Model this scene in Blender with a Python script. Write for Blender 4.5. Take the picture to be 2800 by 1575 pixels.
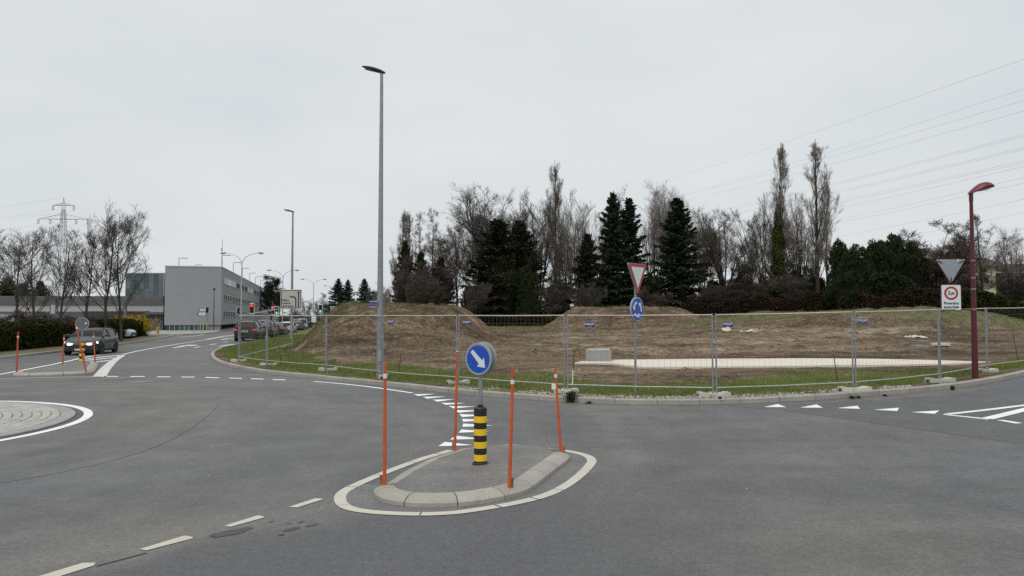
import bpy, bmesh, math, random
import numpy as np
from mathutils import Vector, Matrix

R = math.radians
random.seed(5)
SC = bpy.context.scene
COL = SC.collection
for _o in list(bpy.data.objects):
    bpy.data.objects.remove(_o)

# ------------------------------------------------------------------ camera
CAM_H = 2.1
FPX = 2800 * 26.0 / 36.0            # focal length in photograph pixels
PITCH = math.atan((864 - 787.5) / FPX)
cam_d = bpy.data.cameras.new('camera')
cam_d.lens = 26.0
cam_d.sensor_width = 36.0
cam_d.clip_start = 0.1
cam_d.clip_end = 6000
cam = bpy.data.objects.new('camera', cam_d)
cam.location = (0, 0, CAM_H)
cam.rotation_euler = (R(90) + PITCH, 0, 0)
COL.objects.link(cam)
SC.camera = cam

# ------------------------------------------------------------------ world, sun, exposure
SUN_EL, SUN_AZ = R(58), R(200)
w = bpy.data.worlds.new('World')
SC.world = w
w.use_nodes = True
nt = w.node_tree
nt.nodes.clear()
o_ = nt.nodes.new('ShaderNodeOutputWorld')
bg = nt.nodes.new('ShaderNodeBackground')
bg.inputs['Strength'].default_value = 0.1
sky = nt.nodes.new('ShaderNodeTexSky')
sky.sky_type = 'NISHITA'
sky.sun_disc = False
sky.sun_elevation = SUN_EL
sky.sun_rotation = SUN_AZ
sky.air_density = 1.0
sky.dust_density = 6.0
hs = nt.nodes.new('ShaderNodeHueSaturation')
hs.inputs['Saturation'].default_value = 0.12
nt.links.new(sky.outputs[0], hs.inputs['Color'])
tc = nt.nodes.new('ShaderNodeTexCoord')
nz = nt.nodes.new('ShaderNodeTexNoise')          # soft unevenness of the cloud deck
nz.inputs['Scale'].default_value = 2.2
nz.inputs['Detail'].default_value = 3.0
mp = nt.nodes.new('ShaderNodeMapping')
mp.inputs['Scale'].default_value = (1, 1, 3.0)
nt.links.new(tc.outputs['Generated'], mp.inputs[0])
nt.links.new(mp.outputs[0], nz.inputs['Vector'])
rmp = nt.nodes.new('ShaderNodeValToRGB')
rmp.color_ramp.elements[0].position = 0.3
rmp.color_ramp.elements[0].color = (6.5, 6.9, 7.2, 1)
rmp.color_ramp.elements[1].position = 0.72
rmp.color_ramp.elements[1].color = (7.5, 7.8, 7.95, 1)
nt.links.new(nz.outputs[0], rmp.inputs[0])
mx = nt.nodes.new('ShaderNodeMix')
mx.data_type = 'RGBA'
mx.inputs[0].default_value = 0.93
nt.links.new(hs.outputs[0], mx.inputs[6])
nt.links.new(rmp.outputs[0], mx.inputs[7])
nt.links.new(mx.outputs[2], bg.inputs['Color'])
nt.links.new(bg.outputs[0], o_.inputs['Surface'])

sun_d = bpy.data.lights.new('sun', 'SUN')
sun_d.energy = 1.5
sun_d.angle = R(50)
sun_d.color = (1.0, 0.985, 0.96)
sun = bpy.data.objects.new('sun', sun_d)
_sd = Vector((math.cos(SUN_EL) * math.sin(SUN_AZ), math.cos(SUN_EL) * math.cos(SUN_AZ), math.sin(SUN_EL)))
sun.rotation_euler = (-_sd).to_track_quat('-Z', 'Y').to_euler()
COL.objects.link(sun)
SC.view_settings.view_transform = 'Standard'
SC.view_settings.look = 'None'
SC.view_settings.gamma = 1
SC.view_settings.use_curve_mapping = False
SC.view_settings.exposure = 0.08
SC.cycles.use_denoising = False
SC.cycles.adaptive_threshold = 0.006

# ------------------------------------------------------------------ geometry of the place
def softplus(x, k=1.2):
    return np.log1p(np.exp(np.clip(np.asarray(x, float) * k, -40, 40))) / k

def gz(x, y):
    """height of the asphalt: nearly level, climbing gently to the right"""
    return 0.024 * np.minimum(softplus(np.asarray(x, float) - 5.0), 30)

def ray(px, py):
    c = (px - 1400.0) / FPX
    r = (787.5 - py) / FPX
    cp, sp = math.cos(PITCH), math.sin(PITCH)
    return np.array([c, cp - r * sp, sp + r * cp])

def G(px, py, dz=0.0):
    """place on the road surface that lies under this line of sight"""
    d = ray(px, py)
    z = dz
    for _ in range(25):
        t = (z - CAM_H) / d[2]
        z = float(gz(d[0] * t, d[1] * t)) + dz
    t = (z - CAM_H) / d[2]
    return np.array([d[0] * t, d[1] * t, z])

def P(px, py, Y):
    d = ray(px, py)
    t = Y / d[1]
    return np.array([d[0] * t, Y, CAM_H + d[2] * t])

def _hash(ix, iy, seed):
    n = (ix.astype(np.int64) * 374761393 + iy.astype(np.int64) * 668265263 + seed * 974711) & 0x7fffffff
    n = ((n ^ (n >> 13)) * 1274126177) & 0x7fffffff
    return ((n ^ (n >> 16)) & 0xffff) / 65535.0

def vnoise(x, y, seed=0):
    xi, yi = np.floor(x), np.floor(y)
    fx, fy = x - xi, y - yi
    fx = fx * fx * (3 - 2 * fx); fy = fy * fy * (3 - 2 * fy)
    a = _hash(xi, yi, seed); b = _hash(xi + 1, yi, seed)
    c = _hash(xi, yi + 1, seed); d = _hash(xi + 1, yi + 1, seed)
    return (a * (1 - fx) + b * fx) * (1 - fy) + (c * (1 - fx) + d * fx) * fy - 0.5

def fbm(x, y, s, octv=4, seed=0, gain=0.5):
    x = np.asarray(x, float); y = np.asarray(y, float)
    v = 0; a = 1.0
    for k in range(octv):
        v = v + a * vnoise(x / s + 17.3 * k, y / s - 9.1 * k, seed + k)
        a *= gain; s = s / 2.1
    return v

def sm(t):
    t = np.clip(t, 0, 1)
    return t * t * (3 - 2 * t)

# ------------------------------------------------------------------ mesh helpers
class MB:
    def __init__(self):
        self.v = []; self.f = []; self.m = []
    def add(self, vs, fs, mi=0):
        n = len(self.v)
        self.v += [tuple(map(float, p)) for p in vs]
        self.f += [tuple(i + n for i in f) for f in fs]
        self.m += [mi] * len(fs)
        return self
    def box(self, c, s, rot=None, mi=0):
        vs = []
        for dx in (-.5, .5):
            for dy in (-.5, .5):
                for dz in (-.5, .5):
                    p = Vector((dx * s[0], dy * s[1], dz * s[2]))
                    if rot is not None:
                        p = rot @ p
                    vs.append((c[0] + p.x, c[1] + p.y, c[2] + p.z))
        return self.add(vs, [(0, 1, 3, 2), (4, 6, 7, 5), (0, 4, 5, 1), (2, 3, 7, 6), (0, 2, 6, 4), (1, 5, 7, 3)], mi)
    def bbox(self, c, s, b=0.01, mi=0):
        """box with chamfered vertical and top edges (c = centre)"""
        x, y, z = s[0] / 2, s[1] / 2, s[2] / 2
        def ring(i, zz):
            xx, yy = x - i, y - i
            k = b
            return [(c[0] + a, c[1] + d, c[2] + zz) for a, d in
                    ((-xx + k, -yy), (xx - k, -yy), (xx, -yy + k), (xx, yy - k), (xx - k, yy), (-xx + k, yy), (-xx, yy - k), (-xx, -yy + k))]
        vs = ring(0, -z) + ring(0, z - b) + ring(b, z)
        fs = [tuple(range(7, -1, -1)), tuple(range(16, 24))]
        for q in (0, 8):
            for i in range(8):
                j = (i + 1) % 8
                fs.append((q + i, q + j, q + 8 + j, q + 8 + i))
        return self.add(vs, fs, mi)
    def prism(self, pts, vec, mi=0):
        n = len(pts)
        a = [tuple(p) for p in pts]
        b = [(p[0] + vec[0], p[1] + vec[1], p[2] + vec[2]) for p in pts]
        fs = [tuple(range(n - 1, -1, -1)), tuple(range(n, 2 * n))]
        for i in range(n):
            j = (i + 1) % n
            fs.append((i, j, n + j, n + i))
        return self.add(a + b, fs, mi)
    def tube(self, p0, p1, r0, r1=None, k=8, caps=True, mi=0):
        return self.path([p0, p1], [r0, r0 if r1 is None else r1], k, caps, mi)
    def path(self, pts, rad, k=8, caps=True, mi=0):
        pts = [Vector(p) for p in pts]
        if not hasattr(rad, '__len__'):
            rad = [rad] * len(pts)
        n = len(pts)
        vs = []
        t0 = (pts[1] - pts[0]).normalized()
        u = t0.orthogonal().normalized()
        for i in range(n):
            t = (pts[min(i + 1, n - 1)] - pts[max(i - 1, 0)]).normalized()
            u = (u - t * u.dot(t))
            u = u.normalized() if u.length > 1e-6 else t.orthogonal().normalized()
            v = t.cross(u)
            for j in range(k):
                a = 2 * math.pi * (j + .5) / k
                vs.append(pts[i] + (u * math.cos(a) + v * math.sin(a)) * rad[i])
        fs = []
        for i in range(n - 1):
            for j in range(k):
                q = (j + 1) % k
                fs.append((i * k + j, i * k + q, (i + 1) * k + q, (i + 1) * k + j))
        if caps:
            fs.append(tuple(range(k - 1, -1, -1)))
            fs.append(tuple((n - 1) * k + j for j in range(k)))
        return self.add(vs, fs, mi)
    def lathe(self, prof, k=20, c=(0, 0, 0), mi=0, M=None):
        vs = []; fs = []
        n = len(prof)
        for r, z in prof:
            for j in range(k):
                a = 2 * math.pi * j / k
                p = Vector((r * math.cos(a), r * math.sin(a), z))
                if M is not None:
                    p = M @ p
                vs.append((c[0] + p.x, c[1] + p.y, c[2] + p.z))
        for i in range(n - 1):
            for j in range(k):
                q = (j + 1) % k
                fs.append((i * k + j, i * k + q, (i + 1) * k + q, (i + 1) * k + j))
        fs.append(tuple(range(k - 1, -1, -1)))
        fs.append(tuple((n - 1) * k + j for j in range(k)))
        return self.add(vs, fs, mi)
    def mesh(self, name, mats, smooth=None):
        me = bpy.data.meshes.new(name)
        me.from_pydata(self.v, [], self.f)
        for m in (mats if isinstance(mats, (list, tuple)) else [mats]):
            me.materials.append(m)
        if any(self.m):
            me.polygons.foreach_set('material_index', self.m)
        bm = bmesh.new(); bm.from_mesh(me)
        bmesh.ops.recalc_face_normals(bm, faces=bm.faces)
        cen = sum((v.co for v in bm.verts), Vector()) / max(1, len(bm.verts))
        flux = sum(f.calc_area() * f.normal.dot(f.calc_center_median() - cen) for f in bm.faces)
        size = max((v.co - cen).length for v in bm.verts)
        if abs(flux) < 1e-3 * size**3:                       # an open sheet: face upwards
            flux = sum(f.calc_area() * f.normal.z for f in bm.faces)
        if flux < 0:
            bmesh.ops.reverse_faces(bm, faces=bm.faces)
        bm.to_mesh(me); bm.free()
        if smooth:
            me.polygons.foreach_set('use_smooth', [True] * len(me.polygons))
            me.set_sharp_from_angle(angle=R(smooth))
        me.update()
        return me
    def build(self, name, mats, parent=None, smooth=None, loc=None):
        return link(name, self.mesh(name, mats, smooth), parent, loc)

def link(name, me, parent=None, loc=None, rz=None):
    o = bpy.data.objects.new(name, me)
    COL.objects.link(o)
    if parent is not None:
        o.parent = parent
    if loc is not None:
        o.location = loc
    if rz is not None:
        o.rotation_euler = (0, 0, rz)
    return o

def npmesh(name, verts, faces, mat, smooth=False):
    verts = np.asarray(verts, np.float32).reshape(-1, 3)
    faces = np.asarray(faces, np.int32)
    me = bpy.data.meshes.new(name)
    me.vertices.add(len(verts))
    me.vertices.foreach_set('co', verts.ravel())
    nf, k = faces.shape
    me.loops.add(nf * k)
    me.loops.foreach_set('vertex_index', faces.ravel())
    me.polygons.add(nf)
    me.polygons.foreach_set('loop_start', np.arange(0, nf * k, k, dtype=np.int32))
    me.polygons.foreach_set('loop_total', np.full(nf, k, np.int32))
    if smooth:
        me.polygons.foreach_set('use_smooth', np.ones(nf, bool))
    for m in (mat if isinstance(mat, (list, tuple)) else [mat]):
        me.materials.append(m)
    me.update(calc_edges=True)
    return me

def tag(o, label=None, cat=None, group=None, kind=None):
    if label: o['label'] = label
    if cat: o['category'] = cat
    if group: o['group'] = group
    if kind: o['kind'] = kind
    return o

def thing(name, label, cat, loc=(0, 0, 0), rz=0.0, group=None):
    o = bpy.data.objects.new(name, None)
    o.empty_display_size = 0.2
    COL.objects.link(o)
    o.location = loc
    o.rotation_euler = (0, 0, rz)
    return tag(o, label, cat, group)

def copy_tree(root, loc, rz, label, group=None, scale=None):
    r = root.copy(); COL.objects.link(r)
    r.location = loc; r.rotation_euler = (0, 0, rz)
    if scale is not None: r.scale = scale
    r['label'] = label
    if group: r['group'] = group
    for ch in root.children:
        c = ch.copy(); COL.objects.link(c); c.parent = r
        for g in ch.children:
            d = g.copy(); COL.objects.link(d); d.parent = c
    return r

_txt = {}
def text_mesh(s, size, mat, align='CENTER', bold=0.0):
    cu = bpy.data.curves.new('lettering', 'FONT')
    cu.body = s; cu.size = size; cu.align_x = align; cu.align_y = 'CENTER'
    cu.extrude = 0.0008; cu.offset = bold
    cu.resolution_u = 3
    ob = bpy.data.objects.new('lettering', cu)
    COL.objects.link(ob)
    dg = bpy.context.evaluated_depsgraph_get()
    dg.update()
    me = bpy.data.meshes.new_from_object(ob.evaluated_get(dg))
    bpy.data.objects.remove(ob); bpy.data.curves.remove(cu)
    me.materials.clear(); me.materials.append(mat)
    return me

def lettering(s, size, mat, parent, x, y, z, align='CENTER', bold=0.0, flip=False):
    me = text_mesh(s, size, mat, align, bold)
    me.transform(Matrix.Translation((x, y, z)) @ Matrix.Rotation(R(90), 4, 'X'))
    return link('lettering', me, parent)

# ------------------------------------------------------------------ materials
def new_mat(name):
    m = bpy.data.materials.new(name)
    m.use_nodes = True
    n = m.node_tree
    b = n.nodes['Principled BSDF']
    return m, n, b

def mixrgb(n, fac, a, b, typ='MIX'):
    x = n.nodes.new('ShaderNodeMix'); x.data_type = 'RGBA'; x.blend_type = typ
    for s, v in ((0, fac), (6, a), (7, b)):
        if hasattr(v, 'is_output'):
            n.links.new(v, x.inputs[s])
        elif s == 0:
            x.inputs[0].default_value = v
        else:
            x.inputs[s].default_value = (*v, 1) if len(v) == 3 else v
    return x.outputs[2]

def noise(n, vec, scale, detail=4, rough=0.55, lo=None, hi=None):
    t = n.nodes.new('ShaderNodeTexNoise')
    t.inputs['Scale'].default_value = scale
    t.inputs['Detail'].default_value = detail
    t.inputs['Roughness'].default_value = rough
    if vec is not None: n.links.new(vec, t.inputs['Vector'])
    if lo is None: return t.outputs['Fac']
    return mrange(n, t.outputs['Fac'], lo, hi)

def mrange(n, v, lo, hi, a=0.0, b=1.0, smooth=False):
    r = n.nodes.new('ShaderNodeMapRange')
    if smooth: r.interpolation_type = 'SMOOTHSTEP'
    n.links.new(v, r.inputs[0])
    for i, q in zip((1, 2, 3, 4), (lo, hi, a, b)):
        r.inputs[i].default_value = q
    return r.outputs[0]

def math_(n, op, a, b=None):
    m = n.nodes.new('ShaderNodeMath'); m.operation = op
    for i, v in enumerate((a, b)):
        if v is None: continue
        if hasattr(v, 'is_output'): n.links.new(v, m.inputs[i])
        else: m.inputs[i].default_value = v
    return m.outputs[0]

def worldpos(n):
    return n.nodes.new('ShaderNodeNewGeometry').outputs['Position']

def objpos(n):
    return n.nodes.new('ShaderNodeTexCoord').outputs['Object']

def mapped(n, vec, scale=(1, 1, 1), rot=(0, 0, 0)):
    m = n.nodes.new('ShaderNodeMapping')
    m.inputs['Scale'].default_value = scale
    m.inputs['Rotation'].default_value = rot
    n.links.new(vec, m.inputs[0])
    return m.outputs[0]

def bump(n, b, h, strength=0.3, dist=0.02):
    x = n.nodes.new('ShaderNodeBump')
    x.inputs['Strength'].default_value = strength
    x.inputs['Distance'].default_value = dist
    n.links.new(h, x.inputs['Height'])
    n.links.new(x.outputs[0], b.inputs['Normal'])

def scl(c, k):
    return tuple(min(1.0, q * k) for q in c)

def pm(name, rgb, rough=0.6, metal=0.0, var=0.15, vs=6.0, bmp=0.0, bs=60.0, emit=0.0, world=False, dirt=0.0, spec=None, coat=0.0):
    m, n, b = new_mat(name)
    v = worldpos(n) if world else objpos(n)
    f = noise(n, v, vs, 5, 0.6, 0.3, 0.7)
    c = mixrgb(n, f, scl(rgb, 1 - var), scl(rgb, 1 + var))
    if dirt:
        f2 = noise(n, v, vs * 0.35, 6, 0.7, 0.45, 0.75)
        c = mixrgb(n, math_(n, 'MULTIPLY', f2, dirt), c, (0.10, 0.09, 0.075))
    n.links.new(c, b.inputs['Base Color'])
    fr = noise(n, v, vs * 1.7, 3)
    n.links.new(mrange(n, fr, 0.3, 0.7, max(0.02, rough - 0.08), min(1, rough + 0.08)), b.inputs['Roughness'])
    b.inputs['Metallic'].default_value = metal
    if spec is not None: b.inputs['Specular IOR Level'].default_value = spec
    if coat: b.inputs['Coat Weight'].default_value = coat; b.inputs['Coat Roughness'].default_value = 0.05
    if bmp:
        bump(n, b, noise(n, v, bs, 4), bmp, 0.01)
    if emit:
        b.inputs['Emission Color'].default_value = (*rgb, 1)
        b.inputs['Emission Strength'].default_value = emit
    return m

def leaf_mat(name, c0, c1, rough=0.7, trans=0.0):
    m, n, b = new_mat(name)
    g = n.nodes.new('ShaderNodeNewGeometry')
    f = noise(n, g.outputs['Position'], 0.7, 3, 0.6, 0.3, 0.7)
    k = math_(n, 'ADD', math_(n, 'MULTIPLY', g.outputs['Random Per Island'], 0.65), math_(n, 'MULTIPLY', f, 0.35))
    n.links.new(mixrgb(n, k, c0, c1), b.inputs['Base Color'])
    b.inputs['Roughness'].default_value = rough
    b.inputs['Specular IOR Level'].default_value = 0.0
    return m
# ------------------------------------------------------------------ ground materials
def m_asphalt(name, k=1.0, brown=1.0, island=False):
    m, n, b = new_mat(name)
    v = worldpos(n)
    big = noise(n, v, 0.16, 4, 0.6, 0.36, 0.66)
    c = mixrgb(n, math_(n, 'MULTIPLY', big, brown), scl((0.096, 0.098, 0.103), k), scl((0.132, 0.121, 0.105), k))
    med = noise(n, v, 1.3, 5, 0.65, 0.3, 0.7)
    c = mixrgb(n, 1.0, c, mixrgb(n, med, (0.80, 0.80, 0.80), (1.16, 1.16, 1.16)), 'MULTIPLY')
    if not island:
        # wheel tracks that run round the roundabout and along the road
        sep = n.nodes.new('ShaderNodeSeparateXYZ'); n.links.new(v, sep.inputs[0])
        dx = math_(n, 'SUBTRACT', sep.outputs[0], float(RC[0])); dy = math_(n, 'SUBTRACT', sep.outputs[1], float(RC[1]))
        rr = math_(n, 'SQRT', math_(n, 'ADD', math_(n, 'MULTIPLY', dx, dx), math_(n, 'MULTIPLY', dy, dy)))
        wob = math_(n, 'MULTIPLY', noise(n, v, 0.25, 2), 1.6)
        ph = math_(n, 'MULTIPLY', math_(n, 'ADD', rr, wob), 2 * math.pi / 1.9)
        tr = mrange(n, math_(n, 'SINE', ph), -0.2, 1.0, 0, 1, True)
        near = mrange(n, rr, 11.5, 16.0, 1.0, 0.0, True)
        tr = math_(n, 'MULTIPLY', math_(n, 'MULTIPLY', tr, near), noise(n, v, 0.5, 3, 0.6, 0.25, 0.8))
        c = mixrgb(n, math_(n, 'MULTIPLY', tr, 0.34), c, scl((0.070, 0.070, 0.073), k))
        th = math_(n, 'ARCTAN2', dy, dx)
        cmb = n.nodes.new('ShaderNodeCombineXYZ'); n.links.new(math_(n, 'MULTIPLY', rr, .75), cmb.inputs[0]); n.links.new(math_(n, 'MULTIPLY', th, 1.6), cmb.inputs[1])
        pol = noise(n, cmb.outputs[0], 1.0, 5, .62, .34, .66)
        pol = math_(n, 'MULTIPLY', math_(n, 'SUBTRACT', pol, .5), mrange(n, rr, 14, 22, 1.0, .45, True))
        c = mixrgb(n, 1.0, c, mixrgb(n, math_(n, 'ADD', pol, .5), (.80, .80, .81), (1.17, 1.165, 1.15)), 'MULTIPLY')
        ln = noise(n, mapped(n, v, (.10, .62, 1), (0, 0, R(8))), 1.0, 5, .6, .36, .66)
        c = mixrgb(n, math_(n, 'MULTIPLY', mrange(n, sep.outputs[0], -1, 4, 0, 1, True), 1.0), c, mixrgb(n, 1.0, c, mixrgb(n, ln, (.84, .84, .85), (1.13, 1.12, 1.10)), 'MULTIPLY'))
        # the lane in front of the dashed line was laid later and is darker
        a, e = G(100, 1592), G(1000, 1412)
        d = (e - a)[:2]; d /= np.linalg.norm(d); nx, ny = d[1], -d[0]
        q = math_(n, 'ADD', math_(n, 'MULTIPLY', sep.outputs[0], float(nx)), math_(n, 'MULTIPLY', sep.outputs[1], float(ny)))
        q = math_(n, 'SUBTRACT', q, float(nx * a[0] + ny * a[1]))
        q = math_(n, 'ADD', q, math_(n, 'MULTIPLY', noise(n, v, 1.1, 4), 0.5))
        msk = mrange(n, q, 0.22, 0.5, 0, 1, True)
        msk = math_(n, 'MULTIPLY', msk, mrange(n, sep.outputs[0], -0.3, 2.6, 1, 0.12, True))
        c = mixrgb(n, math_(n, 'MULTIPLY', msk, 0.85), c, scl((0.077, 0.078, 0.082), k))
        # dry dust along the edge of that joint and round the island
        dust = mrange(n, math_(n, 'ABSOLUTE', math_(n, 'SUBTRACT', q, -0.35)), 0.0, 0.75, 1, 0, True)
        dust = math_(n, 'MULTIPLY', dust, mrange(n, sep.outputs[0], -1.5, 1.5, 1, 0, True))
        c = mixrgb(n, math_(n, 'MULTIPLY', dust, 0.45), c, (0.17, 0.16, 0.142))
    fine = noise(n, v, 75, 3, 0.7, 0.28, 0.72)
    c = mixrgb(n, 1.0, c, mixrgb(n, fine, (0.66, 0.66, 0.66), (1.34, 1.34, 1.34)), 'MULTIPLY')
    mid = noise(n, v, 26, 3, 0.7, 0.32, 0.68)
    c = mixrgb(n, 1.0, c, mixrgb(n, mid, (0.74, 0.74, 0.74), (1.26, 1.26, 1.26)), 'MULTIPLY')
    mid2 = noise(n, v, 9, 4, 0.7, 0.32, 0.68)
    c = mixrgb(n, 1.0, c, mixrgb(n, mid2, (0.86, 0.86, 0.86), (1.14, 1.14, 1.14)), 'MULTIPLY')
    fl = noise(n, v, 33, 1, 0.4, 0.755, 0.80)
    c = mixrgb(n, math_(n, 'MULTIPLY', fl, 0.7), c, (0.36, 0.35, 0.33))
    n.links.new(c, b.inputs['Base Color'])
    b.inputs['Roughness'].default_value = 0.62
    b.inputs['Specular IOR Level'].default_value = 0.5
    bump(n, b, noise(n, v, 110, 3), 0.3, 0.005)
    return m

def m_paint(name, c0=(0.62, 0.62, 0.60), wear=0.5, yellow=0.0):
    m, n, b = new_mat(name)
    v = worldpos(n)
    f = noise(n, v, 2.5, 4, 0.6, 0.3, 0.7)
    c = mixrgb(n, f, scl(c0, 0.9), scl(c0, 1.08))
    if yellow:
        c = mixrgb(n, math_(n, 'MULTIPLY', noise(n, v, 1.2, 3, 0.6, 0.3, 0.7), yellow), c, (0.55, 0.50, 0.38))
    wr = noise(n, v, 9, 6, 0.75, 0.60, 0.72)
    c = mixrgb(n, math_(n, 'MULTIPLY', wr, wear), c, (0.16, 0.155, 0.145))
    gr = noise(n, v, 90, 2, 0.6, 0.55, 0.75)
    c = mixrgb(n, math_(n, 'MULTIPLY', gr, wear * 0.6), c, (0.2, 0.195, 0.185))
    n.links.new(c, b.inputs['Base Color'])
    b.inputs['Roughness'].default_value = 0.7
    bump(n, b, noise(n, v, 90, 3), 0.2, 0.004)
    return m

def m_stone(name, c0, c1, speck=0.35, stain=(0.12, 0.11, 0.09)):
    m, n, b = new_mat(name)
    v = worldpos(n)
    info = n.nodes.new('ShaderNodeObjectInfo')
    f = noise(n, v, 1.6, 4, 0.65, 0.3, 0.7)
    f = math_(n, 'ADD', math_(n, 'MULTIPLY', f, 0.55), math_(n, 'MULTIPLY', info.outputs['Random'], 0.45))
    c = mixrgb(n, f, c0, c1)
    sp = noise(n, v, 45, 3, 0.7, 0.3, 0.7)
    c = mixrgb(n, 1.0, c, mixrgb(n, sp, (1 - speck,) * 3, (1 + speck,) * 3), 'MULTIPLY')
    st = noise(n, v, 3.1, 6, 0.72, 0.55, 0.75)
    c = mixrgb(n, math_(n, 'MULTIPLY', st, 0.55), c, stain)
    n.links.new(c, b.inputs['Base Color'])
    b.inputs['Roughness'].default_value = 0.88
    bump(n, b, noise(n, v, 40, 5, 0.7), 0.5, 0.008)
    return m

def m_soil(name):
    m, n, b = new_mat(name)
    v = worldpos(n)
    att = n.nodes.new('ShaderNodeAttribute'); att.attribute_name = 'turf'
    f = noise(n, mapped(n, v, (.22, .55, .55)), 0.6, 6, 0.66, 0.36, 0.64)
    c = mixrgb(n, f, (0.092, 0.062, 0.039), (0.235, 0.178, 0.120))
    bigs = noise(n, mapped(n, v, (.05, .30, .30)), 1.3, 5, .62, .40, .62)      # broad dry and damp strips left by the levelling
    c = mixrgb(n, 1.0, c, mixrgb(n, bigs, (.60, .58, .56), (1.36, 1.37, 1.40)), 'MULTIPLY')
    clod = noise(n, v, 2.6, 5, .7, .36, .64)
    c = mixrgb(n, 1.0, c, mixrgb(n, clod, (.62, .60, .58), (1.28, 1.28, 1.28)), 'MULTIPLY')
    stv = mapped(n, v, (0.35, 2.2, 2.2))
    straw = noise(n, stv, 1.5, 6, 0.7, 0.52, 0.70)                   # dried straw and pale clods lying in rows
    c = mixrgb(n, math_(n, 'MULTIPLY', straw, 0.85), c, (0.31, 0.245, 0.165))
    dk = noise(n, mapped(n, v, (0.5, 1.8, 1.8)), 1.1, 6, 0.7, 0.54, 0.70)
    c = mixrgb(n, math_(n, 'MULTIPLY', dk, 0.75), c, (0.052, 0.034, 0.021))
    cl = noise(n, v, 7, 5, 0.7, 0.3, 0.7)
    c = mixrgb(n, 1.0, c, mixrgb(n, cl, (0.42, 0.40, 0.38), (1.52, 1.52, 1.52)), 'MULTIPLY')
    ta = n.nodes.new('ShaderNodeAttribute'); ta.attribute_name = 'track'      # pale compacted wheel tracks
    tf = mrange(n, math_(n, 'ADD', ta.outputs['Fac'], math_(n, 'MULTIPLY', math_(n, 'SUBTRACT', noise(n, mapped(n, v, (.4, 1.6, 1.6)), 1.2, 5, .7), .5), 1.2)), .45, .85, 0, 1, True)
    c = mixrgb(n, math_(n, 'MULTIPLY', tf, .9), c, (0.36, 0.295, 0.21))
    pb = noise(n, v, 11, 2, 0.5, 0.705, 0.75)
    c = mixrgb(n, math_(n, 'MULTIPLY', pb, 0.7), c, (0.36, 0.32, 0.26))
    gf = noise(n, v, 2.2, 6, 0.7, 0.3, 0.7)
    gcol = mixrgb(n, gf, (0.060, 0.078, 0.022), (0.150, 0.168, 0.052))
    gcol = mixrgb(n, math_(n, 'MULTIPLY', noise(n, v, 0.8, 4, 0.7, 0.40, 0.66), 0.75), gcol, (0.20, 0.168, 0.088))
    brk = math_(n, 'ADD', att.outputs['Fac'], math_(n, 'MULTIPLY', math_(n, 'SUBTRACT', noise(n, v, 1.9, 6, 0.75), 0.5), 1.3))
    gm = mrange(n, brk, 0.38, 0.62, 0, 1, True)
    dist = n.nodes.new('ShaderNodeSeparateXYZ'); n.links.new(v, dist.inputs[0])
    gcol = mixrgb(n, mrange(n, dist.outputs[1], 40, 52, 0, .75, True), gcol, mixrgb(n, gf, (0.095, 0.098, 0.045), (0.205, 0.195, 0.105)))   # the meadow at the back is older and drier
    c = mixrgb(n, gm, c, gcol)
    n.links.new(c, b.inputs['Base Color'])
    b.inputs['Roughness'].default_value = 0.96
    b.inputs['Specular IOR Level'].default_value = 0.15
    hgt = math_(n, 'ADD', noise(n, v, 5, 6, 0.72), math_(n, 'MULTIPLY', noise(n, mapped(n, v, (0.4, 2.0, 2.0)), 2.0, 4, 0.6), 1.2))
    bump(n, b, hgt, 1.0, 0.13)
    return m

def fit_circle(pts):
    A = np.array([[2 * p[0], 2 * p[1], 1] for p in pts]); y = np.array([p[0]**2 + p[1]**2 for p in pts])
    s = np.linalg.lstsq(A, y, rcond=None)[0]
    return s[:2], math.sqrt(s[2] + s[0]**2 + s[1]**2)
RC, RR = fit_circle([G(*p) for p in ((0, 1097), (145, 1101), (225, 1113), (254, 1128), (250, 1137), (203, 1160), (145, 1177), (0, 1209))])

MAT = {}
MAT['asphalt'] = m_asphalt('asphalt')
MAT['asphalt_new'] = m_asphalt('asphalt_new', 0.80, 0.25, True)
MAT['asphalt_island'] = m_asphalt('asphalt_island', 1.30, 1.0, True)
MAT['paint'] = m_paint('road_paint', (0.80, 0.80, 0.79), 0.3)
MAT['paint_old'] = m_paint('road_paint_old', (0.52, 0.50, 0.44), 0.55, 0.6)
MAT['paint_mid'] = m_paint('road_paint_worn', (0.60, 0.59, 0.55), 0.5, 0.25)
MAT['kerb'] = m_stone('kerb_granite', (0.25, 0.235, 0.205), (0.36, 0.345, 0.31))
MAT['kerb_island'] = m_stone('kerb_concrete', (0.27, 0.255, 0.22), (0.37, 0.35, 0.305), .16, (0.15, 0.135, 0.108))
MAT['grout'] = pm('grout', (0.10, 0.095, 0.085), 0.95, world=True)
MAT['sett'] = m_stone('sett_stone', (0.32, 0.305, 0.28), (0.45, 0.43, 0.395), 0.25)
MAT['slab'] = m_stone('slab_stone', (0.26, 0.262, 0.255), (0.34, 0.34, 0.325), 0.2)
MAT['soil'] = m_soil('soil')
MAT['stain'] = pm('oil_stain', (0.050, 0.051, 0.054), 0.6, world=True)
MAT['crack'] = pm('crack', (0.03, 0.03, 0.03), 0.95, world=True)
MAT['seam'] = pm('asphalt_seam', (0.092, 0.092, 0.094), 0.8, var=0.4, vs=4, world=True)
MAT['iron'] = pm('cast_iron', (0.17, 0.172, 0.175), 0.6, 0.3, world=True, bmp=0.3)

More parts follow.
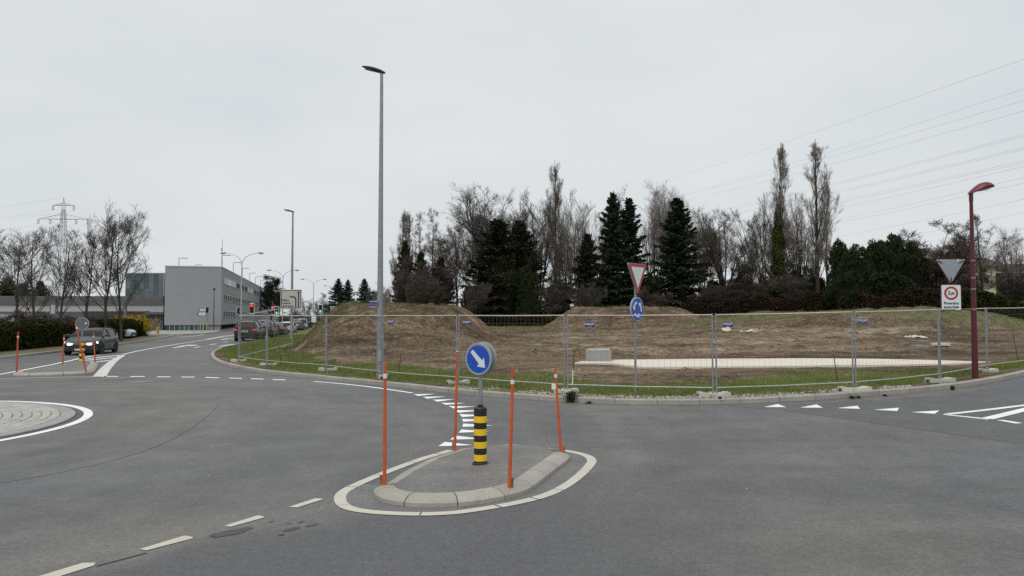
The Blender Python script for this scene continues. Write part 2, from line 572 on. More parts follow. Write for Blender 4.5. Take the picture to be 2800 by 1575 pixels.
# ------------------------------------------------------------------ road sheet and far ground
def grid_mesh(name, xs, ys, zf, mat):
    X, Y = np.meshgrid(xs, ys)
    Z = zf(X, Y)
    nx, ny = len(xs), len(ys)
    idx = np.arange(nx * ny).reshape(ny, nx)
    f = np.stack([idx[:-1, :-1], idx[:-1, 1:], idx[1:, 1:], idx[1:, :-1]], -1).reshape(-1, 4)
    return npmesh(name, np.stack([X, Y, Z], -1), f, mat, True)

m, n, b = new_mat('far_ground')
_v = worldpos(n)
n.links.new(mixrgb(n, noise(n, _v, 0.05, 5, 0.6, 0.3, 0.7), (0.07, 0.075, 0.035), (0.13, 0.115, 0.07)), b.inputs['Base Color'])
b.inputs['Roughness'].default_value = 1.0
MAT['far'] = m
tag(link('ground', grid_mesh('ground', np.linspace(-3000, 3000, 13), np.linspace(-300, 4000, 13), lambda X, Y: X * 0 - 0.35, MAT['far'])), kind='structure')
road = link('road', grid_mesh('road', np.concatenate([np.linspace(-90, -20, 8), np.linspace(-15, 40, 111), np.linspace(45, 120, 16)]),
            np.concatenate([np.linspace(-15, 30, 10), np.linspace(35, 330, 30)]), lambda X, Y: gz(X, Y), MAT['asphalt']))
tag(road, kind='structure')

# ------------------------------------------------------------------ path tools
def resample(pts, step):
    pts = np.asarray(pts, float)
    seg = np.linalg.norm(np.diff(pts[:, :2], axis=0), axis=1)
    s = np.concatenate([[0], np.cumsum(seg)])
    n_ = max(2, int(round(s[-1] / step)) + 1)
    q = np.linspace(0, s[-1], n_)
    return np.stack([np.interp(q, s, pts[:, k]) for k in range(pts.shape[1])], 1)

def smooth_path(pts, it=3, closed=False):
    p = np.asarray(pts, float)
    for _ in range(it):
        if closed:
            nx = np.roll(p, -1, 0)
            q = np.stack([p * .75 + nx * .25, p * .25 + nx * .75], 1).reshape(-1, p.shape[1])
        else:
            q = np.stack([p[:-1] * .75 + p[1:] * .25, p[:-1] * .25 + p[1:] * .75], 1).reshape(-1, p.shape[1])
            q = np.vstack([p[:1], q, p[-1:]])
        p = q
    return p

def normals2(p, closed=False):
    if closed:
        t = np.roll(p, -1, 0) - np.roll(p, 1, 0)
    else:
        t = np.gradient(p, axis=0)
    t = t[:, :2] / np.maximum(np.linalg.norm(t[:, :2], axis=1, keepdims=True), 1e-9)
    return np.stack([-t[:, 1], t[:, 0]], 1)      # to the left of travel

def mark_poly(px, mat='paint', name='road_marking', dz=0.006, parent=None):
    pts = [G(a, b_) for a, b_ in px]
    pts = [(p[0], p[1], p[2] + dz) for p in pts]
    return MB().add(pts, [tuple(range(len(pts)))]).build(name, MAT[mat], parent or road)

def mark_line(px, width, mat='paint', name='road_marking', dz=0.006, smooth=2, world=False, parent=None):
    p = np.array([q if world else G(*q) for q in px])
    if smooth: p = smooth_path(p, smooth)
    p = resample(p, 0.5)
    nn = normals2(p)
    wv = width if hasattr(width, '__len__') else (width, width)
    hw = np.linspace(wv[0], wv[1], len(p)) / 2
    L = p[:, :2] + nn * hw[:, None]; Rr = p[:, :2] - nn * hw[:, None]
    vs = []
    for q in (L, Rr):
        vs += [(a[0], a[1], float(gz(a[0], a[1])) + dz) for a in q]
    k = len(p)
    return MB().add(vs, [(i, k + i, k + i + 1, i + 1) for i in range(k - 1)]).build(name, MAT[mat], parent or road)

# ------------------------------------------------------------------ painted markings
for cx, y, hw in ((304, 1029.5, 20), (376, 1030, 21), (447, 1030.8, 19.5), (514, 1031.5, 19.5), (580, 1033, 20), (644, 1034.5, 19), (703, 1036.5, 18.5), (763, 1038.8, 19)):
    s = 0.0 if cx < 560 else 0.03
    mark_poly([(cx - hw, y + .9 - s * hw), (cx + hw - 2, y + .9 + s * hw), (cx + hw, y - .9 + s * hw), (cx - hw + 3, y - .9 - s * hw)], name='roundabout_dash')
mark_line([(859, 1043.5), (930, 1049), (1010, 1058), (1075, 1067), (1127, 1075)], 0.13, name='roundabout_edge_line')
teeth = [  # (left base point top, left base point bottom, tip)
    ((1131, 1078.5), (1143, 1083.5), (1190, 1077.5)), ((1156, 1085.5), (1168, 1091), (1219, 1084.5)),
    ((1183, 1093.5), (1196, 1099), (1244, 1092)), ((1206, 1102), (1220, 1108), (1274, 1102.5)),
    ((1226, 1111), (1241, 1117.5), (1300, 1112)), ((1242, 1122), (1254, 1129), (1322, 1123)),
    ((1255, 1133), (1264, 1141), (1332, 1136)), ((1264, 1146), (1266, 1154), (1340, 1149.5)),
    ((1266, 1159), (1265, 1168), (1349, 1164.5)), ((1262, 1175), (1253, 1184), (1338, 1181)),
    ((1247, 1192), (1230, 1203), (1318, 1201)), ((1216, 1209), (1199, 1221), (1294, 1218))]
for a, b_, c_ in teeth:
    mark_poly([a, b_, c_], name='yield_triangle')
for t3 in (((2089, 1113.5), (2127, 1105.5), (2150, 1114)), ((2187, 1115), (2233, 1106.5), (2250, 1115.5)), ((2289, 1116.5), (2344, 1110), (2352, 1118.5)),
           ((2389, 1121), (2458, 1115.5), (2454, 1124.5)), ((2491, 1127.5), (2569, 1123), (2556, 1132))):
    mark_poly(t3, name='yield_triangle')
mark_line([(2590, 1133), (2700, 1121), (2810, 1107.5), (2960, 1090)], 0.15, smooth=0, name='hatch_outline')
mark_line([(2580, 1134), (2640, 1140), (2705, 1147)], (0.1, 0.14), smooth=0, name='hatch_outline')
mark_line([(2699, 1146), (2745, 1135), (2810, 1119), (2900, 1098)], 0.22, smooth=0, name='hatch_outline', dz=0.010)
mark_poly([(2723, 1149), (2745, 1149.2), (2797, 1157.5), (2777, 1158.7)], name='lane_dash')
for a in ([(100, 1579), (225, 1541), (262, 1540), (256, 1548), (140, 1585)], [(382, 1503), (400, 1506.5), (526, 1474), (528, 1470.5), (512, 1466.5), (500, 1467)],
          [(613, 1439), (630, 1442), (720, 1417), (722, 1413.5), (705, 1410.5)], [(789, 1387.5), (812, 1389), (880, 1367.5), (883, 1365), (862, 1363.5)]):
    mark_poly(a, 'paint_old', 'lane_dash')
# lane lines, arrows and hatching of the far approach road
mark_line([(335, 969.5), (385, 958), (460, 945), (538, 933), (600, 923), (634, 918)], 0.15, name='centre_line')
mark_line([(-40, 1031), (60, 1013), (174, 991), (232, 976.5), (290, 968), (335, 968)], 0.15, name='edge_line', smooth=1)
mark_line([(271, 1031), (290, 1006), (312, 985), (336, 971)], (0.42, 0.30), 'paint_mid', name='island_edge_line')
mark_line([(-60, 1039), (60, 1034), (180, 1031.5), (276, 1030.5)], 0.12, 'paint_mid', name='island_edge_line', smooth=1)
for a, b_ in (((236, 981), (326, 971.5)), ((228, 986), (315, 978)), ((245, 991.5), (302, 985.5))):
    mark_line([a, b_], 0.26, smooth=0, name='hatch_bar')
mark_line([(634, 918), (690, 910), (760, 899)], 0.15, smooth=0, name='centre_line')
mark_line([(565, 928), (612, 919), (640, 916)], 0.15, smooth=0, name='hatch_outline')
mark_line([(473, 951.5), (503, 947), (512, 945.5)], 0.22, smooth=0, name='lane_arrow')
mark_poly([(480, 947.8), (505, 946.5), (540, 944.6), (538, 943.3), (514, 943.6)], name='lane_arrow')
mark_line([(530, 950.8), (549, 947.6)], 0.16, smooth=0, name='lane_dash')
mark_line([(573, 943), (591, 940.2)], 0.16, smooth=0, name='lane_dash')
mark_line([(611, 935.2), (624, 933.7)], 0.16, smooth=0, name='lane_dash')
mark_line([(598, 948), (625, 943.2), (642, 941.6)], (0.16, 0.34), smooth=0, name='lane_arrow')
mark_line([(604, 929.5), (622, 926.2), (640, 924.6)], (0.16, 0.36), smooth=0, name='lane_arrow')
mark_line([(492, 922.5), (535, 918.5), (560, 914.5)], 0.16, smooth=0, name='edge_line')
# darker newer asphalt by the side street, oil stains, cracks
pts = smooth_path([G(*q)[:2] for q in ((1990, 1111), (2100, 1118), (2250, 1137), (2450, 1166), (2650, 1194), (2850, 1221), (3000, 1236))], 2)
top = [G(*q)[:2] for q in ((3000, 1040), (2800, 1048), (2600, 1078), (2400, 1094), (2200, 1105))]
nv = np.vstack([pts, top])
# laid as a fan so that the sheet follows the slope of the road
mb = MB(); A_ = resample(pts, 0.4); B_ = resample(np.array(top)[::-1], 0.4); B_ = resample(B_, np.linalg.norm(np.diff(B_, axis=0), axis=1).sum() / (len(A_) - 1))
kk = min(len(A_), len(B_)); rows = 9
vs = []
for i in range(kk):
    for j in range(rows):
        q = A_[i] * (1 - j / (rows - 1)) + B_[i] * (j / (rows - 1)); vs.append((q[0], q[1], float(gz(*q)) + 0.003))
mb.add(vs, [(i * rows + j, i * rows + j + 1, (i + 1) * rows + j + 1, (i + 1) * rows + j) for i in range(kk - 1) for j in range(rows - 1)])
mb.build('asphalt_patch', MAT['asphalt_new'], road)
def blob(cx, cy, w, h, ang=-0.17, seed=0, k=26):
    rg = np.random.default_rng(seed)
    out = []
    for i in range(k):
        a = 2 * math.pi * i / k
        r = 0.72 + 0.5 * rg.random()
        x, y = w * r * math.cos(a), h * r * math.sin(a)
        out.append((cx + x, cy + y + x * ang))
    return out
for i, q in enumerate(((632, 1456, 62, 7.5), (796, 1448, 22, 4), (852, 1437, 17, 3.2), (770, 1463, 9, 2.2), (822, 1428, 10, 1.6), (742, 1427, 7, 1.3), (790, 1432, 6, 1.2))):
    mark_poly(blob(q[0], q[1], q[2], q[3], -0.19, i), 'stain', 'oil_stain', 0.0045)
mark_line([(1496, 1188), (1503, 1193), (1492, 1198), (1499, 1204), (1513, 1208), (1504, 1214)], 0.008, 'seam', 'crack', 0.004, 0)
mark_line([(265, 1549), (300, 1541), (350, 1528), (400, 1513)], 0.022, 'crack', 'crack', 0.004, 0)
mark_line([(-60, 1330), (60, 1312), (180, 1290), (330, 1255), (430, 1222), (500, 1187), (560, 1145), (600, 1108)], 0.016, 'seam', 'asphalt_seam', 0.004, 2)
for i, (px, py, rr) in enumerate(((383, 1044, 0.42), (322, 1034.3, 0.36))):
    c_ = G(px, py)
    mc = MB().lathe([(rr + .05, 0.002), (rr + .05, 0.008), (rr, 0.009), (rr - 0.01, 0.004), (rr - .03, 0.009), (0.01, 0.012)], 28)
    tag(mc.build('manhole_cover', MAT['iron'], None, 30, loc=c_), ('round iron manhole cover out on the asphalt below the dashed line', 'round iron manhole cover touching the dashed roundabout line')[i], 'manhole', 'manhole covers')

# ------------------------------------------------------------------ kerb of the building plot
kerb_px = [(709, 932), (655, 943), (615, 953), (596, 958.5), (580, 966), (575, 975), (582, 986), (600, 996), (641, 1007), (730, 1023), (872, 1037), (1062, 1056), (1206, 1072),
           (1330, 1084), (1448, 1092), (1604, 1103), (1715, 1106), (1821, 1107), (2000, 1105), (2200, 1096), (2379, 1083), (2595, 1066), (2800, 1030)]
K0 = np.array([G(*q)[:2] for q in kerb_px])
K0 = np.vstack([[(-52, 190), (-36.5, 127), (-27.3, 90)], K0, [(21.5, 28.5), (30, 38), (44, 55), (62, 78)]])
KP = smooth_path(K0, 2)
KP = resample(KP, 0.25)
KN = normals2(KP)                          # left of travel = into the plot
def kz(p): return float(gz(p[0], p[1]))
def kerb_stone(p0, p1, n0, n1, wid, hgt, bev=0.025, z0=None, lip=None):
    """one stone between two stations of a kerb line; n points away from the road"""
    vs = []
    for p, n_ in ((p0, n0), (p1, n1)):
        z = kz(p) if z0 is None else z0
        for d, h in ((0, -0.1), (0, hgt - bev), (bev, hgt), (wid, hgt), (wid, -0.1)):
            q = p + n_ * d
            vs.append((q[0], q[1], z + h))
    return vs, [(0, 1, 6, 5), (1, 2, 7, 6), (2, 3, 8, 7), (3, 4, 9, 8), (4, 0, 5, 9), (0, 4, 3, 2, 1), (5, 6, 7, 8, 9)]
kb = MB()
for i in range(0, len(KP) - 4, 4):
    a, b_ = KP[i], KP[i + 4]
    vs, fs = kerb_stone(a + KN[i] * .012, b_ + KN[i + 4] * .012, KN[i], KN[i + 4], 0.13, 0.112, 0.01)
    kb.add(vs, fs)
kerb = tag(kb.build('kerb', MAT['grout']), kind='structure')
cnt = 0
for i in range(0, len(KP) - 4, 4):
    a, b_ = KP[i], KP[i + 4]
    d = b_ - a; d = d / np.linalg.norm(d)
    jit = random.uniform(-.004, .004)
    n0, n1 = KN[i], KN[i + 4]
    vs, fs = kerb_stone(a + d * .006 + n0 * jit, b_ - d * .006 + n1 * jit, n0, n1, 0.16, 0.128 + random.uniform(-.004, .004))
    MB().add(vs, fs).build('kerb_stone', MAT['kerb'], kerb)

# ------------------------------------------------------------------ building plot: bare soil with turf along the kerb
POLY = np.vstack([KP + KN * 0.15, [(140, 150), (60, 175), (-20, 200)]])
def inside(x, y):
    r = np.zeros(x.shape, bool)
    px_, py_ = POLY[:, 0], POLY[:, 1]
    j = len(POLY) - 1
    for i in range(len(POLY)):
        cond = ((py_[i] > y) != (py_[j] > y))
        with np.errstate(divide='ignore', invalid='ignore'):
            xx = (px_[j] - px_[i]) * (y - py_[i]) / (py_[j] - py_[i]) + px_[i]
        r ^= cond & (x < xx)
        j = i
    return r
KC = (KP + KN * 0.15)[::2]
def dkerb(x, y, nearest=False):
    x = np.asarray(x, float); y = np.asarray(y, float)
    sh = x.shape; x = x.ravel(); y = y.ravel()
    best = np.full(x.shape, 1e9); bx = np.zeros_like(x); by = np.zeros_like(x)
    for i in range(len(KC) - 1):
        a, b_ = KC[i], KC[i + 1]
        d = b_ - a
        t = np.clip(((x - a[0]) * d[0] + (y - a[1]) * d[1]) / (d @ d), 0, 1)
        qx, qy = a[0] + d[0] * t, a[1] + d[1] * t
        dd = (x - qx)**2 + (y - qy)**2
        k = dd < best
        best[k] = dd[k]; bx[k] = qx[k]; by[k] = qy[k]
    r = np.sqrt(best).reshape(sh)
    return (r, bx.reshape(sh), by.reshape(sh)) if nearest else r

SLAB_Z = 0.36
def slab_mask(x, y):
    return sm((x + 1.0) / 2.0) * sm((22.5 - x) / 3.0) * sm((y - 22.0) / 2.0) * sm((33.5 - y) / 2.0)

RUTS = ((36.0, .12), (38.2, .12), (44.5, .10), (46.6, .10))
def rut_line(x, yy): return yy + 0.08 * x + 0.62 * softplus(x - 11, .5) + 0.9 * np.sin(x * 0.13 + yy * .3)
def fh(x, y, dk=None, rough=True):
    x = np.asarray(x, float); y = np.asarray(y, float)
    if dk is None: dk = dkerb(x, y)
    rise = 0.012 * np.maximum(y - 19, 0) + 0.080 * softplus(x - 10.5, .5) * sm((y - 44) / 18) * sm((58 - x) / 30 + 0.35)
    rise = rise + 0.22 * sm((y - 33.0 - 1.2 * np.sin(x * 0.21) - 0.05 * x) / 1.1) * sm((x + 9) / 5) * sm((30 - x) / 8)
    z = gz(x, y) + 0.115 + rise * sm((dk - 0.3) / 13)
    if rough:
        a = sm((dk - 1.2) / 4)
        z = z + (0.20 * fbm(x * 0.5, y, 2.6, 4, 3) + 0.15 * fbm(x * .6, y, 0.8, 3, 11)) * a + 0.035 * fbm(x, y, 0.5, 2, 21) * sm(dk / .6)
        # ruts left by the machines, running across the plot
        for yy, k in RUTS:
            cy_ = rut_line(x, yy)
            z = z - 1.4 * k * np.exp(-((y - cy_) / .35)**2) * sm((x + 2) / 6) + 0.7 * k * np.exp(-((np.abs(y - cy_) - .7) / .3)**2) * sm((x + 2) / 6)
    ms = slab_mask(x, y)
    z = z * (1 - ms) + (SLAB_Z - 0.025 + 0.04 * fbm(x, y, 0.7, 3, 5)) * ms
    return np.maximum(z, gz(x, y) + 0.08)

MOUNDS = [  # centre, radii, height of the crest above the road, share of plateau, seed
    ((-7.0, 47.5), (6.5, 11.5), 2.74, 0.50, 31),
    ((10.6, 70.5), (8.6, 7.5), 2.88, 0.50, 41),
    ((22.0, 52.5), (3.2, 2.2), 2.12, 0.18, 51)]
def mound_h(k, x, y):
    (cx, cy), (rx, ry), h, fl, seed = MOUNDS[k]
    u, v = (x - cx) / rx, (y - cy) / ry
    d = (np.abs(u)**2.2 + np.abs(v)**2.2)**(1 / 2.2)
    d = d + 0.07 * fbm(x, y, 3.5, 3, seed)
    base = fh(x, y, rough=False) - 0.12
    return base + (h - base) * sm(np.clip((1 - d) / (1 - fl), -0.1, 1) * 0.9 + 0.05) / sm(0.95) + (0.20 * fbm(x * .7, y, 1.4, 4, seed + 3) + 0.14 * fbm(x, y, 0.45, 3, seed + 7)) * sm((1.1 - d) * 3) + 0.22 * (h - base) / 2.2 * fbm(np.arctan2(v, u) * 5.0, d * 1.3, 0.55, 3, seed + 9) * sm(d * 3 - .8) * sm((1.02 - d) * 4)

def top_h(x, y):
    z = fh(x, y)
    for k in range(3):
        (cx, cy), (rx, ry), h, fl, s_ = MOUNDS[k]
        ins = ((x - cx) / rx)**2 + ((y - cy) / ry)**2 < 1.3
        z = np.where(ins, np.maximum(z, mound_h(k, x, y)), z)
    return z

def GT(px, py):
    """place on the plot that lies under this line of sight"""
    d = ray(px, py)
    Y = np.arange(16.5, 130, 0.12)
    t = Y / d[1]
    x = d[0] * t; z = CAM_H + d[2] * t
    h = top_h(x, Y)
    k = np.nonzero(z <= h)[0]
    i = k[0] if len(k) else len(Y) - 1
    return np.array([x[i], Y[i], h[i]])

xs = np.concatenate([np.arange(-52, -19, 0.8), np.arange(-19, 24, 0.2), np.arange(24, 60, 0.5), np.arange(60, 140, 2.0)])
ys = np.concatenate([np.arange(16.2, 36, 0.15), np.arange(36, 66, 0.3), np.arange(66, 100, 0.8), np.arange(100, 196, 3.0)])
X, Y = np.meshgrid(xs, ys)
INS = inside(X, Y)
DK, NX_, NY_ = dkerb(X, Y, True)
cell = np.maximum(np.gradient(xs)[None, :], np.gradient(ys)[:, None]) * 1.5
snap = (~INS) & (DK < cell)
Xs = np.where(snap, NX_, X); Ys = np.where(snap, NY_, Y)
Zs = fh(Xs, Ys, np.where(INS, DK, 0))
idx = np.arange(X.size).reshape(X.shape)
F = np.stack([idx[:-1, :-1], idx[:-1, 1:], idx[1:, 1:], idx[1:, :-1]], -1).reshape(-1, 4)
ok = (INS | snap).ravel(); anyin = INS.ravel()
F = F[ok[F].all(1) & anyin[F].any(1)]
used = np.unique(F); remap = np.full(X.size, -1); remap[used] = np.arange(len(used))

def turf_mask(x, y, dk):
    """1 where turf grows: strip behind the kerb, crest of the big mound, far meadow"""
    near = sm((dk - 0.15) / 0.5) * sm((4.6 + 1.3 * fbm(x, y, 3, 3, 61) + 0.05 * np.minimum(x, 10) - 3.0 * sm((x - 10) / 5) - dk) / 1.2)
    nearL = sm((-9.0 - x) / 3)
    near = near * (1 - 0.35 * nearL)
    left = sm((-13.2 - x) / 2.5) * sm((y - 38) / 4)
    far = sm((y - 59 + 0.42 * np.clip(x - 2, 0, 30)) / 11) * (0.64 + 0.16 * sm((7 - x) / 5))
    return np.clip(np.maximum(np.maximum(near, left), far), 0, 1)
fx, fy = Xs.ravel()[used], Ys.ravel()[used]
me = npmesh('field', np.stack([fx, fy, Zs.ravel()[used]], 1), remap[F], MAT['soil'], True)
at = me.attributes.new('turf', 'FLOAT', 'POINT')
at.data.foreach_set('value', turf_mask(fx, fy, np.where(INS, DK, 0).ravel()[used]).astype(np.float32))
tr_ = np.zeros_like(fx)
for yy, k in RUTS: tr_ = np.maximum(tr_, np.exp(-((fy - rut_line(fx, yy)) / .55)**2))
tr_ = np.maximum(tr_, .8 * np.exp(-((fy - rut_line(fx, 37.1)) / 1.2)**2) * sm((fx - 12) / 5)) * sm((fx + 3) / 6) * sm((34 - fx) / 8)
tr_ = np.maximum(tr_, .52 * sm((fy - 34.5) / 3) * sm((60 - fy) / 8) * sm((fx + 2) / 4) * sm((30 - fx) / 8))
at = me.attributes.new('track', 'FLOAT', 'POINT'); at.data.foreach_set('value', tr_.astype(np.float32))
field = tag(link('field', me), kind='structure')

MND = ['long high mound of dug brown soil with a grassy left shoulder behind the tall lamp', 'rounded brown soil mound behind the roundabout sign', 'small low heap of sandy soil in the right of the plot']
for k, (c_, r_, h_, fl, sd) in enumerate(MOUNDS):
    st = (0.17, 0.22, 0.10)[k]
    xs_ = np.arange(c_[0] - r_[0] * 1.12, c_[0] + r_[0] * 1.12, st); ys_ = np.arange(c_[1] - r_[1] * 1.12, c_[1] + r_[1] * 1.12, st)
    X2, Y2 = np.meshgrid(xs_, ys_)
    d2 = dkerb(X2, Y2)
    Z2 = mound_h(k, X2, Y2)
    dd = ((X2 - c_[0]) / r_[0])**2 + ((Y2 - c_[1]) / r_[1])**2
    Z2 = Z2 - 0.5 * sm((dd - 1.0) * 4)
    idx2 = np.arange(X2.size).reshape(X2.shape)
    F2 = np.stack([idx2[:-1, :-1], idx2[:-1, 1:], idx2[1:, 1:], idx2[1:, :-1]], -1).reshape(-1, 4)
    me = npmesh('soil_mound', np.stack([X2, Y2, Z2], -1), F2, MAT['soil'], True)
    at = me.attributes.new('turf', 'FLOAT', 'POINT')
    if k == 0:
        tv = sm((-8.6 - X2 - 0.22 * (Y2 - 44)) / 2.6) * 0.8 * sm((Y2 - 41) / 5) + sm((Y2 - 46) / 5) * sm((-7.0 - X2) / 2) * 0.75 + 0.3 * sm((-10.5 - X2) / 3)
        tv = np.maximum(tv, 0.36 * sm((Z2 - 2.3) / .3))
    else:
        tv = np.zeros_like(X2) + (0.2 if k == 1 else 0)
    at.data.foreach_set('value', np.clip(tv, 0, 1).ravel().astype(np.float32))
    o = link('soil_mound', me)
    tag(o, MND[k], 'soil mound', 'heaps of dug soil')
# ------------------------------------------------------------------ roundabout apron of setts
MAT['asphalt_dark'] = m_asphalt('asphalt_joint', 0.72, 0.1, True)
ap = MB()
k = 96
ring = lambda r, z: [(RC[0] + r * math.cos(2 * math.pi * i / k), RC[1] + r * math.sin(2 * math.pi * i / k), z) for i in range(k)]
rs = [(RR - .30, 0.002), (RR - .31, 0.016), (1.0, 0.036), (0.2, 0.04)]
vs = []
for r, z in rs: vs += ring(r, z)
fs = [(q * k + i, q * k + (i + 1) % k, (q + 1) * k + (i + 1) % k, (q + 1) * k + i) for q in range(3) for i in range(k)] + [tuple(range(3 * k, 4 * k))]
apron = tag(ap.add(vs, fs).build('roundabout_apron', MAT['grout']), kind='structure')
def arc_sheet(r0, r1, z, mat, name, parent, a0=0, a1=2 * math.pi, kk=120):
    vs = []
    for r in (r0, r1):
        vs += [(RC[0] + r * math.cos(a0 + (a1 - a0) * i / kk), RC[1] + r * math.sin(a0 + (a1 - a0) * i / kk), z) for i in range(kk + 1)]
    return MB().add(vs, [(i, i + 1, kk + 1 + i + 1, kk + 1 + i) for i in range(kk)]).build(name, MAT[mat], parent)
arc_sheet(RR - .30, RR - .17, 0.0035, 'asphalt_dark', 'joint_strip', apron)
arc_sheet(RR - .17, RR, 0.0065, 'paint', 'edge_line', apron)
def paver(r0, r1, a0, a1, z, bev, mb=None):
    def pt(r, a, zz): return (RC[0] + r * math.cos(a), RC[1] + r * math.sin(a), zz)
    ba = bev / ((r0 + r1) / 2)
    vs = [pt(r0, a0, z - .06), pt(r1, a0, z - .06), pt(r1, a1, z - .06), pt(r0, a1, z - .06),
          pt(r0, a0, z - bev), pt(r1, a0, z - bev), pt(r1, a1, z - bev), pt(r0, a1, z - bev),
          pt(r0 + bev, a0 + ba, z), pt(r1 - bev, a0 + ba, z), pt(r1 - bev, a1 - ba, z), pt(r0 + bev, a1 - ba, z)]
    fs = [(i, (i + 1) % 4, 4 + (i + 1) % 4, 4 + i) for i in range(4)] + [(4 + i, 4 + (i + 1) % 4, 8 + (i + 1) % 4, 8 + i) for i in range(4)] + [(8, 9, 10, 11)]
    return vs, fs
def in_view(x, y, margin=60):
    if y < 1: return False
    px_ = 1400 + FPX * x / y
    return px_ > -margin
r1 = RR - .315
nsl = 44
for i in range(nsl):
    a0 = 2 * math.pi * i / nsl; a1 = 2 * math.pi * (i + 1) / nsl
    am = (a0 + a1) / 2
    if in_view(RC[0] + r1 * math.cos(am), RC[1] + r1 * math.sin(am), 250):
        g = 0.008 / r1
        vs, fs = paver(r1 - .27, r1, a0 + g, a1 - g, 0.036 + random.uniform(-.003, .003), .010)
        MB().add(vs, fs).build('paving_slab', MAT['slab'], apron)
cand = []
r = r1 - .28
row = 0
while r > 0.6:
    dr = 0.17
    nn = int(2 * math.pi * r / 0.24)
    off = random.random()
    for i in range(nn):
        a0 = 2 * math.pi * (i + off) / nn; a1 = 2 * math.pi * (i + 1 + off) / nn
        am = (a0 + a1) / 2
        x, y = RC[0] + r * math.cos(am), RC[1] + r * math.sin(am)
        if in_view(x, y, 120):
            g = random.uniform(.005, .011) / r
            cand.append((math.hypot(x, y), paver(r - dr + random.uniform(.004, .012), r - random.uniform(.003, .010), a0 + g, a1 - g, 0.038 + .03 * (1 - r / RR) + random.uniform(-.008, .006), .013)))
    r -= dr; row += 1
cand.sort(key=lambda q: q[0])
for d_, (vs, fs) in cand[:300]:
    MB().add(vs, fs).build('sett', MAT['sett'], apron)
rest = MB()
for d_, (vs, fs) in cand[300:]: rest.add(vs, fs)
if rest.v: tag(rest.build('sett_paving', MAT['sett'], apron), kind='stuff')

# ------------------------------------------------------------------ island in the foreground
isl = lambda q: G(900 + q[0] / 2.635, 900 + q[1] / 2.635)[:2]
# outline of the raised kerb (foot on the road side), anticlockwise from the left end round the front to the right
KF = np.array([isl(q) for q in ((395, 1128), (345, 1150), (315, 1185), (330, 1225), (410, 1260), (520, 1278), (650, 1289), (820, 1286), (990, 1276), (1150, 1254), (1290, 1226), (1400, 1195), (1460, 1166), (1530, 1110), (1605, 1050), (1675, 995), (1735, 950), (1735, 925), (1690, 895))])
KF = resample(smooth_path(KF, 2), 0.06)
FN = normals2(KF)                       # left of travel = into the island
ISL_H = 0.105
island = tag(bpy.data.objects.new('traffic_island', None), kind='structure'); COL.objects.link(island)
tw = 0.235
bed = MB()
seg = 11
for i in range(0, len(KF) - seg, seg):
    pass
cuts = list(range(0, len(KF) - 6, 10)) + [len(KF) - 1]
for c0, c1 in zip(cuts[:-1], cuts[1:]):
    st = np.linspace(c0, c1, 5).round().astype(int)
    vs = []; fs = []
    for si, q in enumerate(st):
        t = (KF[min(q + 1, len(KF) - 1)] - KF[max(q - 1, 0)]); t = t / np.linalg.norm(t)
        sh = .007 if si == 0 else (-.007 if si == 4 else 0)
        p = KF[q] + t * sh
        n_ = FN[q]
        fade = sm(min(q, len(KF) - 1 - q) * 0.06 / 0.55) * 0.75 + 0.25
        hh = ISL_H * float(fade)
        for d, h in ((0, -.05), (0, hh * .45), (.02, hh * .60), (.085, hh * .94), (.12, hh), (tw, hh + .002), (tw, -.05)):
            e = p + n_ * d
            vs.append((e[0], e[1], h))
    m_ = 7
    for si in range(4):
        for j in range(m_):
            fs.append((si * m_ + j, si * m_ + (j + 1) % m_, (si + 1) * m_ + (j + 1) % m_, (si + 1) * m_ + j))
    fs.append(tuple(range(m_ - 1, -1, -1))); fs.append(tuple(4 * m_ + j for j in range(m_)))
    MB().add(vs, fs).build('kerb_stone', MAT['kerb_island'], island, 40)
for q in range(0, len(KF) - 6, 6):
    a, b_ = KF[q], KF[min(q + 6, len(KF) - 1)]
    na, nb = FN[q], FN[min(q + 6, len(KF) - 1)]
    fa = float(sm(min(q, len(KF) - 1 - q) * 0.06 / 0.55) * 0.75 + 0.25) * ISL_H
    fb_ = float(sm(min(q + 6, max(0, len(KF) - 7 - q)) * 0.06 / 0.55) * 0.75 + 0.25) * ISL_H
    vs = []
    for p, n_, fa in ((a, na, fa), (b_, nb, min(fa, fb_) if q > len(KF) / 2 else fb_)):
        for d, h in ((.012, -.05), (.012, fa * .38), (.09, fa * .8), (.125, fa * .88), (tw - .01, fa * .88), (tw - .01, -.05)):
            e = p + n_ * d; vs.append((e[0], e[1], h))
    bed.add(vs, [(j, (j + 1) % 6, 6 + (j + 1) % 6, 6 + j) for j in range(6)])
bed.build('mortar_bed', MAT['grout'], island)
# flush kerb stones along the left and the back
BK = np.array([isl(q) for q in ((1655, 872), (1600, 856), (1540, 848), (1440, 841), (1370, 838), (1250, 837), (1140, 841), (1040, 853), (930, 872), (850, 892), (760, 926), (680, 960), (590, 1004), (510, 1052), (440, 1100), (405, 1128))])
BK = resample(smooth_path(BK, 2), 0.1); BN = normals2(BK)
for q in range(0, len(BK) - 3, 9):
    e_ = min(q + 9, len(BK) - 1)
    vs = []
    d = BK[e_] - BK[q]; d /= np.linalg.norm(d)
    for p, n_ in ((BK[q] + d * .006, BN[q]), (BK[e_] - d * .006, BN[e_])):
        for dd, h in ((0, -.05), (0, .012), (.02, .022), (.15, .034), (.15, -.05)):
            w_ = p + n_ * dd; vs.append((w_[0], w_[1], h))
    MB().add(vs, [(j, (j + 1) % 5, 5 + (j + 1) % 5, 5 + j) for j in range(5)] + [(4, 3, 2, 1, 0), (5, 6, 7, 8, 9)]).build('flush_kerb_stone', MAT['kerb_island'], island)
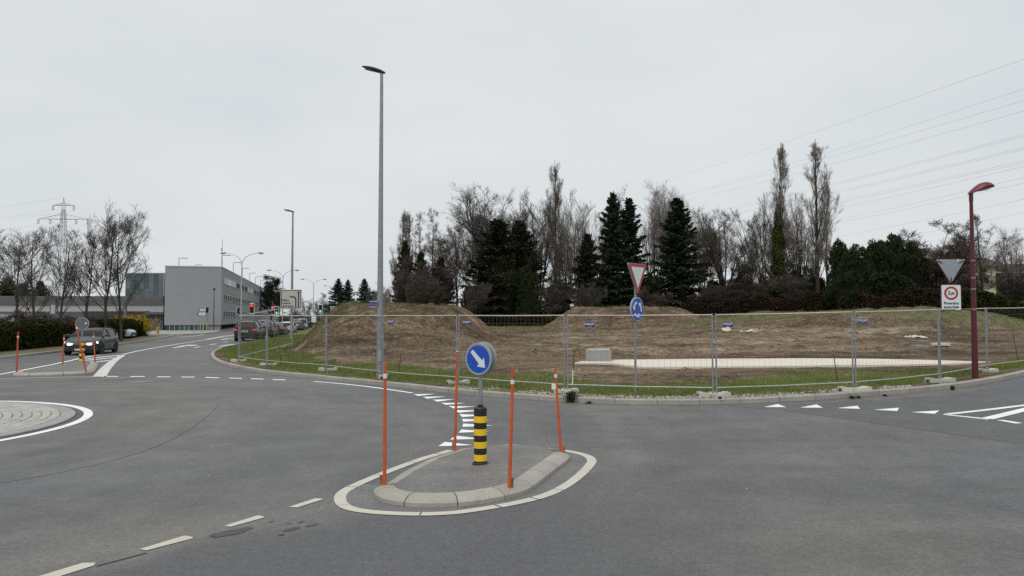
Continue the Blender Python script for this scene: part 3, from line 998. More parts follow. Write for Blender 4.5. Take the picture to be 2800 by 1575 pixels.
# asphalt top: falls from the raised front kerb to the flush stones at the back
inner_f = KF + FN * (tw - .004); inner_b = BK + BN * .145
def arc_z(q): return float(sm(min(q, len(KF) - 1 - q) * 0.06 / 0.55) * 0.75 + 0.25) * ISL_H
Pn = 64
fA = resample(inner_f, 1e-3 + np.linalg.norm(np.diff(inner_f, axis=0), axis=1).sum() / Pn)
fB = resample(inner_b[::-1], np.linalg.norm(np.diff(inner_b, axis=0), axis=1).sum() / (len(fA) - 1))
n_ = min(len(fA), len(fB)); rows = 12
vs = []
for i in range(n_):
    za = arc_z(int(i / (n_ - 1) * (len(KF) - 1))) - .006; zb = .030
    for j in range(rows):
        t = j / (rows - 1)
        p = fA[i] * (1 - t) + fB[i] * t
        vs.append((p[0], p[1], za * (1 - t) + zb * t + 0.012 * math.sin(math.pi * t)))
fs = [(i * rows + j, i * rows + j + 1, (i + 1) * rows + j + 1, (i + 1) * rows + j) for i in range(n_ - 1) for j in range(rows - 1)]
MB().add(vs, fs).build('island_surface', MAT['asphalt_island'], island, 60)
ISV = np.array(vs)
def isl_z(p):
    d = np.hypot(ISV[:, 0] - p[0], ISV[:, 1] - p[1])
    return float(ISV[d.argmin(), 2])
# pale painted stones around it
RW = [isl(q) for q in ((1690, 876), (1790, 893), (1870, 918), (1895, 945), (1890, 968), (1832, 1035), (1716, 1128), (1552, 1207), (1300, 1266), (1044, 1307), (895, 1327), (640, 1338), (310, 1323), (145, 1297), (82, 1258), (75, 1195), (150, 1142), (390, 1040), (660, 938), (800, 898), (880, 874))]
RW = resample(smooth_path(np.array(RW), 2), 0.06); WN = normals2(RW)
cut = 0
while cut < len(RW) - 3:
    L_ = random.choice((9, 12, 15, 17, 20))
    e_ = min(cut + L_, len(RW) - 1)
    wl = lambda q: 0.068
    gp = random.choice((0.002, 0.004, 0.012))
    vs = []
    ii = list(range(cut, e_ + 1))
    for q in ii:
        t = RW[min(q + 1, len(RW) - 1)] - RW[max(q - 1, 0)]; t /= np.linalg.norm(t)
        sh = gp if q == cut else (-gp if q == e_ else 0)
        for s_ in (-1, 1):
            p = RW[q] + WN[q] * s_ * wl(q) + t * sh
            vs.append((p[0], p[1], 0.0065))
    MB().add(vs, [(2 * i, 2 * i + 2, 2 * i + 3, 2 * i + 1) for i in range(len(ii) - 1)]).build('paint_band', MAT['paint_old'], island)
    cut = e_
# worn gutter between band and kerb
MAT['gutter'] = m_asphalt('asphalt_gutter', 1.28, 0.6, True)
gA = resample(KF + FN * .02, 0.06); 
gB = RW[(RW[:, 0] > -99)]
vs = []
KFs = resample(KF, np.linalg.norm(np.diff(KF, axis=0), axis=1).sum() / 80)
Rf = RW[::-1]
for p in KFs:
    d = np.hypot(Rf[:, 0] - p[0], Rf[:, 1] - p[1]); q = Rf[d.argmin()]
    nq = (q - p); nq = nq / max(np.linalg.norm(nq), 1e-6)
    a = p - nq * -0.0; b_ = q - nq * .065
    vs += [(a[0], a[1], 0.0035), (b_[0], b_[1], 0.0035)]
MB().add(vs, [(2 * i, 2 * i + 1, 2 * i + 3, 2 * i + 2) for i in range(len(KFs) - 1)]).build('gutter', MAT['gutter'], island)

# ------------------------------------------------------------------ splitter island on the left
spl = lambda q: G(q[0] / 5.724, 850 + q[1] / 5.724)[:2]
SF = resample(smooth_path(np.array([spl(q) for q in ((250, 980), (200, 1000), (188, 1022), (300, 1030), (640, 1025), (1000, 1010), (1300, 998), (1440, 985), (1475, 960), (1515, 900), (1545, 850), (1520, 820), (1490, 812))]), 2), 0.15)
SN = normals2(SF)
split = tag(bpy.data.objects.new('splitter_island', None), kind='structure'); COL.objects.link(split)
cuts = list(range(0, len(SF) - 3, 7)) + [len(SF) - 1]
for c0, c1 in zip(cuts[:-1], cuts[1:]):
    st = np.linspace(c0, c1, 4).round().astype(int)
    vs = []; fs = []
    for si, q in enumerate(st):
        t = SF[min(q + 1, len(SF) - 1)] - SF[max(q - 1, 0)]; t /= np.linalg.norm(t)
        p = SF[q] + t * (.01 if si == 0 else (-.01 if si == 3 else 0))
        for d, h in ((0, -.05), (0, .04), (.05, .085), (.1, .11), (.3, .112), (.3, -.05)):
            e = p + SN[q] * d; vs.append((e[0], e[1], h))
    for si in range(3):
        for j in range(6): fs.append((si * 6 + j, si * 6 + (j + 1) % 6, (si + 1) * 6 + (j + 1) % 6, (si + 1) * 6 + j))
    fs += [(5, 4, 3, 2, 1, 0), tuple(18 + j for j in range(6))]
    MB().add(vs, fs).build('kerb_stone', MAT['kerb_island'], split, 40)
inn = SF + SN * .296
back = np.array([spl(q) for q in ((1490, 806), (1300, 795), (1200, 790), (1000, 838), (700, 888), (400, 945), (262, 975))])
A_ = resample(inn, np.linalg.norm(np.diff(inn, axis=0), axis=1).sum() / 30); B_ = resample(back[::-1], np.linalg.norm(np.diff(back, axis=0), axis=1).sum() / (len(A_) - 1))
n_ = min(len(A_), len(B_)); vs = []
for i in range(n_):
    for j in range(6):
        t = j / 5; p = A_[i] * (1 - t) + B_[i] * t; vs.append((p[0], p[1], .108 * (1 - t) + .012 * t))
MB().add(vs, [(i * 6 + j, i * 6 + j + 1, (i + 1) * 6 + j + 1, (i + 1) * 6 + j) for i in range(n_ - 1) for j in range(5)]).build('island_surface', MAT['asphalt_island'], split, 60)

# ------------------------------------------------------------------ street furniture materials
MAT['galv'] = pm('galvanised_steel', (0.27, 0.285, 0.30), 0.5, 0.55, 0.18, 9, world=False)
MAT['galv_light'] = pm('galvanised_tube', (0.42, 0.42, 0.40), 0.5, 0.4, 0.2, 9)
MAT['rail_white'] = pm('weathered_pale_tube', (0.50, 0.47, 0.41), 0.55, 0.2, 0.2, 5)
MAT['sign_back'] = pm('sign_back_grey', (0.26, 0.30, 0.325), 0.45, 0.2, 0.08, 4)
MAT['sign_back_dark'] = pm('sign_back_dark_grey', (0.12, 0.135, 0.15), 0.5, 0.2, 0.08, 4)
MAT['orange'] = pm('orange_plastic', (0.53, 0.088, 0.020), 0.5, 0, 0.16, 5, dirt=0.5)
MAT['orange_far'] = pm('faded_orange_plastic', (0.42, 0.075, 0.035), 0.5, 0, 0.12, 5, dirt=0.25)
MAT['reflect'] = pm('reflective_white', (0.70, 0.69, 0.64), 0.4, 0, 0.05)
MAT['yellow'] = pm('reflective_yellow', (0.80, 0.50, 0.012), 0.42, 0, 0.05, 4)
MAT['yellow_far'] = pm('yellow_band', (0.78, 0.46, 0.02), 0.45, 0, 0.05, 4)
MAT['black'] = pm('black_plastic', (0.012, 0.012, 0.013), 0.5, 0, 0.2, 6)
MAT['signblue'] = pm('sign_blue', (0.008, 0.065, 0.40), 0.35, 0, 0.05, 3)
MAT['signwhite'] = pm('sign_white', (0.62, 0.66, 0.68), 0.4, 0, 0.05, 3)
MAT['signred'] = pm('sign_red', (0.36, 0.018, 0.022), 0.4, 0, 0.06, 3)
MAT['rim'] = pm('sign_rim_grey', (0.28, 0.30, 0.315), 0.5, 0.3, 0.1, 6)
MAT['wood'] = pm('wood_wedge', (0.26, 0.11, 0.05), 0.8, 0, 0.25, 20)
MAT['letters'] = pm('sign_black', (0.012, 0.012, 0.012), 0.5)
MAT['redpost'] = pm('red_enamel', (0.075, 0.007, 0.011), 0.42, 0, 0.12, 5)
MAT['lens'] = pm('frosted_lens', (0.45, 0.45, 0.44), 0.3)
MAT['concrete'] = m_stone('concrete', (0.22, 0.225, 0.22), (0.31, 0.31, 0.30), 0.15)
MAT['concrete_pale'] = m_stone('concrete_pale', (0.42, 0.40, 0.35), (0.54, 0.52, 0.46), 0.18, (0.2, 0.18, 0.14))
MAT['concrete_white'] = m_stone('fresh_concrete', (0.58, 0.53, 0.44), (0.68, 0.63, 0.54), 0.08, (0.40, 0.35, 0.27))

def disc_pts(r, k=40): return [(r * math.cos(2 * math.pi * i / k), r * math.sin(2 * math.pi * i / k)) for i in range(k)]
XZ = Matrix.Rotation(R(90), 3, 'X')       # lathe axis z -> -y (towards the viewer of a sign)

def flat(pts2, y, th=0.002):
    """thin plate in the sign plane; pts2 = (x, z); front at y"""
    return MB().prism([(a, y, c) for a, c in pts2], (0, th, 0))

# ------------------------------------------------------------------ marker poles
def marker_pole(base, top, r, label, group, mat='orange', wedge=None, band=None, bend=None, card=False):
    b_ = Vector(base); t_ = Vector(top)
    o = thing('marker_pole', label, 'marker pole', base, 0, group)
    L = (t_ - b_)
    pts = [Vector((0, 0, -0.02)), L]
    if bend is not None: pts = [Vector((0, 0, -0.02)), Vector(bend) - b_, L]
    rr = [r * 1.12] + [r] * (len(pts) - 2) + [r * .86]
    mb = MB()
    mb.path(pts, rr, 14)
    mb.build('pole', MAT[mat], o, 40)
    s0, s1 = band or (0.745, 0.80)
    def at_(s):
        if bend is None: return L * s
        v = Vector(bend) - b_; q = v.length / (v.length + (L - v).length)
        return v * (s / q) if s < q else v + (L - v) * ((s - q) / (1 - q))
    MB().path([at_(s0), at_(s1)], r * 1.0 + .003, 14).build('reflective_band', MAT['reflect'], o, 40)
    if wedge:
        mb = MB()
        wv = Vector(wedge)
        mb.prism([(wv.x * .75 - .010, wv.y, -.01), (wv.x * .75 + .010, wv.y, -.01), (wv.x * .75 + .021, wv.y, .105), (wv.x * .75 - .021, wv.y, .105)], (0, .03, 0))
        mb.build('wooden_wedge', MAT['wood'], o)
    if card:
        c_ = at_(0.755)
        MB().box((c_.x - .035, c_.y - .012, c_.z + .01), (.075, .006, .085)).build('reflector_card', MAT['reflect'], o)
    return o
def pole_from(bp, tp, h, dz, **kw):
    """foot on the island at photo point bp, head leaning as seen"""
    a = G(bp[0], bp[1], dz)
    d = ray(*tp); t = a[1] / d[1]
    top = np.array([d[0] * t, a[1], CAM_H + d[2] * t])
    return marker_pole(tuple(a), tuple(top), **kw)
gp = 'orange poles on the foreground island'
c8 = lambda x, y: (900 + x / 2.635, 900 + y / 2.635)
pole_from(c8(399, 1118), c8(403, 238), 1.5, .07, r=.0205, label='orange marker pole nearest the left end of the foreground island', group=gp, wedge=(-.06, .02, 0), band=(.868, .905))
pole_from(c8(905, 873), c8(924, 157), 1.5, .03, r=.0205, label='orange marker pole directly left of the blue arrow sign on the island', group=gp, wedge=(-.035, .03, 0), band=(.992, .999))
pole_from(c8(1298, 1140), c8(1325, 277), 1.5, .10, r=.0205, label='orange marker pole between the yellow and black bollard and the right kerb of the island', group=gp, wedge=(.045, .02, 0), band=(.862, .897))
pole_from(c8(1672, 897), c8(1627, 262), 1.5, .06, r=.0205, label='leaning orange marker pole at the far right end of the foreground island', group=gp, wedge=(.055, -.01, 0), band=(.865, .90), card=True)
gp2 = 'orange poles on the left splitter island'
c9 = lambda x, y: (x / 5.724, 850 + y / 5.724)
pole_from(c9(258, 972), c9(286, 330), 1.5, .08, r=.028, label='orange marker pole at the left tip of the splitter island', group=gp2, mat='orange_far', band=(.86, .90))
pole_from(c9(980, 830), c9(1007, 370), 1.5, .02, r=.028, label='orange marker pole in front of the left headlight of the dark hatchback', group=gp2, mat='orange_far', band=(.83, .88))
pole_from(c9(1490, 812), c9(1462, 335), 1.5, .1, r=.026, label='orange marker pole in front of the right headlight of the dark hatchback', group=gp2, mat='orange_far', band=(.84, .88))
a = G(*c9(1352, 955), .1); d = ray(*c9(1185, 172)); t = a[1] / d[1]; top = np.array([d[0] * t, a[1], CAM_H + d[2] * t])
d = ray(*c9(1215, 345)); t = a[1] / d[1]; bd = np.array([d[0] * t, a[1], CAM_H + d[2] * t])
marker_pole(tuple(a), tuple(top), .028, 'bent and leaning orange marker pole beside the round grey sign back', gp2, 'orange_far', None, (.86, .90), tuple(bd))

# ------------------------------------------------------------------ bollard with the keep-right sign
def round_sign(parent, zc, rad, y0, name='round_sign', back=False, rimw=.022):
    """a round sign facing -y: shell, and front face when not seen from behind"""
    sh = MB().lathe([(rad - .02, -.012), (rad, -.010), (rad, .004), (rad - .006, .012), (rad - rimw, .012), (rad - rimw, .006), (0.01, .006)], 44, (0, y0, zc), M=XZ)
    s = sh.build(name, MAT['sign_back'] if back else MAT['rim'], parent, 35)
    return s
bp = G(*c8(1089, 981), .055)
bp[2] = isl_z(bp)
o = thing('keep_right_bollard', 'yellow and black bollard carrying a blue keep right arrow sign on the foreground island', 'bollard', tuple(bp), R(-33))
br = 0.088; bh = 0.78
MB().lathe([(.115, -.02), (.115, .014), (.10, .018), (.095, .03), (.0, .03)], 28).build('base_flange', MAT['black'], o, 35)
MB().lathe([(br, 0.02), (br, bh - .07), (br + .004, bh - .068), (br + .004, bh - .05), (br, bh - .047), (br, bh - .02), (br - .012, bh - .004), (.045, bh), (.0, bh)], 30).build('body', MAT['black'], o, 35)
for i in range(4):
    z0 = .048 + i * .1735
    MB().lathe([(br + .0005, z0), (br + .0025, z0 + .002), (br + .0025, z0 + .085), (br + .0005, z0 + .087), (0.0, z0 + .087)], 30).build('yellow_band', MAT['yellow'], o, 35)
MB().lathe([(.04, bh - .002), (.04, bh + .03), (.030, bh + .032), (.0, bh + .032)], 20).build('collar', MAT['black'], o, 35)
MB().tube((0, 0, bh - .05), (0, 0, 1.47), .029, .029, 16).build('pole', MAT['galv'], o, 40)
zs = 1.435; rs_ = .225
s = round_sign(o, zs, rs_, -.045)
MB().lathe([(rs_ - .024, 0), (rs_ - .024, .002), (0.0, .002)], 44, (0, -.0515, zs), M=XZ).build('blue_face', MAT['signblue'], s, 30)
k = 44
vs = [((rs_ - .0245) * math.cos(2 * math.pi * i / k), -.0545, zs + (rs_ - .0245) * math.sin(2 * math.pi * i / k)) for i in range(k)] + [((rs_ - .030) * math.cos(2 * math.pi * i / k), -.0545, zs + (rs_ - .030) * math.sin(2 * math.pi * i / k)) for i in range(k)]
MB().add(vs, [(i, (i + 1) % k, k + (i + 1) % k, k + i) for i in range(k)]).build('white_border', MAT['signwhite'], s)
ar = [(-.155, .026), (.055, .037), (.055, .085), (.165, 0), (.055, -.085), (.055, -.037), (-.155, -.026)]
ca, sa = math.cos(R(-45)), math.sin(R(-45))
flat([(x * ca - z * sa, zs + x * sa + z * ca) for x, z in ar], -.0562, .002).build('white_arrow', MAT['signwhite'], s)
for bx, bz in ((0.0, .165), (-.135, -.08), (.135, -.08)):
    MB().lathe([(.005, 0), (.005, .004), (.0, .005)], 8, (bx, -.0535, zs + bz), M=XZ).build('rivet', MAT['galv_light'], s)
s2 = MB().lathe([(rs_ - .01, -.014), (rs_, -.010), (rs_, .006), (rs_ - .012, .012), (0.01, .012)], 44, (0.010, .046, zs + .012), M=XZ).build('rear_sign', MAT['rim'], o, 35)
MB().box((0, .02, zs + .1), (.06, .09, .03)).build('clamp', MAT['galv'], o); MB().box((0, .02, zs - .1), (.06, .09, .03)).build('clamp', MAT['galv'], o)

# bollard of the left splitter island, its sign seen from behind
bp = G(*c9(1278, 800), .03)
o = thing('keep_right_bollard', 'yellow and black bollard with a round grey sign back in front of the dark hatchback', 'bollard', tuple(bp), R(15))
br = .105; bh = .91
MB().lathe([(.15, -.01), (.15, .02), (0, .02)], 24).build('base_flange', MAT['black'], o, 35)
MB().lathe([(br, .01), (br, bh - .03), (.05, bh), (0, bh)], 26).build('body', MAT['black'], o, 35)
for i in range(4):
    z0 = .02 + i * .24
    MB().lathe([(br + .0005, z0), (br + .003, z0 + .002), (br + .003, z0 + .125), (br + .0005, z0 + .127), (0, z0 + .127)], 26).build('yellow_band', MAT['yellow_far'], o, 35)
MB().tube((0, 0, bh - .05), (0, 0, 1.7), .035, .035, 12).build('pole', MAT['galv'], o, 40)
s = round_sign(o, 1.72, .28, -.05, back=True)
s.data.materials[0] = MAT['sign_back_dark']
MB().lathe([(.283, -.02), (.283, .014), (.262, .015), (.262, .001), (0.01, .001)], 40, (0, -.052, 1.72), M=XZ).build('rim', MAT['galv_light'], s, 35)
MB().box((.15, -.068, 1.72 + .02), (.09, .004, .07)).build('sticker', MAT['signwhite'], s)
# ------------------------------------------------------------------ mesh fence round the plot
MAT['blue_banner'] = pm('banner_blue', (0.012, 0.010, 0.17), 0.5, 0, 0.05, 3)
MAT['wire'] = pm('fence_wire', (0.20, 0.19, 0.17), 0.6, 0.4, 0.1, 5)
FZ = [(653, 32.2), (731, 29.3), (893, 26.6), (1046, 23.55), (1252, 21.4), (1547, 19.05), (1952, 18.05), (2333, 18.75), (2566, 20.5), (2695, 23.3)]
FP = [np.array([(q - 1400) / FPX * Y_, Y_]) for q, Y_ in FZ] + [np.array([18.6, 26.0])]
back_pt = np.array([(801 - 1400) / FPX * 36.0, 36.0])
def fbase(p): return float(fh(p[0], p[1], rough=False))
foot_mb = MB()
prof = [(-.34, 0), (.34, 0), (.34, .135), (.25, .14), (.12, .105), (-.12, .105), (-.25, .14), (-.34, .135)]
foot_mb.prism([(x, -.11, z) for x, z in prof], (0, .22, 0))
foot_me = foot_mb.mesh('concrete_foot', MAT['concrete_pale'])
slot_me = MB().box((-.345, 0, .06), (.012, .09, .05)).mesh('socket', MAT['black'])
def fence_panel(p0, p1, label, banner=None, z0=None, z1=None):
    za = (fbase(p0) if z0 is None else z0) + .10
    zb = (fbase(p1) if z1 is None else z1) + .10
    d = p1 - p0; L = float(np.linalg.norm(d)); a = math.atan2(d[1], d[0])
    o = thing('mesh_fence', label, 'fence panel', (p0[0], p0[1], za), a, 'mesh fence panels round the plot')
    x0, x1 = .045, L - .045
    H = 1.90; zs_ = zb - za
    zf = lambda x: zs_ * x / L
    for x in (x0, x1):
        MB().tube((x, 0, zf(x) - .1), (x, 0, zf(x) + H + .035), .021, .021, 10).build('post', MAT['galv'], o, 40)
    MB().path([(x0, 0, zf(x0) + H), ((x0 + x1) / 2, 0, zf(L / 2) + H - .008), (x1, 0, zf(x1) + H)], .016, 8).build('top_rail', MAT['rail_white'], o, 40)
    MB().path([(x0, 0, zf(x0) + .13), ((x0 + x1) / 2, 0, zf(L / 2) + .115), (x1, 0, zf(x1) + .13)], .016, 8).build('bottom_rail', MAT['galv_light'], o, 40)
    for x in (x0, x1):
        MB().box((x + (.045 if x > 1 else -.045), -.004, zf(x) + 1.22), (.13, .05, .022)).build('clamp', MAT['galv_light'], o) if x > 1 else None
    wm = MB()
    nv_ = int(L / .145)
    for i in range(1, nv_):
        x = x0 + (x1 - x0) * i / nv_
        wm.tube((x, 0, zf(x) + .13), (x, 0, zf(x) + H), .0018, .0018, 4, False)
    for j in range(1, 8):
        z = .13 + (H - .13) * j / 8
        wm.tube((x0, .004, zf(x0) + z), (x1, .004, zf(x1) + z), .0018, .0018, 4, False)
    tag(wm.build('wire_mesh', MAT['wire'], o), kind='stuff')
    if banner:
        bx, bz, bw, bhh, yaw = banner
        # a small blue company board wired to the mesh
        bo = MB().bbox((0, 0, 0), (bw, .006, bhh), .002).build('banner', MAT['blue_banner'], o)
        bo.location = (bx, -.014, bz + zf(bx)); bo.rotation_euler = (0, 0, yaw)
        lettering('DROUET', bhh * .50, MAT['signwhite'], bo, 0, -.0045, bhh * .13, bold=.002)
        MB().box((0, -.004, -bhh * .22), (bw * .55, .001, bhh * .05)).build('underline', MAT['signwhite'], bo)
    return o
names = ['mesh fence panel at the left end beside the queueing cars', 'mesh fence panel in front of the left toe of the big soil mound', 'mesh fence panel ending at the tall grey street lamp',
         'mesh fence panel right of the tall grey street lamp', 'mesh fence panel behind the blue arrow sign of the island', 'mesh fence panel in front of the concrete block and the roundabout sign',
         'mesh fence panel in front of the left half of the white slab', 'mesh fence panel left of the red lamp post and its signs', 'mesh fence panel standing behind the red lamp post', 'rightmost mesh fence panel at the picture edge']
bann = [None, None, (.25, 1.72, .22, .13, R(-38)), (.42, 1.70, .25, .13, 0), (.36, 1.70, .25, .13, 0), (.62, 1.66, .25, .125, 0), (.36, 1.66, .25, .125, 0), (.33, 1.66, .22, .13, R(-30)), (.22, 1.66, .16, .13, R(25)), (.2, 1.66, .16, .13, R(15))]
for i in range(len(FP) - 1):
    fence_panel(FP[i], FP[i + 1], names[i], bann[i])
fence_panel(FP[0] + np.array([0.0, .12]), back_pt, 'mesh fence panel turning back from the left corner post towards the direction sign', None, z1=0.55)
b0 = MB().bbox((0, 0, 0), (.13, .006, .08), .002)
feet = [(731, .25, 0.05, 'white concrete fence foot by the kerb below the second fence post'), (893, .3, .05, 'concrete fence foot half hidden in grass left of the tall lamp'), (1046, .28, 1.25, 'concrete fence foot at the base of the tall grey lamp'),
        (1252, .25, .35, 'concrete fence foot behind the pole of the blue arrow sign'), (1547, .0, 1.35, 'concrete fence foot on the kerb beside the grass tuft'), (1547, .14, .12, 'concrete fence foot lying behind the one beside the grass tuft'),
        (1952, .0, 1.48, 'small end of a concrete fence foot on the kerb right of the roundabout sign'), (1952, .12, .06, 'long concrete fence foot in the grass right of the roundabout sign'), (2333, .0, .12, 'concrete fence foot in front of the right half of the white slab'),
        (2566, .0, .2, 'long concrete fence foot in the grass below the weight limit sign'), (2695, -.05, .35, 'concrete fence foot just behind the red lamp post'), (653, .1, .1, 'concrete fence foot under the left corner post of the fence')]
for q, off, yaw, lab in feet:
    i = [f[0] for f in FZ].index(q)
    p = FP[i] + np.array([0, off])
    if q in (1547, 1952) and yaw > 1: p = p + np.array([0, -.12])
    z = fbase(p) - .02
    f = thing('ballast_block', lab, 'concrete foot', (p[0], p[1], z), yaw if yaw < 1 else R(90), 'concrete feet of the fence')
    sc = 1.15 if q in (2566, 1952, 2333) and yaw < 1 else .95
    link('foot_block', foot_me, f); link('socket', slot_me, f)
    f.scale = (sc, sc, 1.0)

# ------------------------------------------------------------------ tall grey street lamp and the farther one
def grey_lamp(p, H, r0, r1, label, yaw, head=0.78, group='grey street lamps'):
    o = thing('street_lamp', label, 'street lamp', p, yaw, group)
    mb = MB()
    k = 10
    mb.path([(0, 0, -.1), (0, 0, 1.3), (0, 0, H * .5), (0, 0, H - .02)], [r0 * 1.03, r0 * .97, (r0 + r1) * .5, r1], k)
    mb.build('mast', MAT['galv'], o, 20)
    MB().box((0, -r0 * 1.0, .75), (r0 * .8, .012, .36)).build('access_door', MAT['galv_light'], o)
    # flat leaf-shaped luminaire, tilted up
    hd = MB()
    n_ = 14; vs = []; fs = []; m_ = 12
    for i in range(n_ + 1):
        t = i / n_
        x = .12 - head * t
        w_ = .155 * math.sin(math.pi * min(1, t * .92 + .06))**.6 * head / .78
        th = .075 * math.sin(math.pi * min(1, t * .90 + .08))**.7 * head / .78
        for j in range(m_):
            a = 2 * math.pi * j / m_
            vs.append((x, w_ * math.cos(a), th * math.sin(a) * (1.0 if math.sin(a) > 0 else .55)))
    for i in range(n_):
        for j in range(m_): fs.append((i * m_ + j, i * m_ + (j + 1) % m_, (i + 1) * m_ + (j + 1) % m_, (i + 1) * m_ + j))
    fs += [tuple(range(m_)), tuple(n_ * m_ + j for j in range(m_ - 1, -1, -1))]
    hd.add(vs, fs)
    h = hd.build('lamp_head', MAT['lamp_head'], o, 50)
    h.location = (0, 0, H + .02); h.rotation_euler = (0, R(13 if head > .7 else 3), 0)
    MB().box((-.42 * head / .78, 0, -.043), (.24, .17, .012)).build('lens', MAT['lens_dark'], h)
    return o
MAT['lamp_head'] = pm('lamp_housing_dark', (0.05, 0.055, 0.06), 0.45, 0.3, 0.15, 4)
MAT['lens_dark'] = pm('lamp_glass', (0.16, 0.16, 0.165), 0.2)
LP = P(1038, 1040, 23.95); LP[2] = fbase(LP) - .03
lamp = grey_lamp(tuple(LP), 10.0 - .02, .108, .05, 'tall galvanised street lamp with a blue street name plate behind the island', R(12))
# street name plate
pl = thing('street_name_plate', 'small dark blue street name plate on the tall grey lamp', 'sign', (LP[0] - .02, LP[1] - .04, LP[2] + 2.40), R(-26))
MB().bbox((-.17, -.09, 0), (.30, .012, .20), .004).build('plate', MAT['galv_light'], pl)
MB().box((-.17, -.098, 0), (.285, .004, .135)).build('blue_face', MAT['blue_banner'], pl)
lettering('Chenal-à-Lonay', .038, MAT['signwhite'], pl, -.165, -.101, 0)
MB().box((-.02, -.075, .05), (.05, .05, .02)).build('bracket', MAT['galv'], pl); MB().box((-.02, -.075, -.06), (.05, .05, .02)).build('bracket', MAT['galv'], pl)

LQ = P(797, 923, 57.0)
grey_lamp(tuple(LQ), (923 - 577) / FPX * 57.0 - .05, .12, .06, 'more distant grey street lamp behind the large direction sign', R(6), .86)
# large direction sign on it
sg = thing('direction_sign', 'large pale direction sign for police and centre entretien with two black arrows', 'sign', tuple(LQ), R(-3))
s_z = LQ[2]
zc = (P(796, 818, 57.0)[2] - s_z); sw, sh_ = 1.66, 1.49
MB().bbox((.0, -.17, zc), (sw, .05, sh_), .03).build('plate', MAT['sign_grey'] if 'sign_grey' in MAT else MAT['reflect'], sg)
MAT['sign_face'] = pm('sign_face_pale', (0.42, 0.41, 0.37), 0.5, 0, 0.06, 1)
def frame(w_, h_, t_, y, mat, parent, name='border', zc=0, xc=0):
    m2 = MB()
    m2.box((xc, y, zc + h_ / 2 - t_ / 2), (w_, .006, t_)); m2.box((xc, y, zc - h_ / 2 + t_ / 2), (w_, .006, t_))
    m2.box((xc - w_ / 2 + t_ / 2, y, zc), (t_, .0058, h_ - 2 * t_)); m2.box((xc + w_ / 2 - t_ / 2, y, zc), (t_, .0058, h_ - 2 * t_))
    return m2.build(name, mat, parent)
MB().box((0, -.197, zc), (sw - .06, .006, sh_ - .06)).build('face', MAT['sign_face'], sg)
frame(sw - .10, sh_ - .10, .045, -.203, MAT['letters'], sg, zc=zc)
def sp(x, y): return ((x - 1422) / 425 * sw, zc - (y - 425) / 380 * sh_)      # points of the enlarged view
arrow = [(1562, 590), (1562, 300), (1548, 300), (1573, 265), (1598, 300), (1584, 300), (1584, 590)]
flat([sp(*q) for q in arrow][::-1], -.208, .004).build('straight_arrow', MAT['letters'], sg)
arc = [(1507, 590), (1507, 440), (1500, 415), (1485, 398), (1465, 391), (1428, 391), (1428, 402), (1395, 380), (1428, 358), (1428, 369), (1470, 369), (1500, 377), (1520, 397), (1529, 430), (1529, 590)]
flat([sp(*q) for q in arc], -.208, .004).build('left_arrow', MAT['letters'], sg)
for tx, y, x in (('Police', 447, 1232), ('Centre', 503, 1232), ('entretien', 563, 1252)):
    q = sp(x, y); lettering(tx, .235, MAT['letters'], sg, q[0], -.204, q[1], 'LEFT', .006)
MB().box((0, -.1, zc + .4), (.3, .1, .06)).build('bracket', MAT['galv'], sg); MB().box((0, -.1, zc - .4), (.3, .1, .06)).build('bracket', MAT['galv'], sg)

# ------------------------------------------------------------------ give-way and roundabout signs on one post
bp = np.array([(1736 - 1400) / FPX * 18.95, 18.95]); bz = fbase(bp)
o = thing('sign_post', 'grey post with a give way triangle above a blue roundabout disc behind the fence', 'road sign', (bp[0], bp[1], bz), R(49))
top = (1074 - 716) / FPX * 18.95
pl_ = MB().path([(0, 0, -.1), (.012, 0, top * .5), (.03, 0, top - .02)], .03, 12); pl_.build('post', MAT['galv'], o, 40)
def tri(side, r=.05, n_=5, cx=0, cz=0):
    """downward triangle with rounded corners; cz = centre height"""
    h = side * math.sqrt(3) / 2
    cs = [(-side / 2, h / 3), (side / 2, h / 3), (0, -2 * h / 3)]
    out = []
    for i, (x, z) in enumerate(cs):
        l = math.hypot(x, z); ux, uz = x / l, z / l
        ccx, ccz = x - ux * 2 * r, z - uz * 2 * r
        a0 = math.atan2(uz, ux)
        for j in range(n_):
            a = a0 + R(60) - R(120) * j / (n_ - 1)
            out.append((cx + ccx + r * math.cos(a), cz + ccz + r * math.sin(a)))
    return out
tc_ = top - .30
t_ = flat(tri(.94, .045, 6, .02, tc_), -.075, .03).build('triangle_plate', MAT['rim'], o, 30)
flat(tri(.90, .035, 6, .02, tc_), -.079, .004).build('red_border', MAT['signred'], t_)
flat(tri(.62, .012, 4, .02, tc_), -.083, .004).build('white_field', MAT['signwhite'], t_)
dc = top - .30 - .60 - .30
rr = .315
s = MB().lathe([(rr - .01, -.03), (rr, -.026), (rr, .004), (rr - .006, .012), (rr - .02, .012), (rr - .02, .006), (.01, .006)], 44, (.02, -.05, dc), M=XZ).build('round_plate', MAT['rim'], o, 35)
MB().lathe([(rr - .021, 0), (rr - .021, .003), (0, .003)], 44, (.02, -.0575, dc), M=XZ).build('white_border', MAT['signwhite'], s, 30)
MB().lathe([(rr - .032, 0), (rr - .032, .003), (0, .003)], 44, (.02, -.0615, dc), M=XZ).build('blue_face', MAT['signblue'], s, 30)
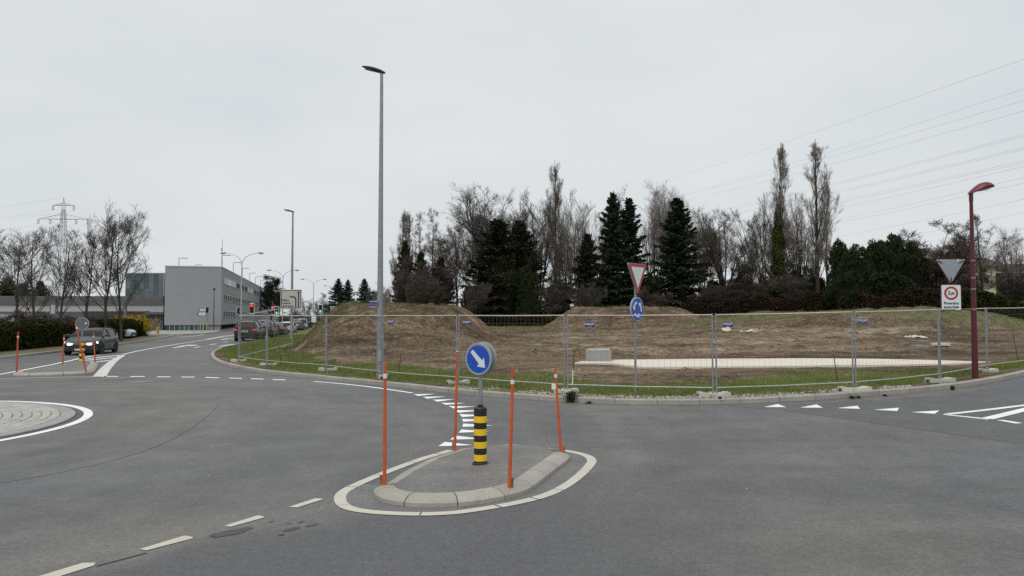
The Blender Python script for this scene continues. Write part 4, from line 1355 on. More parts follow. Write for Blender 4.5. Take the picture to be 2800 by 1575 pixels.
for q in range(3):
    a0 = R(100 + 120 * q); a1 = a0 + R(62)
    ro, ri = .205, .145
    pts = [(ro * math.cos(a0 + (a1 - a0) * i / 8), ro * math.sin(a0 + (a1 - a0) * i / 8)) for i in range(9)]
    rm = .175; ae = a1 + R(30)
    pts += [((ro + .045) * math.cos(a1), (ro + .045) * math.sin(a1)), (rm * math.cos(ae), rm * math.sin(ae)), ((ri - .045) * math.cos(a1), (ri - .045) * math.sin(a1))]
    pts += [(ri * math.cos(a1 - (a1 - a0) * i / 8), ri * math.sin(a1 - (a1 - a0) * i / 8)) for i in range(9)]
    flat([(.02 + x, dc + z) for x, z in pts], -.0685, .003).build('white_arrow', MAT['signwhite'], s)
MB().box((.02, -.025, tc_), (.08, .06, .03)).build('clamp', MAT['galv'], o); MB().box((.02, -.02, dc), (.08, .05, .03)).build('clamp', MAT['galv'], o)

# ------------------------------------------------------------------ red lamp with two signs
Yr = 21.35
bp = np.array([(2662 - 1400) / FPX * Yr, Yr]); bz = float(gz(bp[0], bp[1])) + .10
H_ = (1033 - 527) / FPX * Yr
o = thing('red_street_lamp', 'dark red street lamp with a curved head on the right', 'street lamp', (bp[0], bp[1], bz), 0)
MB().path([(0, 0, -.15), (0, 0, 1.2), (0, 0, H_)], [.086, .077, .045], 16).build('mast', MAT['redpost'], o, 40)
MB().path([(0, 0, H_ - .22), (0, 0, H_ + .03)], [.056, .056], 12).build('mast_cap', MAT['redpost'], o, 40)
hd = MB(); vs = []; fs = []; n_, m_ = 14, 14
for i in range(n_ + 1):
    t = i / n_
    x = -.06 + .73 * t; z = .02 + .23 * math.sin(min(1, t * 1.15) * math.pi / 2) - .06 * max(0, t - .75)
    w_ = .05 + .16 * math.sin(math.pi * min(1, max(.02, t)))**.7 if t < .999 else .03
    th = .045 + .15 * math.sin(math.pi * min(1, t * .95 + .02))
    for j in range(m_):
        a = 2 * math.pi * j / m_
        vs.append((x, w_ * math.cos(a), z + th * math.sin(a) * (.75 if math.sin(a) > 0 else .35)))
for i in range(n_):
    for j in range(m_): fs.append((i * m_ + j, i * m_ + (j + 1) % m_, (i + 1) * m_ + (j + 1) % m_, (i + 1) * m_ + j))
fs += [tuple(range(m_)), tuple(n_ * m_ + j for j in range(m_ - 1, -1, -1))]
hd.add(vs, fs)
MAT['red_head'] = pm('red_lamp_head', (0.14, 0.012, 0.016), 0.35, 0, 0.1, 4)
h = hd.build('lamp_head', MAT['red_head'], o, 50); h.location = (0, 0, H_ - .02)
ln = MB(); ln.lathe([(.05, -.05), (.12, -.03), (.15, 0), (.0, 0)], 20); lo = ln.build('lens', MAT['lens'], h, 40); lo.scale = (1.75, 1, 1); lo.location = (.36, 0, .165); lo.rotation_euler = (0, R(-12), 0)
def bandz(py): return (1033 - py) / FPX * Yr + .0
# give way sign seen from behind
ts = thing('give_way_sign', 'triangular road sign seen from behind in grey with a red edge on the red lamp', 'road sign', (bp[0], bp[1], bz), R(-6))
txc = (2598 - 2656) / FPX * Yr; tz = bandz(729) + .0
q = flat(tri(.86, .035, 5, txc, tz), -.02, .022).build('plate', MAT['redpost'], ts, 30)
flat(tri(.80, .02, 5, txc, tz), -.024, .004).build('back_face', MAT['sign_back'], q)
for dx, dz, a in ((-.29, .16, -32), (.29, .16, 32), (0, -.36, 90)):
    MB().box((txc + dx, -.035, tz + dz), (.14, .02, .022), Matrix.Rotation(R(-a), 3, 'Y')).build('stiffener', MAT['redpost'], q)
MB().box((txc + .20, -.031, tz + .2), (.035, .004, .07)).build('sticker', MAT['signwhite'], q)
for py in (711, 758):
    MB().tube((txc * .25 if py > 740 else txc * .35, -.005, bandz(py)), (-.05, 0, bandz(py)), .014, .014, 8).build('bracket_arm', MAT['redpost'], ts)
    MB().lathe([(.068, bandz(py) - .02), (.070, bandz(py) + .02), (0, bandz(py) + .02)], 16).build('clamp', MAT['galv'], ts, 30)
# weight limit sign
ws = thing('weight_limit_sign', 'white sign with a red ring reading 3,5 t riverains autorises on the red lamp', 'road sign', (bp[0], bp[1], bz), R(-4))
wx, wz = (2600 - 2660) / FPX * Yr, bandz(812); ww, wh = .53, .72
def rrect(w_, h_, r, cx, cz):
    out = []
    for sx, sz, a0 in ((1, 1, 0), (-1, 1, 90), (-1, -1, 180), (1, -1, 270)):
        for j in range(5):
            a = R(a0 + 90 * j / 4)
            out.append((cx + sx * (w_ / 2 - r) + r * math.cos(a), cz + sz * (h_ / 2 - r) + r * math.sin(a)))
    return out
q = flat(rrect(ww + .04, wh + .04, .05, wx, wz), -.03, .03).build('plate', MAT['redpost'], ws, 30)
flat(rrect(ww, wh, .035, wx, wz), -.034, .004).build('white_face', MAT['signwhite'], q)
k = 40; rz_ = wz + .125
vs = [(wx + .195 * math.cos(2 * math.pi * i / k), -.0365, rz_ + .195 * math.sin(2 * math.pi * i / k)) for i in range(k)] + [(wx + .138 * math.cos(2 * math.pi * i / k), -.0365, rz_ + .138 * math.sin(2 * math.pi * i / k)) for i in range(k)]
MB().add(vs, [(i, (i + 1) % k, k + (i + 1) % k, k + i) for i in range(k)]).build('red_ring', MAT['signred'], q)
lettering('3,', .15, MAT['letters'], q, wx - .04, -.0365, rz_, bold=.004); lettering('5t', .115, MAT['letters'], q, wx + .05, -.0365, rz_ - .008, bold=.004)
lettering('Riverains', .115, MAT['letters'], q, wx, -.0365, wz - .165, bold=.003); lettering('autorisés', .115, MAT['letters'], q, wx, -.0365, wz - .275, bold=.003)
for py in (789, 844):
    MB().tube((wx + ww / 2, -.015, bandz(py)), (-.05, 0, bandz(py)), .013, .013, 8).build('bracket_arm', MAT['redpost'], ws)
    MB().lathe([(.072, bandz(py) - .02), (.074, bandz(py) + .02), (0, bandz(py) + .02)], 16).build('clamp', MAT['galv'], ws, 30)

# ------------------------------------------------------------------ concrete slab, block, debris on the plot
def GZ(px, py, z):
    d = ray(px, py); t = (z - CAM_H) / d[2]; return (d[0] * t, d[1] * t, z)
sl = [(1572, 991.0), (1600, 991.8), (1668, 992.5), (1715, 998), (1758, 1003), (2000, 1001.5), (2300, 998.5), (2600, 994.5), (2712, 989), (2560, 984.5), (2400, 981), (2200, 979.5), (1900, 981), (1700, 983), (1640, 985), (1590, 987.5)]
pts = [GZ(a, b_, SLAB_Z + .04) for a, b_ in sl]
tag(MB().prism([(x, y, SLAB_Z - .31) for x, y, z in pts], (0, 0, .35)).build('concrete_slab', MAT['concrete_white']), 'long pale freshly poured concrete slab lying in the soil', 'concrete slab')
c_ = GZ(1637, 991, SLAB_Z)
o = thing('concrete_block', 'grey rectangular concrete block standing at the left end of the pale slab', 'concrete block', c_, R(-4))
MB().bbox((0, .35, .215), (.95, .7, .47), .012).build('block', MAT['concrete'], o)
MB().bbox((.03, .42, .468), (.82, .5, .03), .008).build('cover_slab', MAT['concrete_pale'], o)
p = GT(2515, 950)
o = thing('concrete_plate', 'tilted grey concrete plate lying in the soil behind the fence', 'concrete plate', tuple(p), R(8))
MB().bbox((0, 0, .05), (.6, .5, .12), .01).build('plate', MAT['concrete'], o)
p = GT(2572, 947)
o = thing('concrete_plate', 'small white concrete plate right of the tilted grey one behind the fence', 'concrete plate', tuple(p), R(3))
MB().bbox((0, 0, .07), (.68, .5, .12), .01).build('plate', MAT['concrete_white'], o)
MAT['plastic'] = pm('crumpled_plastic', (0.52, 0.47, 0.38), 0.5, 0, 0.15, 3)
def rag(px, py, w_, d_, h_, label, seed):
    p = GT(px, py)
    nx_, ny_ = 26, 14
    xs_ = np.linspace(-w_ / 2, w_ / 2, nx_); ys_ = np.linspace(-d_ / 2, d_ / 2, ny_)
    X_, Y_ = np.meshgrid(xs_, ys_)
    e = np.sqrt((X_ / (w_ / 2))**2 * .8 + (Y_ / (d_ / 2))**2 * .8)
    Z_ = h_ * (np.abs(fbm(X_ + seed, Y_, .35, 3, seed)) * 2.2 * sm(1.2 - e)) - .05 * sm(e - .7) + 0.05
    X_ = X_ + .12 * fbm(X_, Y_ + 9, .4, 2, seed); Y_ = Y_ + .25 * fbm(X_ + 5, Y_, .5, 2, seed + 2)
    gzv = top_h(p[0] + X_, p[1] + Y_)
    i_ = np.arange(X_.size).reshape(X_.shape)
    keep = (e < 1.02 + .3 * fbm(X_ * 1.0, Y_, .3, 2, seed + 5))
    F_ = np.stack([i_[:-1, :-1], i_[:-1, 1:], i_[1:, 1:], i_[1:, :-1]], -1).reshape(-1, 4)
    F_ = F_[keep.ravel()[F_].all(1)]
    me = npmesh('plastic_sheet', np.stack([X_, Y_, Z_ + gzv - p[2]], -1), F_, MAT['plastic'], False)
    o = link('plastic_sheet', me, None, tuple(p))
    md = o.modifiers.new('thickness', 'SOLIDIFY'); md.thickness = .006
    return tag(o, label, 'plastic sheet', 'pale scraps lying on the plot')
rag(2045, 909, 1.1, .6, .25, 'crumpled pale plastic sheet left of the small sandy heap', 3)
rag(1985, 904, .7, .4, .22, 'small pale scrap of plastic beside the larger crumpled sheet', 5)
rag(2500, 924, 1.3, .6, .16, 'torn pale plastic sheet lying behind the fence near the weight limit sign', 8)
# wooden stakes
def stake(px, py, h, lean, label, pale=False):
    p = GT(px, py)
    o = thing('wooden_stake', label, 'stake', tuple(p), 0, 'thin survey stakes')
    MB().path([(0, 0, -.1), (lean, .02, h)], [.017, .013], 6).build('rod', MAT['stake'], o)
    if pale: MB().path([(0, 0, 0), (lean * .4, .01, h * .42)], .02, 6).build('painted_end', MAT['reflect'], o)
MAT['stake'] = pm('dark_wood_stake', (0.075, 0.045, 0.03), 0.85, 0, 0.25, 10)
stake(770, 997, 1.5 * .62, -.15, 'leaning dark stake in front of the big mound near the second fence post')
stake(690, 984, .7, .03, 'thin stake left of the second fence post')
stake(1090, 1022, .72, .08, 'thin stake in the grass right of the tall lamp')
stake(1565, 1057, 1.1, .06, 'stake with a pale lower end beside the double concrete foot', True)
stake(2293, 1052, .85, -.12, 'leaning stake in front of the pale slab left of the red lamp')
stake(2785, 985, 1.2, -.2, 'thin dark stake at the right edge of the plot')

# ------------------------------------------------------------------ turf, gravel and stones
def blades(x, y, z, h, w_, rg, lean=.5):
    n_ = len(x)
    a = rg.random(n_) * 2 * math.pi; b_ = rg.random(n_) * 2 * math.pi
    l = rg.random(n_) * lean * h
    v = np.empty((n_, 3, 3), np.float32)
    v[:, 0] = np.stack([x - np.cos(a) * w_ / 2, y - np.sin(a) * w_ / 2, z - .01], 1)
    v[:, 1] = np.stack([x + np.cos(a) * w_ / 2, y + np.sin(a) * w_ / 2, z - .01], 1)
    v[:, 2] = np.stack([x + np.cos(b_) * l, y + np.sin(b_) * l, z + h], 1)
    return v.reshape(-1, 3), np.arange(n_ * 3).reshape(-1, 3)
MAT['grass'] = leaf_mat('grass_blades', (0.062, 0.095, 0.020), (0.24, 0.28, 0.085), 0.8)
rg = np.random.default_rng(4)
N = 600000
sidx = rg.integers(0, len(KP) - 1, N)
off = .18 + rg.random(N)**1.2 * 6.5
bx = KP[sidx, 0] + KN[sidx, 0] * off + rg.normal(0, .12, N); by = KP[sidx, 1] + KN[sidx, 1] * off + rg.normal(0, .12, N)
vis = (by > 15) & (by < 75) & (np.abs(bx / by) < .74) & (bx < 22)
bx, by = bx[vis], by[vis]
dk = dkerb(bx, by)
ins = inside(bx, by)
tm = turf_mask(bx, by, dk) + .55 * fbm(bx, by, 1.6, 4, 77)
gravel = sm((bx + 1.5) / 1.5) * sm((.95 - dk) / .4)
keep = ins & (tm > .47 + .38 * gravel) & (rg.random(len(bx)) < .9)
bx, by, dk, tm = bx[keep], by[keep], dk[keep], tm[keep]
lush = sm(.5 + 1.6 * fbm(bx, by, 2.2, 3, 78))
hh = (.045 + .13 * lush * rg.random(len(bx))) * (.55 + .6 * sm((dk - .3) / 1.0))
vv, ff = blades(bx, by, fh(bx, by, dk), hh, .012 + .013 * rg.random(len(bx)) + by * .00015, rg)
tag(link('grass', npmesh('grass', vv, ff, MAT['grass'])), 'short patchy green grass growing behind the kerb of the plot', 'grass', kind='stuff')
# weeds on the left shoulder of the big mound and in the old meadow at the back
def weed_patch(cx, cy, h0, label, mat):
    nb_ = 9
    k = len(cx)
    wx_ = np.repeat(cx, nb_) + rg.normal(0, .10, k * nb_); wy_ = np.repeat(cy, nb_) + rg.normal(0, .10, k * nb_)
    v_, f_ = blades(wx_, wy_, top_h(wx_, wy_), h0 * (.4 + .8 * rg.random(k * nb_)), .02 + .02 * rg.random(k * nb_), rg, .8)
    return tag(link('weeds', npmesh('weeds', v_, f_, mat)), label, 'weeds', kind='stuff')
MAT['weed'] = leaf_mat('weed_leaves', (0.06, 0.07, 0.025), (0.20, 0.19, 0.085), 0.85)
cx = rg.uniform(-15, -3, 9000); cy = rg.uniform(36, 58, 9000)
pr = sm((-8.2 - cx - .2 * (cy - 44)) / 2.6) * .9 * sm((cy - 40) / 5) + .10 * sm((-5 - cx) / 3) + fbm(cx, cy, 1.2, 3, 91) * .5
k_ = (rg.random(9000) < pr) & (((cx + 7) / 6.6)**2 + ((cy - 47.5) / 11.6)**2 < 1.05)
weed_patch(cx[k_], cy[k_], .16, 'olive weeds growing on the left shoulder of the big mound', MAT['weed'])
cx = rg.uniform(-4, 46, 9000); cy = rg.uniform(40, 76, 9000)
pr = sm((cy - 57 + .42 * np.clip(cx - 2, 0, 30)) / 10) * .55 + fbm(cx, cy, 2.2, 4, 93) * .9
k_ = (rg.random(9000) < pr) & inside(cx, cy) & (np.abs(cx / cy) < .73)
weed_patch(cx[k_], cy[k_], .17, 'tufts of weeds in the dry meadow below the hedge', MAT['weed'])
# grass tuft and weeds growing at the kerb
def tuft(px, py, n_, h, spread, label, dz=0.0, mat='grass_dark'):
    p = G(px, py)
    rg_ = np.random.default_rng(int(px))
    vs = []; fs = []
    for i in range(n_):
        a = rg_.random() * 2 * math.pi; l = h * (.5 + .6 * rg_.random()); q = spread * (.3 + .8 * rg_.random())
        ox, oy = rg_.normal(0, spread * .22, 2)
        pts = [Vector((ox, oy, 0)), Vector((ox + math.cos(a) * q * .45, oy + math.sin(a) * q * .45, l * .75)), Vector((ox + math.cos(a) * q, oy + math.sin(a) * q, l * (.55 + .35 * rg_.random())))]
        s_ = Vector((-math.sin(a), math.cos(a), 0)) * .007
        k0 = len(vs)
        vs += [tuple(pts[0] - s_), tuple(pts[0] + s_), tuple(pts[1] + s_), tuple(pts[1] - s_), tuple(pts[2])]
        fs += [(k0, k0 + 1, k0 + 2, k0 + 3), (k0 + 3, k0 + 2, k0 + 4)]
    me = bpy.data.meshes.new('grass_tuft'); me.from_pydata(vs, [], fs); me.materials.append(MAT[mat])
    return tag(link('grass_tuft', me, None, (p[0], p[1], p[2] + dz)), label, 'grass tuft', 'weeds growing along the kerb')
MAT['grass_dark'] = leaf_mat('tuft_blades', (0.018, 0.026, 0.010), (0.075, 0.085, 0.035), 0.7)
tuft(1563, 1100, 150, .34, .24, 'dark green grass tuft growing at the kerb beside the concrete foot')
tuft(1611, 1104, 40, .08, .12, 'small weed at the kerb just right of the grass tuft')
tuft(2330, 1090, 50, .09, .13, 'low weed at the kerb in front of the right half of the slab')
tuft(2348, 1089, 40, .08, .1, 'low weed at the kerb right next to another low weed')
tuft(2603, 1066, 50, .14, .1, 'brownish weed in a kerb joint below the red lamp')
tuft(2420, 1083, 30, .06, .12, 'tiny weed at the kerb foot under the long concrete foot')
def pebbles(x, y, z, r, rg):
    ico_v = np.array([(0, 0, 1), (.894, 0, .447), (.276, .851, .447), (-.724, .526, .447), (-.724, -.526, .447), (.276, -.851, .447), (.724, .526, -.447), (-.276, .851, -.447), (-.894, 0, -.447), (-.276, -.851, -.447), (.724, -.526, -.447), (0, 0, -1)])
    ico_f = np.array([(0, 1, 2), (0, 2, 3), (0, 3, 4), (0, 4, 5), (0, 5, 1), (1, 6, 2), (2, 7, 3), (3, 8, 4), (4, 9, 5), (5, 10, 1), (6, 7, 2), (7, 8, 3), (8, 9, 4), (9, 10, 5), (10, 6, 1), (11, 7, 6), (11, 8, 7), (11, 9, 8), (11, 10, 9), (11, 6, 10)])
    n_ = len(x)
    v = ico_v[None] * (1 + .75 * (rg.random((n_, 12, 1)) - .5)) * r[:, None, None] * (np.array([1, 1, .6]) + .35 * (rg.random((n_, 1, 3)) - .5))
    a = rg.random(n_) * 6.28
    c, s_ = np.cos(a), np.sin(a)
    v = np.stack([v[..., 0] * c[:, None] - v[..., 1] * s_[:, None], v[..., 0] * s_[:, None] + v[..., 1] * c[:, None], v[..., 2]], -1)
    v = v + np.stack([x, y, z], 1)[:, None]
    f = ico_f[None] + 12 * np.arange(n_)[:, None, None]
    return v.reshape(-1, 3), f.reshape(-1, 3)
MAT['gravel'] = leaf_mat('gravel_stones', (0.16, 0.145, 0.12), (0.50, 0.46, 0.40), 0.9)
N = 5200
sidx = rg.integers(0, len(KP) - 1, N * 8); off = .17 + np.abs(rg.normal(0, .30, N * 8))
jt = rg.uniform(-.14, .14, N * 8)
bx = KP[sidx, 0] + KN[sidx, 0] * off + KN[sidx, 1] * jt; by = KP[sidx, 1] + KN[sidx, 1] * off - KN[sidx, 0] * jt
m_ = (bx > -1.6) & (bx < 12) & (by < 24) & (fbm(bx, by, 1.3, 3, 9) > -.18); bx, by = bx[m_][:N], by[m_][:N]
vv, ff = pebbles(bx, by, fh(bx, by, np.full(len(bx), .3)) + .012, .012 + .028 * rg.random(len(bx))**2, rg)
tag(link('gravel', npmesh('gravel', vv, ff, MAT['gravel'])), 'strip of loose pale gravel along the kerb', 'gravel', kind='stuff')
MAT['stones'] = leaf_mat('field_stones', (0.07, 0.050, 0.033), (0.34, 0.29, 0.22), 0.95)
N = 7500
bx = rg.uniform(-16, 34, N); by = 21 + 42 * rg.random(N)**1.4
m_ = inside(bx, by) & (dkerb(bx, by) > 3.0) & ~((bx > 1.5) & (bx < 20) & (by > 25) & (by < 31.5)) & (np.abs(bx / by) < .72); bx, by = bx[m_], by[m_]
rr = .012 + .065 * rg.random(len(bx))**5 + .0006 * (by - 20)
vv, ff = pebbles(bx, by, top_h(bx, by) + rr * .12, rr, rg)
tag(link('field_stones', npmesh('field_stones', vv, ff, MAT['stones'])), 'small stones and clods strewn over the bare soil', 'stones', kind='stuff')
# loose grit on the asphalt
N = 90
bx = rg.uniform(-9, 9, N); by = rg.uniform(6.3, 17, N)
m_ = ~inside(bx, by); bx, by = bx[m_], by[m_]
vv, ff = pebbles(bx, by, gz(bx, by) + .004, .004 + .014 * rg.random(len(bx))**3, rg)
tag(link('road_grit', npmesh('road_grit', vv, ff, MAT['gravel'])), 'small loose stones lying on the asphalt', 'grit', kind='stuff')
# ------------------------------------------------------------------ vegetation builders
MAT['bark'] = leaf_mat('bark', (0.030, 0.026, 0.021), (0.068, 0.059, 0.047), 0.95)
MAT['twig'] = leaf_mat('twigs', (0.070, 0.060, 0.051), (0.140, 0.122, 0.106), 0.95)
MAT['twig_pale'] = leaf_mat('pale_twigs', (0.17, 0.148, 0.130), (0.30, 0.265, 0.235), 0.95)
MAT['twig_brown'] = leaf_mat('brown_twigs', (0.070, 0.054, 0.045), (0.150, 0.120, 0.100), 0.95)
MAT['bark_left'] = leaf_mat('mossy_bark', (0.050, 0.048, 0.034), (0.115, 0.105, 0.078), 0.95)
MAT['needle'] = leaf_mat('spruce_needles', (0.013, 0.022, 0.014), (0.056, 0.076, 0.047), 0.8)
MAT['needle_brown'] = leaf_mat('dull_conifer_needles', (0.018, 0.019, 0.012), (0.055, 0.053, 0.034), 0.85)
MAT['thuja'] = leaf_mat('thuja_leaves', (0.012, 0.019, 0.009), (0.046, 0.060, 0.027), 0.8)
MAT['ivy'] = leaf_mat('ivy_leaves', (0.018, 0.025, 0.008), (0.068, 0.078, 0.026), 0.6)
MAT['hedge_brown'] = leaf_mat('beech_hedge_leaves', (0.017, 0.012, 0.009), (0.056, 0.036, 0.025), 0.9)
MAT['hedge_green'] = leaf_mat('hedge_leaves', (0.011, 0.015, 0.006), (0.050, 0.055, 0.020), 0.75)
MAT['core'] = pm('shaded_inner_foliage', (0.012, 0.013, 0.009), 1.0, 0, 0.3, 2, spec=0.0)  # near-black colour paints the shade deep inside hedges and evergreens
MAT['forsythia'] = leaf_mat('forsythia_blossom', (0.30, 0.20, 0.012), (0.62, 0.46, 0.03), 0.7)
MAT['far_twig'] = leaf_mat('far_twigs', (0.13, 0.125, 0.125), (0.22, 0.21, 0.21), 0.95)

def unit(v): return v / np.maximum(np.linalg.norm(v, axis=-1, keepdims=True), 1e-9)
def grow(rg, st, dr, ln, r0, r1, ns, wander, up):
    n = len(st)
    P_ = np.empty((n, ns + 1, 3)); P_[:, 0] = st
    d = unit(dr)
    for i in range(ns):
        d = unit(d + rg.normal(0, wander, (n, 3)) + np.array([0, 0, up]))
        P_[:, i + 1] = P_[:, i] + d * (ln / ns)[:, None]
    t = np.linspace(0, 1, ns + 1)
    Rr = r0[:, None] * (1 - t) + r1[:, None] * t
    return P_, Rr
def spawn(rg, P_, Rr, nch, t0, t1, ang, asd, tpow=1.0):
    n, m, _ = P_.shape
    t = t0 + (t1 - t0) * rg.random((n, nch))**tpow
    f = t * (m - 1); i = np.minimum(f.astype(int), m - 2); fr = (f - i)[..., None]
    r_ = np.arange(n)[:, None]
    st = P_[r_, i] * (1 - fr) + P_[r_, i + 1] * fr
    rad = Rr[r_, i] * (1 - fr[..., 0]) + Rr[r_, i + 1] * fr[..., 0]
    d = unit(P_[r_, i + 1] - P_[r_, i])
    q = unit(np.cross(d, rg.normal(0, 1, d.shape)))
    a = ang + rg.normal(0, asd, t.shape)
    dr = d * np.cos(a)[..., None] + q * np.sin(a)[..., None]
    return st.reshape(-1, 3), dr.reshape(-1, 3), rad.ravel(), t.ravel()
def tubes(P_, Rr, k):
    n, m, _ = P_.shape
    T = np.empty_like(P_)
    T[:, 1:-1] = P_[:, 2:] - P_[:, :-2]; T[:, 0] = P_[:, 1] - P_[:, 0]; T[:, -1] = P_[:, -1] - P_[:, -2]
    T = unit(T)
    ref = np.where(np.abs(T[:, :1, 2:3]) > .9, np.array([1.0, 0, 0]), np.array([0, 0, 1.0]))
    U = unit(np.cross(T, np.broadcast_to(ref, T.shape))); V = np.cross(T, U)
    a = 2 * np.pi * np.arange(k) / k
    vs = P_[:, :, None] + (U[:, :, None] * np.cos(a)[:, None] + V[:, :, None] * np.sin(a)[:, None]) * Rr[:, :, None, None]
    b = (np.arange(n) * m * k)[:, None, None] + (np.arange(m - 1) * k)[None, :, None]
    j = np.arange(k)[None, None]; j2 = (j + 1) % k
    f = np.stack([b + j, b + j2, b + k + j2, b + k + j], -1).reshape(-1, 4)
    return vs.reshape(-1, 3), f
def join(parts):
    vs = []; fs = []; o = 0
    for v, f in parts:
        vs.append(v); fs.append(f + o); o += len(v)
    return np.vstack(vs), np.vstack(fs)
def rhombi(c, d, s, l, w_):
    """leaf-sized faces: centres, long axis, side axis"""
    n = len(c)
    v = np.empty((n, 4, 3))
    v[:, 0] = c - d * (l / 2)[:, None]; v[:, 1] = c + s * (w_ / 2)[:, None]; v[:, 2] = c + d * (l / 2)[:, None]; v[:, 3] = c - s * (w_ / 2)[:, None]
    return v.reshape(-1, 3), np.arange(n * 4).reshape(-1, 4)
def rand_dirs(rg, n): return unit(rg.normal(0, 1, (n, 3)))
def side_of(rg, d): return unit(np.cross(d, rand_dirs(rg, len(d))))

def bare_tree(seed, style, H=16.0, twig='twig', bark='bark', fine=1.0, tr=1.0):
    """a leafless tree; returns meshes (trunk and limbs, branches and twigs)"""
    rg = np.random.default_rng(seed)
    one = np.ones(1)
    if style == 'round':
        th = H * .26
        P0, R0 = grow(rg, np.zeros((1, 3)) - [0, 0, .3], np.array([[0, 0, 1.0]]), one * th, one * H * .017, one * H * .013, 5, .03, .1)
        n1 = 18
        st = np.repeat(P0[:, -1], n1, 0) - np.array([0, 0, 1]) * (rg.random((n1, 1)) * th * .45)
        az = np.arange(n1) * 2.4 + rg.random(n1) * .5; el = R(26) + R(60) * ((np.arange(n1) * .618) % 1)
        dr = np.stack([np.cos(az) * np.cos(el), np.sin(az) * np.cos(el), np.sin(el)], 1)
        el2 = (np.array([0, 0, .57 * H]) - st) / (np.array([.33, .33, .34]) * H); d2_ = unit(dr) / (np.array([.33, .33, .34]) * H)
        bb = (el2 * d2_).sum(1); aa = (d2_**2).sum(1); cc_ = (el2**2).sum(1) - 1
        ln_ = (bb + np.sqrt(np.maximum(bb * bb - aa * cc_, 0.0))) / aa           # out to the edge of a rounded crown
        P1, R1 = grow(rg, st, dr, np.clip(ln_, .2 * H, .8 * H) * (.86 + .18 * rg.random(n1)), np.full(n1, H * .0075), np.full(n1, H * .0020), 9, .055, .07)
        n2, n3, n4 = 12, 8, int(8 * fine)
        a2, a3, a4 = R(34), R(36), R(36); l2, l3, l4 = .34, .42, .5; up = .05
    elif style == 'vase':
        P0, R0 = grow(rg, np.zeros((1, 3)) - [0, 0, .3], np.array([[0, 0, 1.0]]), one * H * .16, one * H * .015, one * H * .013, 4, .02, .1)
        n1 = 9
        st = np.repeat(P0[:, -1], n1, 0) - np.array([0, 0, 1]) * (rg.random((n1, 1)) * H * .08)
        az = np.arange(n1) * 2.4 + rg.random(n1) * .6; el = R(60) + rg.random(n1) * R(26)
        dr = np.stack([np.cos(az) * np.cos(el), np.sin(az) * np.cos(el), np.sin(el)], 1)
        P1, R1 = grow(rg, st, dr, H * (.62 + .26 * rg.random(n1)), np.full(n1, H * .0062), np.full(n1, H * .0015), 10, .04, .04)
        n2, n3, n4 = 13, 8, int(8 * fine)
        a2, a3, a4 = R(28), R(30), R(30); l2, l3, l4 = .30, .42, .5; up = .10
    elif style == 'tall':
        P0, R0 = grow(rg, np.zeros((1, 3)) - [0, 0, .3], np.array([[0, 0, 1.0]]), one * H * .90, one * H * .0115, one * H * .002, 12, .035, .12)
        n1 = 19
        st, dr, rad, t = spawn(rg, P0, R0, n1, .24, .93, R(44), R(8))
        P1, R1 = grow(rg, st, dr, H * .40 * (1.14 - .62 * t) * (.7 + .5 * rg.random(n1)), rad * .45, rad * .1 + .010, 8, .08, .10)
        n2, n3, n4 = 8, int(7 * min(1, fine + .25)), int(6 * fine)
        a2, a3, a4 = R(36), R(38), R(36); l2, l3, l4 = .40, .46, .5; up = .09
    elif style == 'poplar':
        P0, R0 = grow(rg, np.zeros((1, 3)) - [0, 0, .3], np.array([[0, 0, 1.0]]), one * H * .99, one * H * .0125, one * H * .0012, 14, .012, .1)
        n1 = 50
        st, dr, rad, t = spawn(rg, P0, R0, n1, .14, .88, R(25), R(6))
        P1, R1 = grow(rg, st, dr, H * .17 * (1.15 - .75 * np.abs(t - .35)) * (.55 + .7 * rg.random(n1)) * np.minimum(1, (1.02 - t) * 4), rad * .28, rad * .06 + .006, 7, .05, .15)
        n2, n3, n4 = 7, 5, int(4 * fine)
        a2, a3, a4 = R(24), R(28), R(30); l2, l3, l4 = .40, .5, .6; up = .16
    elif style == 'larch':
        P0, R0 = grow(rg, np.zeros((1, 3)) - [0, 0, .3], np.array([[0, 0, 1.0]]), one * H * .99, one * H * .014, one * H * .001, 14, .015, .1)
        n1 = 64
        st, dr, rad, t = spawn(rg, P0, R0, n1, .30, .97, R(80), R(8), .8)
        P1, R1 = grow(rg, st, dr, H * .165 * (1.2 - 1.02 * t) * (.6 + .7 * rg.random(n1)) + .25, rad * .3, rad * .05 + .008, 6, .06, .06)
        n2, n3, n4 = 6, 3, 2
        a2, a3, a4 = R(52), R(55), R(50); l2, l3, l4 = .34, .5, .6; up = -.02
    else:                                     # multi-stemmed thicket
        n0 = 13
        az = rg.random(n0) * 6.28; el = R(58) + rg.random(n0) * R(30)
        dr = np.stack([np.cos(az) * np.cos(el), np.sin(az) * np.cos(el), np.sin(el)], 1)
        P0, R0 = grow(rg, rg.normal(0, H * .035, (n0, 3)) * [1, 1, 0] - [0, 0, .2], dr, H * (.6 + .4 * rg.random(n0)), np.full(n0, H * .007), np.full(n0, H * .0015), 8, .07, .04)
        n1 = n0 * 7
        st, dr, rad, t = spawn(rg, P0, R0, 7, .15, .97, R(32), R(10))
        P1, R1 = grow(rg, st, dr, H * .28 * (1.1 - .6 * t) * (.6 + .6 * rg.random(n1)), rad * .5, rad * .1 + .006, 5, .1, .08)
        n2, n3, n4 = 5, 4, int(3 * fine)
        a2, a3, a4 = R(34), R(36), R(36); l2, l3, l4 = .48, .55, .6; up = .06
    L1 = np.linalg.norm(np.diff(P1, axis=1), axis=2).sum(1)
    st, dr, rad, t = spawn(rg, P1, R1, n2, .18, 1.0, a2, R(9), .8)
    ln = np.repeat(L1, n2) * l2 * (1.15 - .55 * t) * (.6 + .7 * rg.random(len(t)))
